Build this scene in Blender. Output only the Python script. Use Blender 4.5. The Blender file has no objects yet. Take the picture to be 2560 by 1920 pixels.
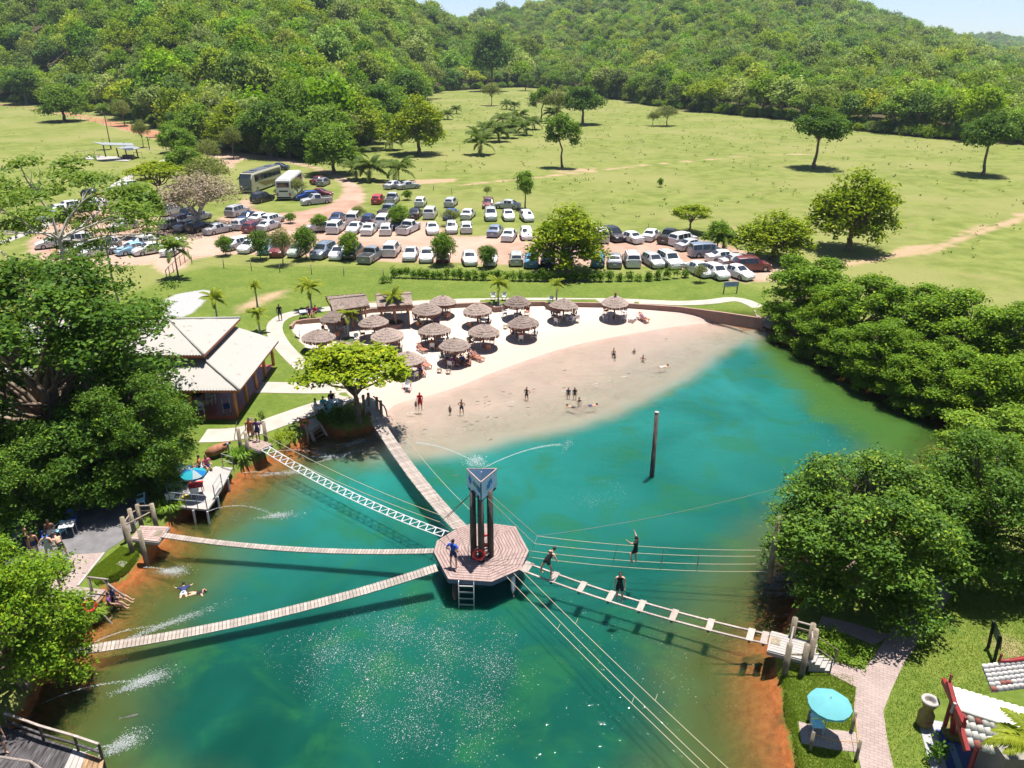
import bpy, math, random
import numpy as np
from mathutils import Vector, Matrix

S = bpy.context.scene
COL = S.collection
PI = math.pi
R = math.radians

# ------------------------------------------------------------------ camera
PITCH = R(23.57)
CAM_Z = 26.0
FPX = 1683.2                      # focal length in pixels of a 2212 x 1659 picture
cam_d = bpy.data.cameras.new('camera')
cam_d.sensor_width = 36.0
cam_d.lens = 36.0 * FPX / 2212.0
cam_d.clip_start = 0.5
cam_d.clip_end = 20000
cam = bpy.data.objects.new('camera', cam_d)
COL.objects.link(cam)
cam.location = (0, 0, CAM_Z)
cam.rotation_euler = (PI / 2 - PITCH, 0, 0)
S.camera = cam

# ------------------------------------------------------------------ light
SUN_EL = R(79); SUN_AZ = R(38)     # azimuth from +y towards +x
w = bpy.data.worlds.new('World'); S.world = w; w.use_nodes = True
nt = w.node_tree; nt.nodes.clear()
sky = nt.nodes.new('ShaderNodeTexSky'); sky.sky_type = 'NISHITA'; sky.sun_disc = False
sky.sun_elevation = SUN_EL; sky.sun_rotation = SUN_AZ
sky.air_density = 0.6; sky.dust_density = 0.3; sky.ozone_density = 1.0
bg = nt.nodes.new('ShaderNodeBackground'); bg.inputs[1].default_value = 0.070
wo = nt.nodes.new('ShaderNodeOutputWorld')
nt.links.new(sky.outputs[0], bg.inputs[0]); nt.links.new(bg.outputs[0], wo.inputs[0])
sl = bpy.data.lights.new('sun', 'SUN'); sl.energy = 5.0; sl.angle = R(0.53); sl.color = (1.0, 0.955, 0.88)
sun = bpy.data.objects.new('sun', sl); COL.objects.link(sun)
sdir = Vector((math.sin(SUN_AZ) * math.cos(SUN_EL), math.cos(SUN_AZ) * math.cos(SUN_EL), math.sin(SUN_EL)))
sun.rotation_euler = (-sdir).to_track_quat('-Z', 'Y').to_euler()
sun.location = (0, 0, 100)
S.view_settings.view_transform = 'Standard'
S.view_settings.look = 'None'
S.view_settings.exposure = 1.12
S.view_settings.gamma = 1.0
S.view_settings.use_curve_mapping = False
S.render.engine = 'CYCLES'
S.cycles.max_bounces = 6
S.cycles.diffuse_bounces = 3
S.cycles.glossy_bounces = 2
S.cycles.transmission_bounces = 4
S.cycles.transparent_max_bounces = 12
S.cycles.volume_bounces = 0
S.cycles.caustics_reflective = False
S.cycles.caustics_refractive = False
S.cycles.sample_clamp_indirect = 6.0
S.cycles.use_denoising = True
S.cycles.use_adaptive_sampling = True
S.cycles.adaptive_threshold = 0.02

# ------------------------------------------------------------------ pixels to places
CT, ST = math.cos(PITCH), math.sin(PITCH)
def ray(px, py):
    dx = (px - 1106.0) / FPX; dv = (829.5 - py) / FPX
    return dx, CT + dv * ST, -ST + dv * CT
def atz(px, py, z):
    d = ray(px, py); t = (z - CAM_Z) / d[2]
    return (d[0] * t, d[1] * t)
def aty(px, py, y):
    d = ray(px, py); t = y / d[1]
    return Vector((d[0] * t, y, CAM_Z + d[2] * t))
K = 2212.0 / 2560.0
def sp(pts): return [(x * K, y * K) for x, y in pts]     # photo pixels -> 2212 pixels

# ------------------------------------------------------------------ polygons
def poly0(pts, z=0.0): return np.array([atz(x, y, z) for x, y in pts])
def sdf(P, X, Y):
    """signed distance to polygon P, positive inside"""
    n = len(P); d = np.full(X.shape, 1e18); ins = np.zeros(X.shape, bool)
    for i in range(n):
        ax, ay = P[i]; bx, by = P[(i + 1) % n]
        ex, ey = bx - ax, by - ay; wx, wy = X - ax, Y - ay
        t = np.clip((wx * ex + wy * ey) / (ex * ex + ey * ey + 1e-12), 0, 1)
        d = np.minimum(d, (wx - ex * t) ** 2 + (wy - ey * t) ** 2)
        if by != ay:
            c = ((ay <= Y) != (by <= Y)) & (X < (bx - ax) * (Y - ay) / (by - ay) + ax)
            ins ^= c
    return np.where(ins, 1, -1) * np.sqrt(d)
def linedist(P, X, Y):
    d = np.full(X.shape, 1e18)
    for i in range(len(P) - 1):
        ax, ay = P[i]; bx, by = P[i + 1]
        ex, ey = bx - ax, by - ay; wx, wy = X - ax, Y - ay
        t = np.clip((wx * ex + wy * ey) / (ex * ex + ey * ey + 1e-12), 0, 1)
        d = np.minimum(d, (wx - ex * t) ** 2 + (wy - ey * t) ** 2)
    return np.sqrt(d)
def sstep(a, b, x):
    t = np.clip((x - a) / (b - a), 0, 1); return t * t * (3 - 2 * t)
def smooth_closed(P, it=2):
    P = np.array(P)
    for _ in range(it):
        Q = np.roll(P, -1, 0)
        P = np.stack([P * .75 + Q * .25, P * .25 + Q * .75], 1).reshape(-1, 2)
    return P

POND = smooth_closed(poly0([
    (845, 876), (870, 868), (953, 849), (1071, 802), (1204, 754), (1306, 731), (1478, 701), (1600, 691), (1655, 694),
    (1672, 706), (1740, 748), (1830, 800), (1930, 858), (2010, 888), (2085, 918), (2100, 950), (2060, 1010),
    (1930, 1110), (1800, 1220), (1716, 1320), (1678, 1400), (1664, 1440), (1680, 1520), (1690, 1600), (1715, 1690),
    (1690, 1850), (1500, 2050), (900, 2150), (350, 2100), (60, 1900), (-40, 1720), (0, 1600),
    (60, 1540), (110, 1440), (150, 1405), (186, 1366), (204, 1314), (230, 1280), (270, 1264), (304, 1228), (335, 1190), (352, 1160),
    (380, 1128), (410, 1105), (470, 1070), (505, 1042), (560, 1006), (606, 980), (644, 968), (674, 940), (692, 920), (718, 938),
    (760, 945), (810, 925), (830, 898)]), 2)
SHELF = smooth_closed(poly0(sp([
    (962, 1009), (1103, 975), (1239, 920), (1394, 865), (1511, 838), (1710, 800), (1860, 790), (1900, 805), (1868, 828), (1780, 862),
    (1700, 925), (1600, 975), (1450, 1042), (1300, 1070), (1150, 1108), (1040, 1122), (975, 1105), (930, 1070)])), 2)
SANDP = poly0(sp([
    (727, 823), (760, 806), (830, 800), (930, 778), (1034, 772), (1158, 765), (1346, 761), (1562, 765), (1700, 774), (1910, 803),
    (1918, 812), (1850, 860), (1750, 900), (1600, 1020), (1400, 1090), (1200, 1120), (1000, 1130), (938, 1052), (905, 1012), (850, 970), (796, 905), (745, 850)]), .8)
# ------------------------------------------------------------------ hills (polar about the viewpoint)
def edge_pts(pts, z=1.2):
    o = []
    for x, y in pts:
        gx, gy = atz(x, y, z); o.append((math.atan2(gx, gy), math.hypot(gx, gy)))
    return np.array(sorted(o))
EDGE = edge_pts([(-500, 250), (-250, 236), (0, 222), (100, 232), (200, 246), (300, 265), (380, 296), (450, 318), (520, 328), (600, 338), (680, 344), (760, 326), (830, 290),
                 (880, 250), (930, 208), (960, 200), (1050, 195), (1130, 191), (1290, 212), (1400, 232), (1500, 245), (1700, 262), (1850, 285),
                 (2000, 300), (2212, 315), (2500, 335), (3000, 360)])
def edge_r(az): return np.interp(az, EDGE[:, 0], EDGE[:, 1])
def ridge_tab(pts, r):
    o = []
    for x, y in pts:
        d = ray(x, y); o.append((math.atan2(d[0], d[1]), CAM_Z + r * d[2] / math.hypot(d[0], d[1])))
    return np.array(sorted(o))
R1, R2, R3 = 620.0, 1050.0, 2700.0
RT1 = ridge_tab([(-900, -60), (-400, -110), (100, -130), (500, -115), (700, -70), (830, -30), (915, 12), (1000, 55), (1100, 88), (1200, 125), (1300, 150), (3000, 160)], R1)
RT2 = ridge_tab([(-900, 60), (800, 60), (950, 48), (1010, 42), (1060, 28), (1200, 0), (1350, -60), (1550, -75), (1750, -30), (1850, 10), (1950, 48), (2020, 72), (2085, 94), (2150, 118), (2212, 132), (2400, 140), (3000, 142)], R2)
RT3 = ridge_tab([(-900, 140), (1700, 140), (1900, 110), (2060, 90), (2100, 78), (2160, 76), (2212, 86), (2300, 84), (2450, 92), (2600, 110), (3000, 130)], R3)
def height(X, Y):
    X = np.asarray(X, float); Y = np.asarray(Y, float)
    L = 0.7 + 0.35 * sstep(45, 66, Y)
    r = np.hypot(X, Y); az = np.arctan2(X, Y)
    e = edge_r(az)
    base = L + 1.0 * sstep(120, 400, r)
    front = np.abs(az) < 1.2
    def ridge(T, rr, trees, p, r0):
        top = np.interp(az, T[:, 0], T[:, 1]) - trees
        u = np.clip((r - r0) / np.maximum(rr - r0, 60), 0, 1)
        up = u ** p * (top - 2.0)
        v = np.clip((r - rr) / (rr * .9), 0, 1)
        return np.where(r < rr, up, (top - 2.0) * (1 - 0.55 * v))
    fade = 1 - sstep(0.95, 1.35, np.abs(az))
    h1 = ridge(RT1, R1, 9, 1.15, e + 15) * fade
    h2 = ridge(RT2, R2, 11, 1.25, e + 60) * fade
    h3 = ridge(RT3, R3, 12, 2.0, np.full_like(r, 1500.0)) * fade
    k = 6.0
    hh = np.maximum(np.maximum(h1, h2), np.maximum(h3, 0))
    z = base + hh
    s = sdf(POND, X, Y)
    near = s > -60
    s2 = np.where(near, sdf(SHELF, X, Y), -99); s3 = np.where(near, sdf(SANDP, X, Y), -99)
    so = np.maximum(-s, 0)
    bank = np.minimum(z, 0.02 + so * 2.6)
    beach = 0.02 + 0.78 * so / (so + np.maximum(s3, 0) + .01)
    z = np.where(s < 0, np.where(s3 > 0, np.minimum(beach, bank), np.where(so < 3, bank, z)), z)
    si = np.maximum(s, 0)
    d_bank = np.minimum(0.34 * si, 2.8)
    d_shelf = np.where(s2 > 0, 0.62 * si / (si + np.maximum(s2, 0) + .01), 0.62 + 0.58 * np.maximum(-s2, 0))
    z = np.where(s > 0, -np.minimum(np.minimum(d_bank, d_shelf), 2.8) + 0.02, z)
    return z
def hz(x, y): return float(height(np.array([x]), np.array([y]))[0])
def G(px, py, dz=0.0, src=False):
    """point on the ground seen at a picture position (2212 wide, or photo pixels with src)"""
    if src: px, py = px * K, py * K
    z = 0.8
    for _ in range(6):
        x, y = atz(px, py, z); z = max(hz(x, y), 0.0)
    return Vector((x, y, z + dz))
def GS(px, py, dz=0.0): return G(px, py, dz, True)
def W(px, py, z): return Vector((*atz(px, py, z), z))
def WS(px, py, z): return Vector((*atz(px * K, py * K, z), z))

# ------------------------------------------------------------------ objects
def tag(o, label=None, cat=None, group=None, kind=None):
    if label: o['label'] = label
    if cat: o['category'] = cat
    if group: o['group'] = group
    if kind: o['kind'] = kind
    return o
def link(name, me, mat=None, parent=None):
    o = bpy.data.objects.new(name, me); COL.objects.link(o)
    if mat is not None and me is not None:
        if not me.materials: me.materials.append(mat)
        elif me.materials[0] is not mat:
            o.material_slots[0].link = 'OBJECT'; o.material_slots[0].material = mat
    if parent is not None: o.parent = parent
    return o
def empty(name, loc=(0, 0, 0), rz=0.0, label=None, cat=None, group=None, sc=1.0):
    o = bpy.data.objects.new(name, None); COL.objects.link(o)
    o.location = loc; o.rotation_euler = (0, 0, rz); o.empty_display_size = .3
    if sc != 1.0: o.scale = (sc, sc, sc) if not hasattr(sc, '__len__') else sc
    return tag(o, label, cat, group)
def kids(o): return CHILD.get(o.name, [])
CHILD = {}
def copy_tree(o, loc=None, rz=None, sc=None, label=None, group=None, parent=None, mats=None):
    c = o.copy(); COL.objects.link(c)
    if parent is not None: c.parent = parent
    if loc is not None: c.location = loc
    if rz is not None: c.rotation_euler = (c.rotation_euler[0], c.rotation_euler[1], rz)
    if sc is not None: c.scale = (sc, sc, sc) if not hasattr(sc, '__len__') else sc
    if label: c['label'] = label
    if group: c['group'] = group
    stem = o.name.split('.')[0]
    if mats and stem in mats and c.type == 'MESH':
        c.material_slots[0].link = 'OBJECT'; c.material_slots[0].material = mats[stem]
    for ch in PROTO_KIDS(o): copy_tree(ch, parent=c, mats=mats)
    return c
_pk = {}
def PROTO_KIDS(o):
    if o.name not in _pk: _pk[o.name] = list(o.children)
    return _pk[o.name]

def mesh_np(name, V, F, smooth=False, uv=None):
    """V (n,3), F (m,k) array of equal sized faces"""
    V = np.asarray(V, np.float32); F = np.asarray(F, np.int32)
    me = bpy.data.meshes.new(name)
    me.vertices.add(len(V)); me.vertices.foreach_set('co', V.ravel())
    k = F.shape[1]
    me.loops.add(F.size); me.loops.foreach_set('vertex_index', F.ravel())
    me.polygons.add(len(F))
    me.polygons.foreach_set('loop_start', np.arange(0, F.size, k, dtype=np.int32))
    if smooth: me.polygons.foreach_set('use_smooth', np.ones(len(F), bool))
    me.update(calc_edges=True)
    return me
def fattr(me, name, vals, domain='POINT'):
    a = me.attributes.new(name, 'FLOAT', domain); a.data.foreach_set('value', np.asarray(vals, np.float32))

class MB:
    """collects simple shapes into one mesh"""
    def __init__(s): s.v = []; s.f = []
    def add(s, V, F):
        n = len(s.v); s.v += [tuple(p) for p in V]; s.f += [tuple(i + n for i in f) for f in F]; return s
    def box(s, c, size, rz=0.0, M=None):
        hx, hy, hz_ = size[0] / 2, size[1] / 2, size[2] / 2
        V = [Vector((sx * hx, sy * hy, sz * hz_)) for sz in (-1, 1) for sx, sy in ((-1, -1), (1, -1), (1, 1), (-1, 1))]
        if M is None: M = Matrix.Rotation(rz, 3, 'Z')
        V = [M @ v + Vector(c) for v in V]
        return s.add(V, [(3, 2, 1, 0), (4, 5, 6, 7), (0, 1, 5, 4), (1, 2, 6, 5), (2, 3, 7, 6), (3, 0, 4, 7)])
    def bevbox(s, c, size, b, rz=0.0):
        """box with chamfered vertical and top edges"""
        hx, hy = size[0] / 2, size[1] / 2; z0, z1 = -size[2] / 2, size[2] / 2
        ring = lambda i, z: [(-hx + i, -hy + b, z), (-hx + b, -hy + i, z), (hx - b, -hy + i, z), (hx - i, -hy + b, z), (hx - i, hy - b, z), (hx - b, hy - i, z), (-hx + b, hy - i, z), (-hx + i, hy - b, z)]
        rings = [ring(0, z0), ring(0, z1 - b), ring(b * .8, z1)]
        M = Matrix.Rotation(rz, 3, 'Z'); V = [M @ Vector(p) + Vector(c) for r in rings for p in r]
        F = [tuple(range(7, -1, -1)), tuple(range(16, 24))]
        for k in range(2):
            for i in range(8): j = (i + 1) % 8; F.append((k * 8 + i, k * 8 + j, k * 8 + 8 + j, k * 8 + 8 + i))
        return s.add(V, F)
    def bar(s, a, b, w_, h_=None, up=(0, 0, 1)):
        """rectangular bar from a to b"""
        a, b = Vector(a), Vector(b); h_ = h_ or w_; d = (b - a); L_ = d.length
        if L_ < 1e-6: return s
        d.normalize(); up = Vector(up)
        if abs(d.dot(up)) > .98: up = Vector((0, 1, 0))
        x = d.cross(up).normalized(); y = x.cross(d)
        M = Matrix((x, d, y)).transposed()
        return s.box((a + b) / 2, (w_, L_, h_), M=M)
    def tube(s, pts, rad, n=6, caps=True):
        pts = [Vector(p) for p in pts]
        if not hasattr(rad, '__len__'): rad = [rad] * len(pts)
        V = []; F = []
        px = None
        for i, p in enumerate(pts):
            d = (pts[min(i + 1, len(pts) - 1)] - pts[max(i - 1, 0)])
            if d.length < 1e-9: d = Vector((0, 0, 1))
            d.normalize()
            if px is None:
                px = d.orthogonal().normalized()
            else:
                px = (px - d * px.dot(d))
                px = px.normalized() if px.length > 1e-6 else d.orthogonal().normalized()
            py = d.cross(px)
            for k in range(n):
                a = 2 * PI * k / n; V.append(p + (px * math.cos(a) + py * math.sin(a)) * rad[i])
        for i in range(len(pts) - 1):
            for k in range(n):
                k2 = (k + 1) % n
                F.append((i * n + k, i * n + k2, (i + 1) * n + k2, (i + 1) * n + k))
        if caps:
            F.append(tuple(range(n - 1, -1, -1))); m = (len(pts) - 1) * n; F.append(tuple(range(m, m + n)))
        return s.add(V, F)
    def lathe(s, prof, n=16, c=(0, 0, 0), closed_top=False, closed_bot=False):
        V = []; F = []
        for r_, z in prof:
            for k in range(n):
                a = 2 * PI * k / n; V.append((c[0] + r_ * math.cos(a), c[1] + r_ * math.sin(a), c[2] + z))
        for i in range(len(prof) - 1):
            for k in range(n):
                k2 = (k + 1) % n; F.append((i * n + k, i * n + k2, (i + 1) * n + k2, (i + 1) * n + k))
        if closed_bot: F.append(tuple(range(n - 1, -1, -1)))
        if closed_top: m = (len(prof) - 1) * n; F.append(tuple(range(m, m + n)))
        return s.add(V, F)
    def prism(s, poly, z0, z1):
        n = len(poly); V = [(x, y, z0) for x, y in poly] + [(x, y, z1) for x, y in poly]
        ar = sum(poly[i][0] * poly[(i + 1) % n][1] - poly[(i + 1) % n][0] * poly[i][1] for i in range(n))
        o = list(range(n)) if ar > 0 else list(range(n - 1, -1, -1))
        F = [tuple(reversed(o)), tuple(n + i for i in o)]
        for k in range(n):
            i, j = o[k], o[(k + 1) % n]; F.append((i, j, n + j, n + i))
        return s.add(V, F)
    def mesh(s, name, smooth=False):
        me = bpy.data.meshes.new(name); me.from_pydata([tuple(v) for v in s.v], [], s.f); me.update()
        if smooth: me.polygons.foreach_set('use_smooth', np.ones(len(me.polygons), bool))
        return me
    def build(s, name, mat, parent=None, smooth=False): return link(name, s.mesh(name, smooth), mat, parent)

# ------------------------------------------------------------------ materials
class NT:
    def __init__(s, name):
        s.m = bpy.data.materials.new(name); s.m.use_nodes = True; s.t = s.m.node_tree; s.t.nodes.clear()
        s.out = s.n('ShaderNodeOutputMaterial')
    def n(s, kind, **kw):
        nd = s.t.nodes.new(kind)
        for k, v in kw.items():
            if k.startswith('i_'):
                key = k[2:]; key = int(key) if key.isdigit() else key.replace('_', ' ')
                s.set(nd.inputs[key], v)
            else: setattr(nd, k, v)
        return nd
    def set(s, sock, v):
        if isinstance(v, bpy.types.NodeSocket): s.t.links.new(v, sock)
        elif isinstance(v, bpy.types.Node): s.t.links.new(v.outputs[0], sock)
        else:
            if hasattr(v, '__len__') and len(v) == 3 and len(sock.default_value) == 4: v = (*v, 1)
            sock.default_value = v
    def mix(s, f, a, b, blend='MIX'):
        nd = s.n('ShaderNodeMix', data_type='RGBA', blend_type=blend)
        s.set(nd.inputs[0], f); s.set(nd.inputs[6], a); s.set(nd.inputs[7], b); return nd.outputs[2]
    def math(s, op, a, b=0.0, c=None):
        nd = s.n('ShaderNodeMath', operation=op); s.set(nd.inputs[0], a); s.set(nd.inputs[1], b)
        if c is not None: s.set(nd.inputs[2], c)
        return nd.outputs[0]
    def noise(s, scale, detail=2.0, vec=None, rough=.5, dist=0.0):
        nd = s.n('ShaderNodeTexNoise'); nd.inputs['Scale'].default_value = scale; nd.inputs['Detail'].default_value = detail
        nd.inputs['Roughness'].default_value = rough; nd.inputs['Distortion'].default_value = dist
        if vec is not None: s.t.links.new(vec, nd.inputs['Vector'])
        return nd.outputs[0]
    def pos(s): return s.n('ShaderNodeNewGeometry').outputs['Position']
    def obj(s): return s.n('ShaderNodeTexCoord').outputs['Object']
    def attr(s, name): return s.n('ShaderNodeAttribute', attribute_name=name).outputs['Fac']
    def rng(s, v, a, b, c=0.0, d=1.0, smooth=True):
        nd = s.n('ShaderNodeMapRange', interpolation_type='SMOOTHSTEP' if smooth else 'LINEAR')
        s.set(nd.inputs[0], v); s.set(nd.inputs[1], a); s.set(nd.inputs[2], b); s.set(nd.inputs[3], c); s.set(nd.inputs[4], d)
        return nd.outputs[0]
    def bump(s, h, strength=.3, dist=.05):
        nd = s.n('ShaderNodeBump'); nd.inputs['Strength'].default_value = strength; nd.inputs['Distance'].default_value = dist
        s.t.links.new(h, nd.inputs['Height']); return nd.outputs[0]
    def done(s, sh): s.t.links.new(sh if isinstance(sh, bpy.types.NodeSocket) else sh.outputs[0], s.out.inputs[0]); return s.m
    def pbr(s, col, rough=.7, normal=None, metal=0.0, spec=.4, **kw):
        nd = s.n('ShaderNodeBsdfPrincipled'); s.set(nd.inputs['Base Color'], col); s.set(nd.inputs['Roughness'], rough)
        nd.inputs['Metallic'].default_value = metal; nd.inputs['Specular IOR Level'].default_value = spec
        if normal is not None: s.t.links.new(normal, nd.inputs['Normal'])
        for k, v in kw.items(): s.set(nd.inputs[k.replace('_', ' ')], v)
        return s.done(nd)
_mats = {}
def plain(name, col, rough=.6, var=.18, scale=6.0, metal=0.0, spec=.4, bump=0.0, tint=None, coat=0.0, world=False):
    if name in _mats: return _mats[name]
    t = NT(name); co = t.pos() if world else t.obj()
    n1 = t.noise(scale, 4, co, .6)
    dark = tuple(c * (1 - var) for c in col); lite = tint or tuple(min(1, c * (1 + var * .6)) for c in col)
    c = t.mix(t.rng(n1, .3, .7), dark, lite)
    nrm = t.bump(t.noise(scale * 5, 3, co), bump, .02) if bump else None
    kw = {'Coat_Weight': coat} if coat else {}
    m = t.pbr(c, rough, nrm, metal, spec, **kw)
    _mats[name] = m; return m
def wood(name, col, col2, scale=(1, 1, 8), rough=.8, axis_noise=3.0):
    if name in _mats: return _mats[name]
    t = NT(name); mp = t.n('ShaderNodeMapping'); t.set(mp.inputs[0], t.obj()); mp.inputs[3].default_value = scale
    n1 = t.noise(axis_noise, 5, mp.outputs[0], .65)
    rnd = t.n('ShaderNodeObjectInfo').outputs['Random']
    c = t.mix(t.rng(n1, .3, .72), col, col2)
    v = t.rng(rnd, 0, 1, .78, 1.15, False)
    c = t.mix(1.0, c, t.n('ShaderNodeCombineXYZ', i_0=v, i_1=v, i_2=v).outputs[0], 'MULTIPLY')
    m = t.pbr(c, rough, t.bump(n1, .4, .01)); _mats[name] = m; return m
def leafmat(name, dark, lite, hot=None, trans=.33, obvar=.35, huevar=0.0, spec=.12):
    """foliage: colour from the leaf's own number and the plant's"""
    if name in _mats: return _mats[name]
    t = NT(name); v = t.attr('leaf'); oi = t.n('ShaderNodeObjectInfo').outputs['Random']
    f = t.math('ADD', t.math('MULTIPLY', v, 1 - obvar), t.math('MULTIPLY', oi, obvar))
    c = t.mix(t.rng(f, .1, .9, 0, 1, False), dark, lite)
    if hot: c = t.mix(t.rng(f, .72, 1.0), c, hot)
    if huevar:
        r2 = t.math('FRACT', t.math('MULTIPLY', oi, 17.31))
        hs = t.n('ShaderNodeHueSaturation'); t.set(hs.inputs['Hue'], t.rng(r2, 0, 1, .5 - huevar, .5 + huevar * .7, False))
        t.set(hs.inputs['Saturation'], t.rng(t.math('FRACT', t.math('MULTIPLY', oi, 5.7)), 0, 1, .8, 1.15, False))
        t.set(hs.inputs['Value'], t.rng(t.math('FRACT', t.math('MULTIPLY', oi, 41.7)), 0, 1, .72, 1.3, False))
        t.set(hs.inputs['Color'], c); c = hs.outputs[0]
    p = t.n('ShaderNodeBsdfPrincipled'); t.set(p.inputs['Base Color'], c); p.inputs['Roughness'].default_value = .55
    p.inputs['Specular IOR Level'].default_value = spec
    tr = t.n('ShaderNodeBsdfTranslucent'); hs2 = t.mix(.30, c, (.30, .42, .02)); t.set(tr.inputs[0], hs2)
    mx = t.n('ShaderNodeMixShader'); mx.inputs[0].default_value = trans
    t.t.links.new(p.outputs[0], mx.inputs[1]); t.t.links.new(tr.outputs[0], mx.inputs[2])
    m = t.done(mx); _mats[name] = m; return m
# ------------------------------------------------------------------ ground sheet
def axis(lo, hi, step, far_lo, far_hi, g):
    a = list(np.arange(lo, hi + 1e-6, step)); s = step; v = hi; up = []
    while v < far_hi: s *= g; v += s; up.append(v)
    s = step; v = lo; dn = []
    while v > far_lo: s *= g; v -= s; dn.append(v)
    return np.array(dn[::-1] + a + up)
gx = axis(-72, 78, .45, -3600, 3600, 1.07)
gy = axis(10, 128, .45, -300, 4300, 1.055)
GX, GY = np.meshgrid(gx, gy)
X1, Y1 = GX.ravel(), GY.ravel()
Z1 = height(X1, Y1)
nx, ny = len(gx), len(gy)
idx = np.arange(nx * ny).reshape(ny, nx)
F = np.stack([idx[:-1, :-1], idx[:-1, 1:], idx[1:, 1:], idx[1:, :-1]], -1).reshape(-1, 4)
gme = mesh_np('ground', np.stack([X1, Y1, Z1], 1), F, True)
def zone(pts, z=1.0, src=True, smooth=1):
    P = poly0(sp(pts) if src else pts, z)
    return smooth_closed(P, smooth) if smooth else P
Z_LOT = [zone([(380, 640), (420, 600), (520, 570), (585, 520), (640, 480), (590, 430), (525, 395), (480, 370), (560, 372), (700, 395), (800, 420), (880, 450), (915, 480),
               (905, 520), (880, 540), (960, 545), (1100, 560), (1120, 590), (1230, 590), (1330, 585), (1480, 592), (1600, 588), (1700, 590), (1800, 610), (1900, 640),
               (1985, 690), (1960, 700), (1880, 708), (1780, 700), (1740, 680), (1620, 664), (1400, 664), (1100, 660), (900, 650), (760, 640), (560, 635), (500, 645), (440, 680), (400, 690)]),
         zone([(100, 660), (60, 600), (160, 540), (240, 500), (300, 470), (345, 470), (340, 500), (420, 500), (480, 540), (420, 600), (400, 660), (300, 665)])]
Z_ISLE = [zone([(610, 395), (700, 405), (790, 425), (850, 455), (865, 480), (840, 505), (780, 525), (700, 535), (640, 528), (600, 480), (570, 430)]),
          zone([(915, 470), (1050, 455), (1250, 520), (1330, 520), (1420, 560), (1440, 585), (1250, 583), (1140, 575), (1100, 550), (960, 530), (930, 505)])]
Z_ROAD = [np.array([atz(x, y, 1.2) for x, y in [(-150, 218), (0, 229), (90, 240), (180, 256), (270, 277), (340, 294), (420, 318), (470, 330)]])]
Z_PATCH = [(zone([(935, 462), (1000, 452), (1130, 448), (1160, 452), (1080, 460), (990, 466)]), .0),
           (zone([(1360, 430), (1480, 420), (1500, 424), (1420, 432)]), .0),
           (zone([(2220, 632), (2290, 615), (2345, 610), (2330, 622), (2260, 640)]), .0),
           (zone([(2380, 595), (2450, 565), (2490, 560), (2440, 578)]), 0.0),
           (zone([(2535, 535), (2600, 528), (2600, 540), (2540, 545)]), 0.0),
           (zone([(560, 775), (640, 735), (720, 720), (730, 740), (650, 770), (590, 795)]), .35),
           (zone([(860, 757), (980, 750), (1060, 752), (1000, 762), (880, 765)]), .2),
           (zone([(2480, 1590), (2560, 1600), (2600, 1680), (2560, 1690), (2500, 1640)], .7), .3)]
Z_GRAVEL = zone([(405, 745), (540, 722), (510, 760), (470, 797), (400, 797)], .9)
Z_LAWN = [zone([(360, 730), (420, 690), (560, 660), (1700, 690), (1920, 720), (1930, 800), (1560, 760), (1100, 770), (700, 800), (940, 1040), (800, 1100), (560, 1180), (380, 1330), (200, 1600), (-300, 1600), (-300, 900)]),
          zone([(1900, 1480), (2100, 1480), (2560, 1400), (2900, 1400), (2900, 2400), (1900, 2300)])]
sA = sdf(POND, X1, Y1)
def umax(L): return np.max(np.stack(L), 0)
sd_lot = umax([sdf(P, X1, Y1) for P in Z_LOT] + [3.6 - linedist(Z_ROAD[0], X1, Y1)])
sd_isle = umax([sdf(P, X1, Y1) for P in Z_ISLE])
sd_lot = np.minimum(sd_lot, -sd_isle + 0)
sd_patch = umax([sdf(P, X1, Y1) - off * 2 for P, off in Z_PATCH])
TRK = [np.array([atz(x, y, 1.2) for x, y in L_]) for L_ in ([(1790, 572), (1900, 556), (2010, 540), (2080, 512), (2150, 488), (2230, 462), (2330, 440)], [(1000, 398), (1120, 386), (1260, 372), (1400, 356), (1600, 338), (1800, 332)])]
sd_patch = np.maximum(sd_patch, umax([.75 - linedist(T_, X1, Y1) for T_ in TRK]))
r_ = np.hypot(X1, Y1); az_ = np.arctan2(X1, Y1)
sd_forest = r_ - edge_r(az_)
for nm, v in (('pond', sA), ('sand', sdf(SANDP, X1, Y1)), ('lot', sd_lot), ('patch', sd_patch), ('gravel', sdf(Z_GRAVEL, X1, Y1)),
              ('lawn', umax([sdf(P, X1, Y1) for P in Z_LAWN])), ('forest', sd_forest), ('road', 3.6 - linedist(Z_ROAD[0], X1, Y1))):
    fattr(gme, nm, np.clip(v, -50, 50))
t = NT('ground'); P = t.pos()
n_big = t.noise(.035, 4, P, .6); n_mid = t.noise(.35, 4, P, .6); n_fine = t.noise(3.2, 4, P, .65); n_tiny = t.noise(14, 3, P, .7)
past = t.mix(t.rng(n_mid, .32, .68), (.104, .130, .024), (.163, .184, .046))
past = t.mix(t.rng(n_big, .42, .66), past, (.180, .182, .060))
past = t.mix(t.math('MULTIPLY', t.rng(n_fine, .52, .75), .5), past, (0.068, 0.0986, 0.01496))
past = t.mix(t.math('MULTIPLY', t.rng(t.noise(.11, 3, P, .7, 1.2), .6, .74), .55), past, (0.2176, 0.17, 0.0816))
lawn = t.mix(t.rng(n_mid, .3, .7), (.088, .128, .018), (.132, .162, .030))
lawn = t.mix(t.rng(n_fine, .35, .75, 0, .75), lawn, (0.0476, 0.0884, 0.00952))
lawn = t.mix(t.math('MULTIPLY', t.rng(n_tiny, .5, .8), .5), lawn, (0.1496, 0.1836, 0.034))
def edge(name, amp, w_, nz=n_fine, off=0.0):
    d = t.math('ADD', t.attr(name), t.math('MULTIPLY_ADD', nz, amp, -amp / 2 + off))
    return t.rng(d, -w_, w_)
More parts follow.
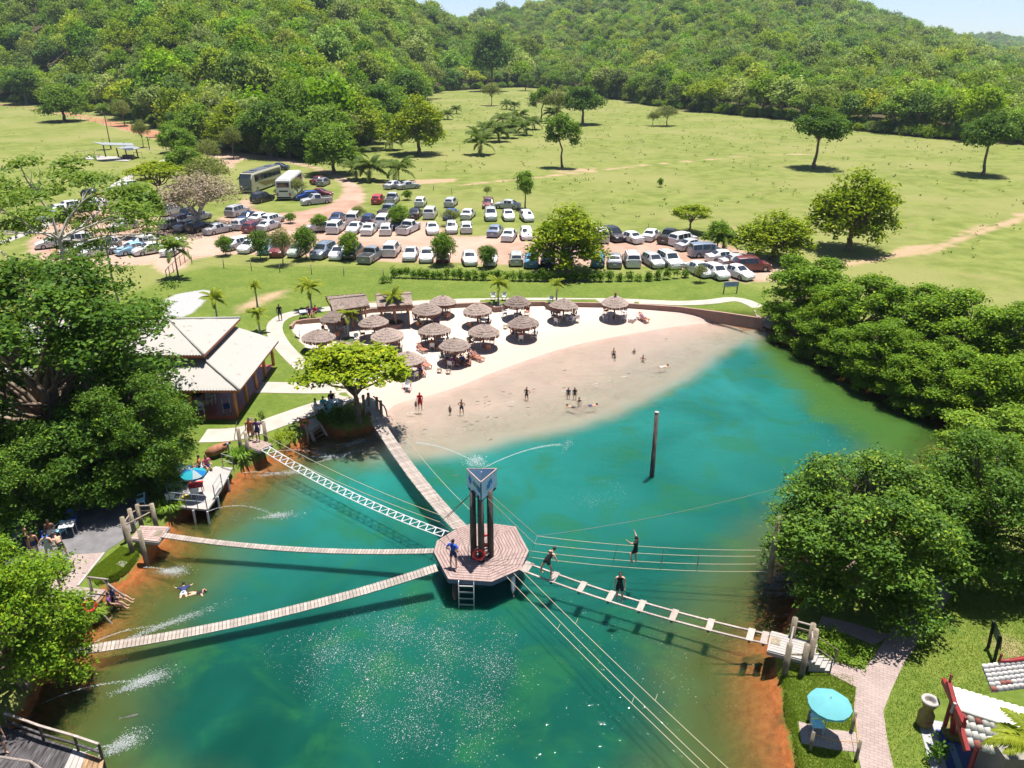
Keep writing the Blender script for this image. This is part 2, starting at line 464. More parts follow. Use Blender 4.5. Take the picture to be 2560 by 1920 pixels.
c = t.mix(edge('lawn', 3.0, 1.2, n_mid), past, lawn)
dirt = t.mix(t.rng(n_mid, .3, .7), (.268, .162, .118), (.330, .228, .178))
dirt = t.mix(t.rng(n_fine, .4, .8, 0, .5), dirt, (0.2448, 0.1292, 0.0748))
dirt = t.mix(t.math('MULTIPLY', t.rng(n_big, .45, .6), .6), dirt, (0.3944, 0.2924, 0.2312))
c = t.mix(edge('patch', 3.4, .9, n_mid), c, t.mix(n_fine, (0.34, 0.2448, 0.1632), (0.272, 0.1836, 0.102)))
dirt = t.mix(edge('road', 1.5, .8), dirt, (.30, .135, .080))
lotf = edge('lot', 3.0, .8, n_mid)
c = t.mix(lotf, c, dirt)
grav = t.mix(t.rng(n_tiny, .3, .7), (0.2448, 0.2448, 0.2516), (0.34, 0.34, 0.3468))
c = t.mix(edge('gravel', .8, .25), c, grav)
litter = t.mix(n_fine, (0.0408, 0.034, 0.017), (0.0884, 0.068, 0.0306))
c = t.mix(edge('forest', 8, 3.0, n_mid, 2), c, litter)
# clay of the bank and the bed, then the sand of the beach
clay = t.mix(t.rng(n_fine, .3, .7), (0.204, 0.0578, 0.01496), (0.2856, 0.102, 0.0306))
clay = t.mix(t.rng(t.noise(.45, 3, P, .6, .3), .5, .66, 0, .8), clay, (0.0612, 0.051, 0.0136))
zz = t.n('ShaderNodeSeparateXYZ'); t.set(zz.inputs[0], P)
bed = t.mix(t.rng(zz.outputs[2], -1.3, -.5), (0.0204, 0.0408, 0.01496), clay)
c = t.mix(t.rng(t.math('ADD', t.attr('pond'), t.math('MULTIPLY_ADD', n_fine, .6, -.3)), -.22, -.05), c, bed)
sand = t.mix(t.rng(n_mid, .3, .7), (.430, .360, .305), (.470, .410, .360))
sand = t.mix(t.rng(n_fine, .45, .8, 0, .35), sand, (0.3672, 0.2924, 0.2176))
wet = t.mix(n_mid, (.42, .285, .240), (.44, .32, .275))
sand = t.mix(t.rng(t.math('ADD', t.attr('pond'), t.math('MULTIPLY_ADD', n_mid, 2.5, -1.25)), -6.5, -.8), sand, wet)
sand = t.mix(t.rng(zz.outputs[2], -.45, -.05), (.36, .27, .225), sand)
c = t.mix(edge('sand', .5, .15), c, sand)
hgt = t.math('ADD', t.math('MULTIPLY', n_fine, .6), t.math('MULTIPLY', n_tiny, .5))
ground_mat = t.pbr(c, .92, t.bump(hgt, .55, .12), spec=.15)
ground = tag(link('ground', gme, ground_mat), kind='structure')

# ------------------------------------------------------------------ water
wx = np.arange(-34, 50.01, .5); wy = np.arange(9, 96.01, .5)
WX, WY = np.meshgrid(wx, wy); nx, ny = len(wx), len(wy)
depth = -height(WX.ravel(), WY.ravel())
idx = np.arange(nx * ny).reshape(ny, nx)
F = np.stack([idx[:-1, :-1], idx[:-1, 1:], idx[1:, 1:], idx[1:, :-1]], -1).reshape(-1, 4)
keep = depth[F].max(1) > -.35
wme = mesh_np('water', np.stack([WX.ravel(), WY.ravel(), np.zeros(nx * ny)], 1), F[keep], True)
fattr(wme, 'depth', depth)
REFL = poly0([(1640, 745), (1700, 730), (1800, 780), (1930, 850), (2085, 915), (2070, 980), (1960, 1020), (1860, 960), (1740, 870), (1660, 800)])  # outline of the water patch that mirrors the shoreline trees
fattr(wme, 'shelfd', np.clip(-sdf(SHELF, WX.ravel(), WY.ravel()), -5, 60))
fattr(wme, 'tree_reflection', np.clip(sdf(REFL, WX.ravel(), WY.ravel()), -20, 20))
t = NT('water'); P = t.pos()
d = t.attr('depth')
dn = t.math('ADD', d, t.math('MULTIPLY_ADD', t.noise(.35, 4, P, .6, .5), .8, -.4))
clear = t.rng(dn, .02, 1.45, .93, .05, False)
n1 = t.noise(.07, 3, P, .55, .8); n2 = t.noise(.3, 4, P, .6, .6)
light = t.rng(t.math('ADD', t.attr('shelfd'), t.math('MULTIPLY_ADD', n1, 16.0, -8.0)), 1.0, 26.0, 1.0, 0.0)
body = t.mix(light, t.mix(t.rng(n1, .34, .64), (.0015, .034, .023), (.005, .066, .046)), t.mix(t.rng(n1, .34, .64), (.006, .092, .073), (.015, .152, .136)))
body = t.mix(t.math('MULTIPLY', t.rng(n2, .46, .7), .6), body, (.014, .092, .030))
body = t.mix(t.rng(dn, .6, 2.4, 1, 0), body, t.mix(t.rng(t.attr('shelfd'), .5, 4.5), (.255, .215, .165), (.062, .080, .020)))
body = t.mix(t.math('MULTIPLY', t.rng(t.math('ADD', t.attr('tree_reflection'), t.math('MULTIPLY_ADD', n2, 6.0, -3.0)), -2.0, 2.0), .85), body, (.040, .095, .016))  # reflection of the shoreline trees painted into the body colour as green
dif = t.n('ShaderNodeSubsurfaceScattering', falloff='BURLEY'); t.set(dif.inputs[0], body); dif.inputs['Scale'].default_value = .55; dif.inputs['Radius'].default_value = (.35, 1.0, .9)
trn = t.n('ShaderNodeBsdfTransparent'); tint = t.mix(t.rng(d, 0, 1.2), (1, 1, 1), (.62, .86, .72)); t.set(trn.inputs[0], tint)
m1 = t.n('ShaderNodeMixShader'); t.set(m1.inputs[0], clear); t.t.links.new(dif.outputs[0], m1.inputs[1]); t.t.links.new(trn.outputs[0], m1.inputs[2])
mp = t.n('ShaderNodeMapping'); t.set(mp.inputs[0], P); mp.inputs[3].default_value = (.55, 1.25, 1)
wv = t.math('ADD', t.math('MULTIPLY', t.noise(1.1, 3, mp.outputs[0], .6, .6), 1.0), t.math('MULTIPLY', t.noise(4.2, 3, mp.outputs[0], .6, .4), .35))
bp = t.bump(wv, .65, .11)
gl = t.n('ShaderNodeBsdfGlossy'); gl.inputs['Roughness'].default_value = .06; t.t.links.new(bp, gl.inputs['Normal'])
fr = t.n('ShaderNodeFresnel'); fr.inputs[0].default_value = 1.33; t.t.links.new(bp, fr.inputs['Normal'])
m2 = t.n('ShaderNodeMixShader'); t.set(m2.inputs[0], fr.outputs[0]); t.t.links.new(m1.outputs[0], m2.inputs[1]); t.t.links.new(gl.outputs[0], m2.inputs[2])
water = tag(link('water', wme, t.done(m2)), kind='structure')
# quick lookup of the ground height from the sheet's own grid
_gx, _gy, _Z = gx.copy(), gy.copy(), Z1.reshape(len(gy), len(gx))
def hz(x, y):
    i = min(max(int(np.searchsorted(_gx, x)) - 1, 0), len(_gx) - 2); j = min(max(int(np.searchsorted(_gy, y)) - 1, 0), len(_gy) - 2)
    u = (x - _gx[i]) / (_gx[i + 1] - _gx[i]); v = (y - _gy[j]) / (_gy[j + 1] - _gy[j])
    return float(_Z[j, i] * (1 - u) * (1 - v) + _Z[j, i + 1] * u * (1 - v) + _Z[j + 1, i] * (1 - u) * v + _Z[j + 1, i + 1] * u * v)
ZN = {'Q1': (1000, 1100, 3.6875), 'Q4': (0, 640, 2.572), 'Q5': (850, 640, 2.572), 'Q6': (1700, 640, 2.572), 'Q7': (0, 1280, 2.572), 'Q8': (1700, 1280, 2.572),
      'Q5b': (740, 700, 4.424), 'Q5c': (1200, 700, 4.424), 'Q7b': (300, 1000, 3.95), 'Q8b': (1850, 1480, 3.115), 'Q6b': (400, 880, 4.809), 'Q5d': (0, 1240, 5.183),
      'QR': (1300, 1320, 3.16), 'QP': (2200, 1560, 4.608), 'QS': (160, 300, 7.373), 'QB': (780, 980, 5.53), 'S': (0, 0, 1.0)}
def qfun(zn, x, y, z=None, dz=0.0):
    a, b, s = ZN[zn]; X_, Y_ = a + x / s, b + y / s
    return GS(X_, Y_, dz) if z is None else WS(X_, Y_, z)
def qs(zn, pts, z=None): return [qfun(zn, x, y, z) for x, y in pts]
# ------------------------------------------------------------------ vegetation meshes
def unit(a): return a / np.maximum(np.linalg.norm(a, axis=-1, keepdims=True), 1e-9)
def leaves_mesh(name, P, N, size, rng, val, aspect=.55):
    n = len(P); a = unit(np.cross(N, rng.normal(size=(n, 3)))); b = np.cross(N, a)
    L_ = (size * rng.uniform(.65, 1.35, n))[:, None]; Wd = L_ * aspect
    bend = N * L_ * .18
    V = np.stack([P - a * L_ * .5 - bend, P + b * Wd * .5, P + a * L_ * .5 - bend, P - b * Wd * .5], 1).reshape(-1, 3)
    me = mesh_np(name, V, np.arange(4 * n).reshape(n, 4))
    fattr(me, 'leaf', np.repeat(val, 4)); return me
def crown_mesh(name, lobes, n_clump, per, leaf, seed, clump_r, shell=.4, low=-.55, upw=.35, flat=1.0):
    rng = np.random.default_rng(seed); lobes = np.array(lobes, float)
    area = lobes[:, 3] * lobes[:, 4] + lobes[:, 3] * lobes[:, 5]; k = rng.choice(len(lobes), n_clump, p=area / area.sum())
    u = unit(rng.normal(size=(n_clump, 3)))
    bad = u[:, 2] < low; u[bad, 2] *= -1
    rr = 1 - shell * rng.random(n_clump) ** 1.7
    # uneven outline: the lobe radius swells and sinks with direction
    wob = 1 + .24 * np.sin(u[:, 0] * 5.1 + k * 1.7 + seed) * np.cos(u[:, 1] * 4.3 - k) + .16 * np.sin(u[:, 2] * 9 + k * 2.1)
    C = lobes[k, :3] + lobes[k, 3:6] * u * (rr * wob)[:, None]
    out = unit(u / lobes[k, 3:6])
    off = rng.normal(size=(n_clump, per, 3)) * clump_r
    off[..., 2] *= flat
    P = (C[:, None] + off).reshape(-1, 3)
    N = unit(.55 * np.repeat(out, per, 0) + np.array([0, 0, upw]) + .75 * unit(rng.normal(size=(n_clump * per, 3))))
    val = np.clip(np.repeat(rng.random(n_clump), per) * .55 + rng.random(n_clump * per) * .45, 0, 1)
    return leaves_mesh(name, P, N, leaf, rng, val)
def limb(mb, a, b, r0, r1, rng, n=6, sag=.12, seg=4):
    a, b = Vector(a), Vector(b); L_ = (b - a).length; pts = []; rad = []
    for i in range(seg + 1):
        f = i / seg; p = a.lerp(b, f)
        if 0 < i < seg: p += Vector((rng.normal(), rng.normal(), rng.normal() * .5)) * L_ * .05
        p.z += math.sin(f * PI) * L_ * sag
        pts.append(p); rad.append(r0 + (r1 - r0) * f)
    mb.tube(pts, rad, n, False); return pts
def trunk_mesh(name, h0, r0, lobes, seed, forks=None, lean=(0, 0), n=7):
    rng = np.random.default_rng(seed); mb = MB()
    top = Vector((lean[0], lean[1], h0))
    pts = []; rad = []
    for i in range(6):
        f = i / 5; pts.append(Vector((lean[0] * f * f + rng.normal() * .02 * h0 * (0 < i < 5), lean[1] * f * f + rng.normal() * .02 * h0 * (0 < i < 5), -.3 + (h0 + .3) * f)))
        rad.append(r0 * (1.5 - .5 * min(1, f * 4)) * (1 - .35 * f) if i else r0 * 1.6)
    mb.tube(pts, rad, n, False)
    for l in lobes:
        e = Vector((l[0], l[1], l[2] + l[5] * .25))
        p = limb(mb, pts[-1] - Vector((0, 0, .1)), e, r0 * .55, r0 * .16, rng, 5, .05)
        for _ in range(3):
            q = e + Vector((rng.uniform(-.8, .8) * l[3], rng.uniform(-.8, .8) * l[4], rng.uniform(0, .8) * l[5])) * .7
            limb(mb, p[2], q, r0 * .22, r0 * .05, rng, 4, .05, 3)
    return mb.mesh(name, True)
M_bark = wood('bark', (.11, .075, .05), (.22, .17, .125), (1, 1, .35), .9)
M_pale_bark = wood('pale bark', (.30, .27, .235), (.52, .485, .44), (1, 1, .35), .85)
LM = {
    'forest': leafmat('forest leaves', (.062, .152, .013), (.262, .368, .028), (.46, .49, .038), huevar=.032, obvar=.5),
    'dark': leafmat('dark leaves', (.022, .072, .010), (.092, .185, .016), (.19, .285, .026), obvar=.12),
    'mango': leafmat('glossy leaves', (.030, .092, .010), (.120, .222, .016), (.27, .36, .026), obvar=.12, spec=.2),
    'hot': leafmat('yellow green leaves', (.110, .190, .006), (.290, .345, .008), (.44, .45, .012), obvar=.1),
    'mid': leafmat('mid green leaves', (.064, .150, .012), (.185, .295, .022), (.31, .38, .03), obvar=.3),
    'olive': leafmat('olive leaves', (.105, .130, .032), (.22, .24, .06), (.31, .31, .10), obvar=.2),
    'bright': leafmat('bright shrub leaves', (.058, .145, .010), (.195, .310, .014), (.36, .43, .022), obvar=.1),
    'dry': leafmat('dry leaves', (.18, .13, .09), (.34, .28, .20), (.43, .37, .27), trans=.2, obvar=.1),
    'palm': leafmat('palm leaves', (.050, .095, .014), (.15, .20, .03), (.26, .28, .06), obvar=.2),
    'coco': leafmat('coconut leaves', (.12, .18, .012), (.32, .35, .03), (.50, .46, .06), obvar=.2),
    'sparse': leafmat('feathery leaves', (.058, .125, .014), (.165, .240, .030), (.26, .31, .05), obvar=.1),
}
# prototypes are 10 high with a crown 8 wide
def dome(nl, zc, r, seed, hz_=.75, spread=.55):
    rng = np.random.default_rng(seed); L_ = []
    for i in range(nl):
        a = 2 * PI * i / nl + rng.normal() * .3; d = r * spread * rng.uniform(.75, 1.1)
        s = r * rng.uniform(.42, .60)
        L_.append((d * math.cos(a), d * math.sin(a), zc + rng.normal() * .7, s, s, s * hz_))
    L_.append((0, 0, zc + r * .35, r * .62, r * .62, r * .55)); return L_
KIND = {}
def kind(name, lobes, leafm, n_clump, per, leaf, clump_r, h0, r0, seed, bark=None, **kw):
    lean = kw.pop('lean', (0, 0))
    cm = crown_mesh(name + '_crown', lobes, n_clump, per, leaf, seed, clump_r, **kw); tm = trunk_mesh(name + '_trunk', h0, r0, lobes[::4] if name == 'canopy' else lobes, seed, lean=lean)
    A = np.empty(len(cm.vertices) * 3, np.float32); cm.vertices.foreach_get('co', A); A = A.reshape(-1, 3)
    sx = 4 / np.percentile(np.hypot(A[:, 0] - lean[0] * .6, A[:, 1]), 97); sz = 10 / np.percentile(A[:, 2], 99.7)
    cm.transform(Matrix.Diagonal((sx, sx, sz, 1))); tm.transform(Matrix.Diagonal((sx, sx, sz, 1)))
    KIND[name] = (cm, tm, LM[leafm], bark or M_bark)
for i, (m, nl, zc, hh) in enumerate([('forest', 5, 6.3, .75), ('forest', 6, 6.6, .6), ('forest', 4, 6.0, .9), ('forest', 7, 6.4, .65), ('forest', 3, 6.2, 1.0), ('forest', 5, 6.8, .5)]):
    kind('wood%d' % i, dome(nl, zc, 4.0, 10 + i, hh), m, 320, 7, .60, .40, 4.5, .22, 20 + i, shell=.45)
kind('round', dome(7, 6.2, 4, 31), 'dark', 760, 10, .44, .30, 3.6, .3, 31)
kind('round_hot', dome(8, 5.9, 4, 32, .8), 'hot', 760, 10, .44, .28, 3.2, .34, 32)
kind('round_mid', dome(6, 5.6, 4, 33, .9), 'mid', 760, 10, .44, .30, 2.8, .26, 33)
_low = [(3.0 * math.cos(k * 1.05), 3.0 * math.sin(k * 1.05), 3.4 + .5 * math.sin(k * 2.7), 1.5, 1.5, 1.2) for k in range(6)]
kind('full', dome(8, 6.2, 4, 61, .8) + _low, 'hot', 900, 10, .42, .28, 2.6, .34, 61, low=-.85)
kind('full_mid', dome(7, 6.2, 4, 62, .9) + _low, 'mid', 900, 10, .42, .28, 2.6, .34, 62, low=-.85)
kind('lone', dome(6, 6.8, 4, 34, .8), 'dark', 700, 10, .46, .30, 5.0, .26, 34)
kind('thin', [(-1.6, 0, 6.8, 1.8, 1.8, 1.7), (1.5, .3, 7.6, 2.0, 1.9, 1.8), (.3, -.4, 9.0, 1.5, 1.5, .9), (2.2, .2, 5.6, 1.2, 1.2, .9), (-2.4, .1, 5.0, .9, .9, .7)], 'mid', 420, 9, .42, .30, 6.0, .2, 35, lean=(.9, 0))
kind('bushy', dome(5, 5.4, 4, 36, 1.2, .62) + [(.6, 0, 2.8, 2.4, 2.4, 1.6)], 'mid', 520, 10, .46, .30, 2.2, .2, 36)
kind('bushy_dark', dome(4, 5.2, 4, 37, 1.2, .62) + [(-.5, .3, 3.0, 2.6, 2.4, 1.8)], 'mango', 520, 10, .46, .30, 2.2, .2, 37)
kind('dry', dome(8, 6.0, 4, 38, .7), 'dry', 760, 8, .26, .34, 2.2, .3, 38, M_pale_bark)
kind('olive', dome(6, 6.4, 4, 39, .9), 'olive', 480, 9, .36, .32, 3.6, .2, 39)
kind('flame', [(4 * .55 * math.cos(a) * f, 4 * .55 * math.sin(a) * f, 7.4 + (f < .6) * 1.0 + .3 * math.sin(3 * a), 1.9, 1.9, .85) for a, f in [(i * 1.047, 1.0) for i in range(6)] + [(.5, .4), (3.6, .45)]]
     + [(2.9, .6, 5.9, 1.4, 1.4, .6), (-2.8, -.7, 5.7, 1.4, 1.4, .6), (.4, -2.6, 5.9, 1.6, 1.4, .6)], 'hot', 700, 11, .38, .26, 3.4, .26, 40, shell=.6, upw=.7, flat=.5)

e_crown = [None]
def new_tree(kd, loc, h, wd, label, group=None, rz=None, name='tree', cat='tree', seed=[0], leaf=None, bark=None):
    seed[0] += 1; rr = random.Random(seed[0])
    c, tm, lm, bm = KIND[kd]
    e = empty(name, loc, rr.uniform(0, 6.28) if rz is None else rz, label, cat, group, (wd / 8, wd / 8, h / 10))
    link('trunk', tm, bark or bm, e); e_crown[0] = link('crown', c, leaf or lm, e)
    return e
def tree_at(kd, bx, by, top, wpx, label, group=None, back=0.0, **kw):
    """base pixel, pixel height of the top and crown width in pixels"""
    g = G(bx, by); g.y += back
    if back: g.x *= g.y / (g.y - back); g.z = hz(g.x, g.y)
    d = math.hypot(g.x, g.y)
    T = aty(bx, top, g.y); h = max(T.z - g.z, .5); dep = g.y * CT + (CAM_Z - g.z - h * .5) * ST
    return new_tree(kd, g, h, wpx * dep / FPX, label, group, **kw)

# ------------------------------------------------------------------ the wood on the hills: front row trees singly, the rest as one mass
rnd = random.Random(5)
az0, az1 = -0.66, 0.70
fr = []
a = az0; count = 0
while a < az1:
    r0 = float(edge_r(a)); r = r0 + rnd.uniform(1, 9)
    fr.append((a, r)); a += rnd.uniform(5.5, 9.0) / r0
sect = [(-.62, 'behind the red dirt road'), (-.12, 'on the left side of the pasture'), (.12, 'at the far end of the pasture'), (2, 'along the right side of the pasture')]
edge_crowns = {}; _oc = {}
def ordn(*k):
    _oc[k] = _oc.get(k, 0) + 1; return ['first', 'second', 'third', 'fourth', 'fifth', 'sixth', 'seventh', 'eighth', 'ninth', 'tenth', 'eleventh', 'twelfth', 'thirteenth', 'fourteenth', 'fifteenth', 'sixteenth', 'seventeenth', 'eighteenth'][min(_oc[k], 18) - 1]
for a, r in fr:
    x, y = r * math.sin(a), r * math.cos(a); k = rnd.randrange(6)
    where = 'behind the red dirt road' if a < -.27 else 'left of the pasture' if a < -.08 else 'at the far end of the pasture' if a < .1 else 'behind the right pasture'
    look = ['rounded green', 'broad flat green', 'tall green', 'wide many-lobed green', 'narrow green', 'low spreading green'][k]
    h = rnd.uniform(8, 15); e = new_tree('wood%d' % k, (x, y, hz(x, y)), h, h * rnd.uniform(.8, 1.2),
        '%s edge tree, %s such from left, %s' % (look, ordn(look, where), where), 'front row trees of the wood %s, %s' % (where, look), name='woodland_tree')
    edge_crowns.setdefault(k, e_crown[0])
rng = np.random.default_rng(9)
# scatter with about one tree for each 6.5 m square, thinner far away
pts = []; scl = []
def scatter(r_lo, r_hi, a_lo, a_hi, cell, s_lo, s_hi, off):
    n = int((a_hi - a_lo) * (r_hi ** 2 - r_lo ** 2) / 2 / cell ** 2)
    rr = np.sqrt(rng.uniform(r_lo ** 2, r_hi ** 2, n)); aa = rng.uniform(a_lo, a_hi, n)
    ok = rr > edge_r(aa) + off; rr, aa = rr[ok], aa[ok]
    pts.append(np.stack([rr * np.sin(aa), rr * np.cos(aa)], 1)); scl.append(rng.uniform(s_lo, s_hi, len(rr)) * (1 + .35 * (rng.random(len(rr)) > .9)))
def under(n, w_, s_lo, s_hi):
    aa = rng.uniform(-.8, .8, n); rr = edge_r(aa) + rng.uniform(-1.5, w_, n)
    pts.append(np.stack([rr * np.sin(aa), rr * np.cos(aa)], 1)); scl.append(rng.uniform(s_lo, s_hi, n))
under(1500, 16, .28, .55); n_under = len(pts[0])
scatter(120, 420, -.85, .85, 6.2, .6, 1.6, 6)
scatter(420, 800, -.8, .8, 7.2, .7, 1.75, 8)
scatter(800, 1400, -.3, .85, 9.5, .9, 2.0, 8)
scatter(1400, 3000, .40, .85, 17, 1.5, 2.3, 8)
pp = np.concatenate(pts); ss = np.concatenate(scl)
pz = height(pp[:, 0], pp[:, 1]) - 1.6 * ss; pz[:n_under] -= 1.9 * ss[:n_under]
fme = bpy.data.meshes.new('forest'); fme.vertices.add(len(pp)); fme.vertices.foreach_set('co', np.column_stack([pp, pz]).astype(np.float32).ravel())
fattr(fme, 'size', ss)
ng = bpy.data.node_groups.new('forest', 'GeometryNodeTree')
ng.interface.new_socket('Geometry', in_out='INPUT', socket_type='NodeSocketGeometry'); ng.interface.new_socket('Geometry', in_out='OUTPUT', socket_type='NodeSocketGeometry')
N = ng.nodes.new; Lk = ng.links.new
gi = N('NodeGroupInput'); go = N('NodeGroupOutput'); iop = N('GeometryNodeInstanceOnPoints'); jn = N('GeometryNodeJoinGeometry')
for k, ob in edge_crowns.items():
    oi = N('GeometryNodeObjectInfo'); oi.inputs['Object'].default_value = ob; oi.inputs['As Instance'].default_value = True; oi.transform_space = 'ORIGINAL'
    Lk(oi.outputs['Geometry'], jn.inputs[0])
rv = N('FunctionNodeRandomValue'); rv.data_type = 'FLOAT_VECTOR'; rv.inputs[0].default_value = (-.08, -.08, 0); rv.inputs[1].default_value = (.08, .08, 6.283)
ri = N('FunctionNodeRandomValue'); ri.data_type = 'INT'; ri.inputs[4].default_value = 0; ri.inputs[5].default_value = len(edge_crowns) - 1
na = N('GeometryNodeInputNamedAttribute'); na.data_type = 'FLOAT'; na.inputs[0].default_value = 'size'
Lk(gi.outputs[0], iop.inputs['Points']); Lk(jn.outputs[0], iop.inputs['Instance']); iop.inputs['Pick Instance'].default_value = True
Lk(ri.outputs[2], iop.inputs['Instance Index']); Lk(rv.outputs[0], iop.inputs['Rotation']); Lk(na.outputs[0], iop.inputs['Scale'])
Lk(iop.outputs[0], go.inputs[0])
fo = bpy.data.objects.new('forest', fme); COL.objects.link(fo); md = fo.modifiers.new('scatter', 'NODES'); md.node_group = ng
tag(fo, 'dense green wood covering the hills behind the pasture', 'forest', kind='stuff')

# ------------------------------------------------------------------ trees one can tell apart
TT = [  # kind, base x, base y, top y, crown width, label
    ('lone', 1760, 362, 228, 116, 'dark green tree standing alone in the pasture, crown touching the far wood'),
    ('lone', 2120, 378, 240, 112, 'lone pasture tree with a bare leaning trunk at the right edge'),
    ('full', 1832, 540, 368, 178, 'big lobed yellow-green tree above its round shadow in the right pasture'),
    ('full', 905, 333, 208, 118, 'bright yellow-green tree at the left edge of the pasture'),
    ('thin', 1215, 362, 246, 84, 'thin crooked tree in the middle of the pasture'),
    ('round', 1258, 268, 186, 88, 'dark dome-shaped tree in the middle of the pasture'),
    ('thin', 1168, 262, 188, 60, 'thin dark tree beside the dome-shaped pasture tree'),
    ('olive', 1202, 266, 192, 56, 'olive tree between the thin tree and the dome-shaped tree'),
    ('olive', 1062, 228, 178, 44, 'small pale tree on a bare trunk at the far end of the pasture'),
    ('mid' if 0 else 'round_mid', 1135, 196, 158, 36, 'small bushy tree at the far pasture edge'),
    ('olive', 1440, 272, 228, 54, 'low spreading tree at the back of the pasture beside the far wood'),
    ('olive', 1410, 272, 240, 30, 'small low tree left of the spreading tree at the back of the pasture'),
    ('thin', 1135, 452, 370, 58, 'leafy sapling tree by the fence behind the parked cars'),
    ('flame', 1490, 502, 442, 84, 'small flat-topped yellow-green tree behind the black pickup'),
    ('full', 1668, 562, 458, 160, 'round yellow-green tree behind the right end of the car park'),
    ('full', 1225, 588, 446, 172, 'spreading yellow-green flame tree among the parked cars'),
    ('full_mid', 722, 376, 268, 122, 'round green tree beside the bend of the dirt road'),
    ('full_mid', 640, 300, 170, 126, 'large dark round tree in front of the wood'),
    ('round', 1062, 197, 66, 84, 'tall dark tree standing out of the wood at the far end of the pasture'),
    ('full_mid', 140, 262, 182, 100, 'dark round tree over its shadow beside the red dirt road'),
    ('round', 60, 225, 150, 100, 'dense green tree at the left end of the dirt road'),
    ('olive', 505, 342, 272, 50, 'small olive tree beside the blue pickup'),
    ('olive', 270, 272, 215, 44, 'thin olive sapling by the red dirt road'),
    ('olive', 310, 318, 258, 36, 'thin young tree at the edge of the left meadow'),
    ('olive', 722, 372, 318, 56, 'pale bushy tree in front of the round tree by the road bend'),
    ('round_mid', 622, 342, 302, 34, 'small light green tree between the road and the wood'),
    ('olive', 578, 345, 305, 30, 'small dry sapling beside the dirt road'),
    ('round_mid', 395, 352, 276, 86, 'green tree hung with creepers right of the picnic shelter'),
    ('olive', 450, 420, 338, 120, 'grey-green feathery tree behind the dry tree'),
    ('flame', 345, 430, 350, 116, 'bright green flat tree left of the dry tree'),
    ('dry', 432, 492, 372, 188, 'large leafless-looking greyish dry tree shading parked cars'),
    ('round_mid', 322, 512, 398, 100, 'green tree leaning over the car park left of the dry tree'),
    ('bushy', 488, 552, 508, 38, 'small round tree at the left end of the front car row'),
    ('bushy_dark', 563, 560, 498, 50, 'dense small tree over the light blue car'),
    ('olive', 612, 572, 492, 56, 'half-bare pinkish tree in the front car row'),
    ('bushy', 662, 560, 488, 54, 'leafy tree beside the half-bare tree in the front car row'),
    ('bushy', 756, 562, 500, 46, 'small tree standing before the dark car of the front row'),
    ('bushy', 958, 572, 502, 58, 'rounded car park tree with dark shadow, left of two in the front row'),
    ('bushy_dark', 1052, 578, 530, 44, 'short rounded car park tree, right of two in the front row'),
    ('bushy', 862, 494, 442, 48, 'round light green tree between the second and third car rows'),
    ('olive', 776, 478, 444, 40, 'small airy tree beside the white van'),
    ('olive', 974, 488, 452, 46, 'airy grey-green tree in the middle car row'),
    ('bushy', 880, 432, 410, 24, 'small bush beside the silver pickup in the rear rows'),
    ('olive', 1052, 426, 402, 22, 'sapling near the rear fence of the car park'),
    ('bushy', 692, 500, 462, 40, 'leafy sapling beside the white car near the road junction'),
    ('olive', 644, 430, 384, 44, 'slim tree standing beside the white coach'),
    ('bushy', 628, 482, 460, 26, 'small bush in front of the silver car on the grass island'),
    ('round_mid', 1548, 545, 478, 70, 'feathery shrub left of the round tree behind the car park'),
    ('olive', 1512, 610, 572, 32, 'small shrub on the car park fence'),
    ('bushy', 1426, 404, 384, 14, 'single small bush in the open pasture'),
    ('bushy_dark', 600, 420, 408, 18, 'small bush by the dark coach'),
    ('round_mid', 412, 400, 316, 84, 'green tree right of the bright flat tree, behind the dry tree'),
    ('olive', 452, 366, 300, 60, 'olive tree beside the dirt road left of the blue pickup'),
    ('round_mid', 372, 330, 268, 56, 'young green tree between the picnic shelter and the road'),
]
BELT = [(395, 312, 70), (432, 320, 96), (470, 322, 84), (508, 328, 110), (548, 332, 92), (588, 337, 120), (628, 341, 100), (668, 346, 84), (708, 340, 112), (742, 332, 92), (774, 322, 118), (802, 310, 96), (828, 294, 110), (852, 278, 90), (876, 254, 100), (896, 236, 84), (918, 214, 80)]
for i, (bx, by, hp) in enumerate(BELT):
    kd = ['round', 'round_mid', 'olive', 'full', 'round_mid', 'round', 'full_mid'][i % 7]; lk = {'round': 'dark rounded', 'round_mid': 'mid green', 'olive': 'pale olive', 'full': 'yellow-green', 'full_mid': 'dense leafy'}[kd]
    TT.append((kd, bx, by, by - hp, hp * 1.05, '%s tree, number %s from the left in the belt before the wood' % (lk, ['one', 'two', 'three', 'four', 'five', 'six', 'seven', 'eight', 'nine', 'ten', 'eleven', 'twelve', 'thirteen', 'fourteen', 'fifteen', 'sixteen', 'seventeen'][i])))
for row in TT:
    kd, bx, by, top, wp, lab = row
    tree_at(kd, bx, by, top, wp, lab, 'young trees in the car park' if by > 400 and wp < 60 else None)
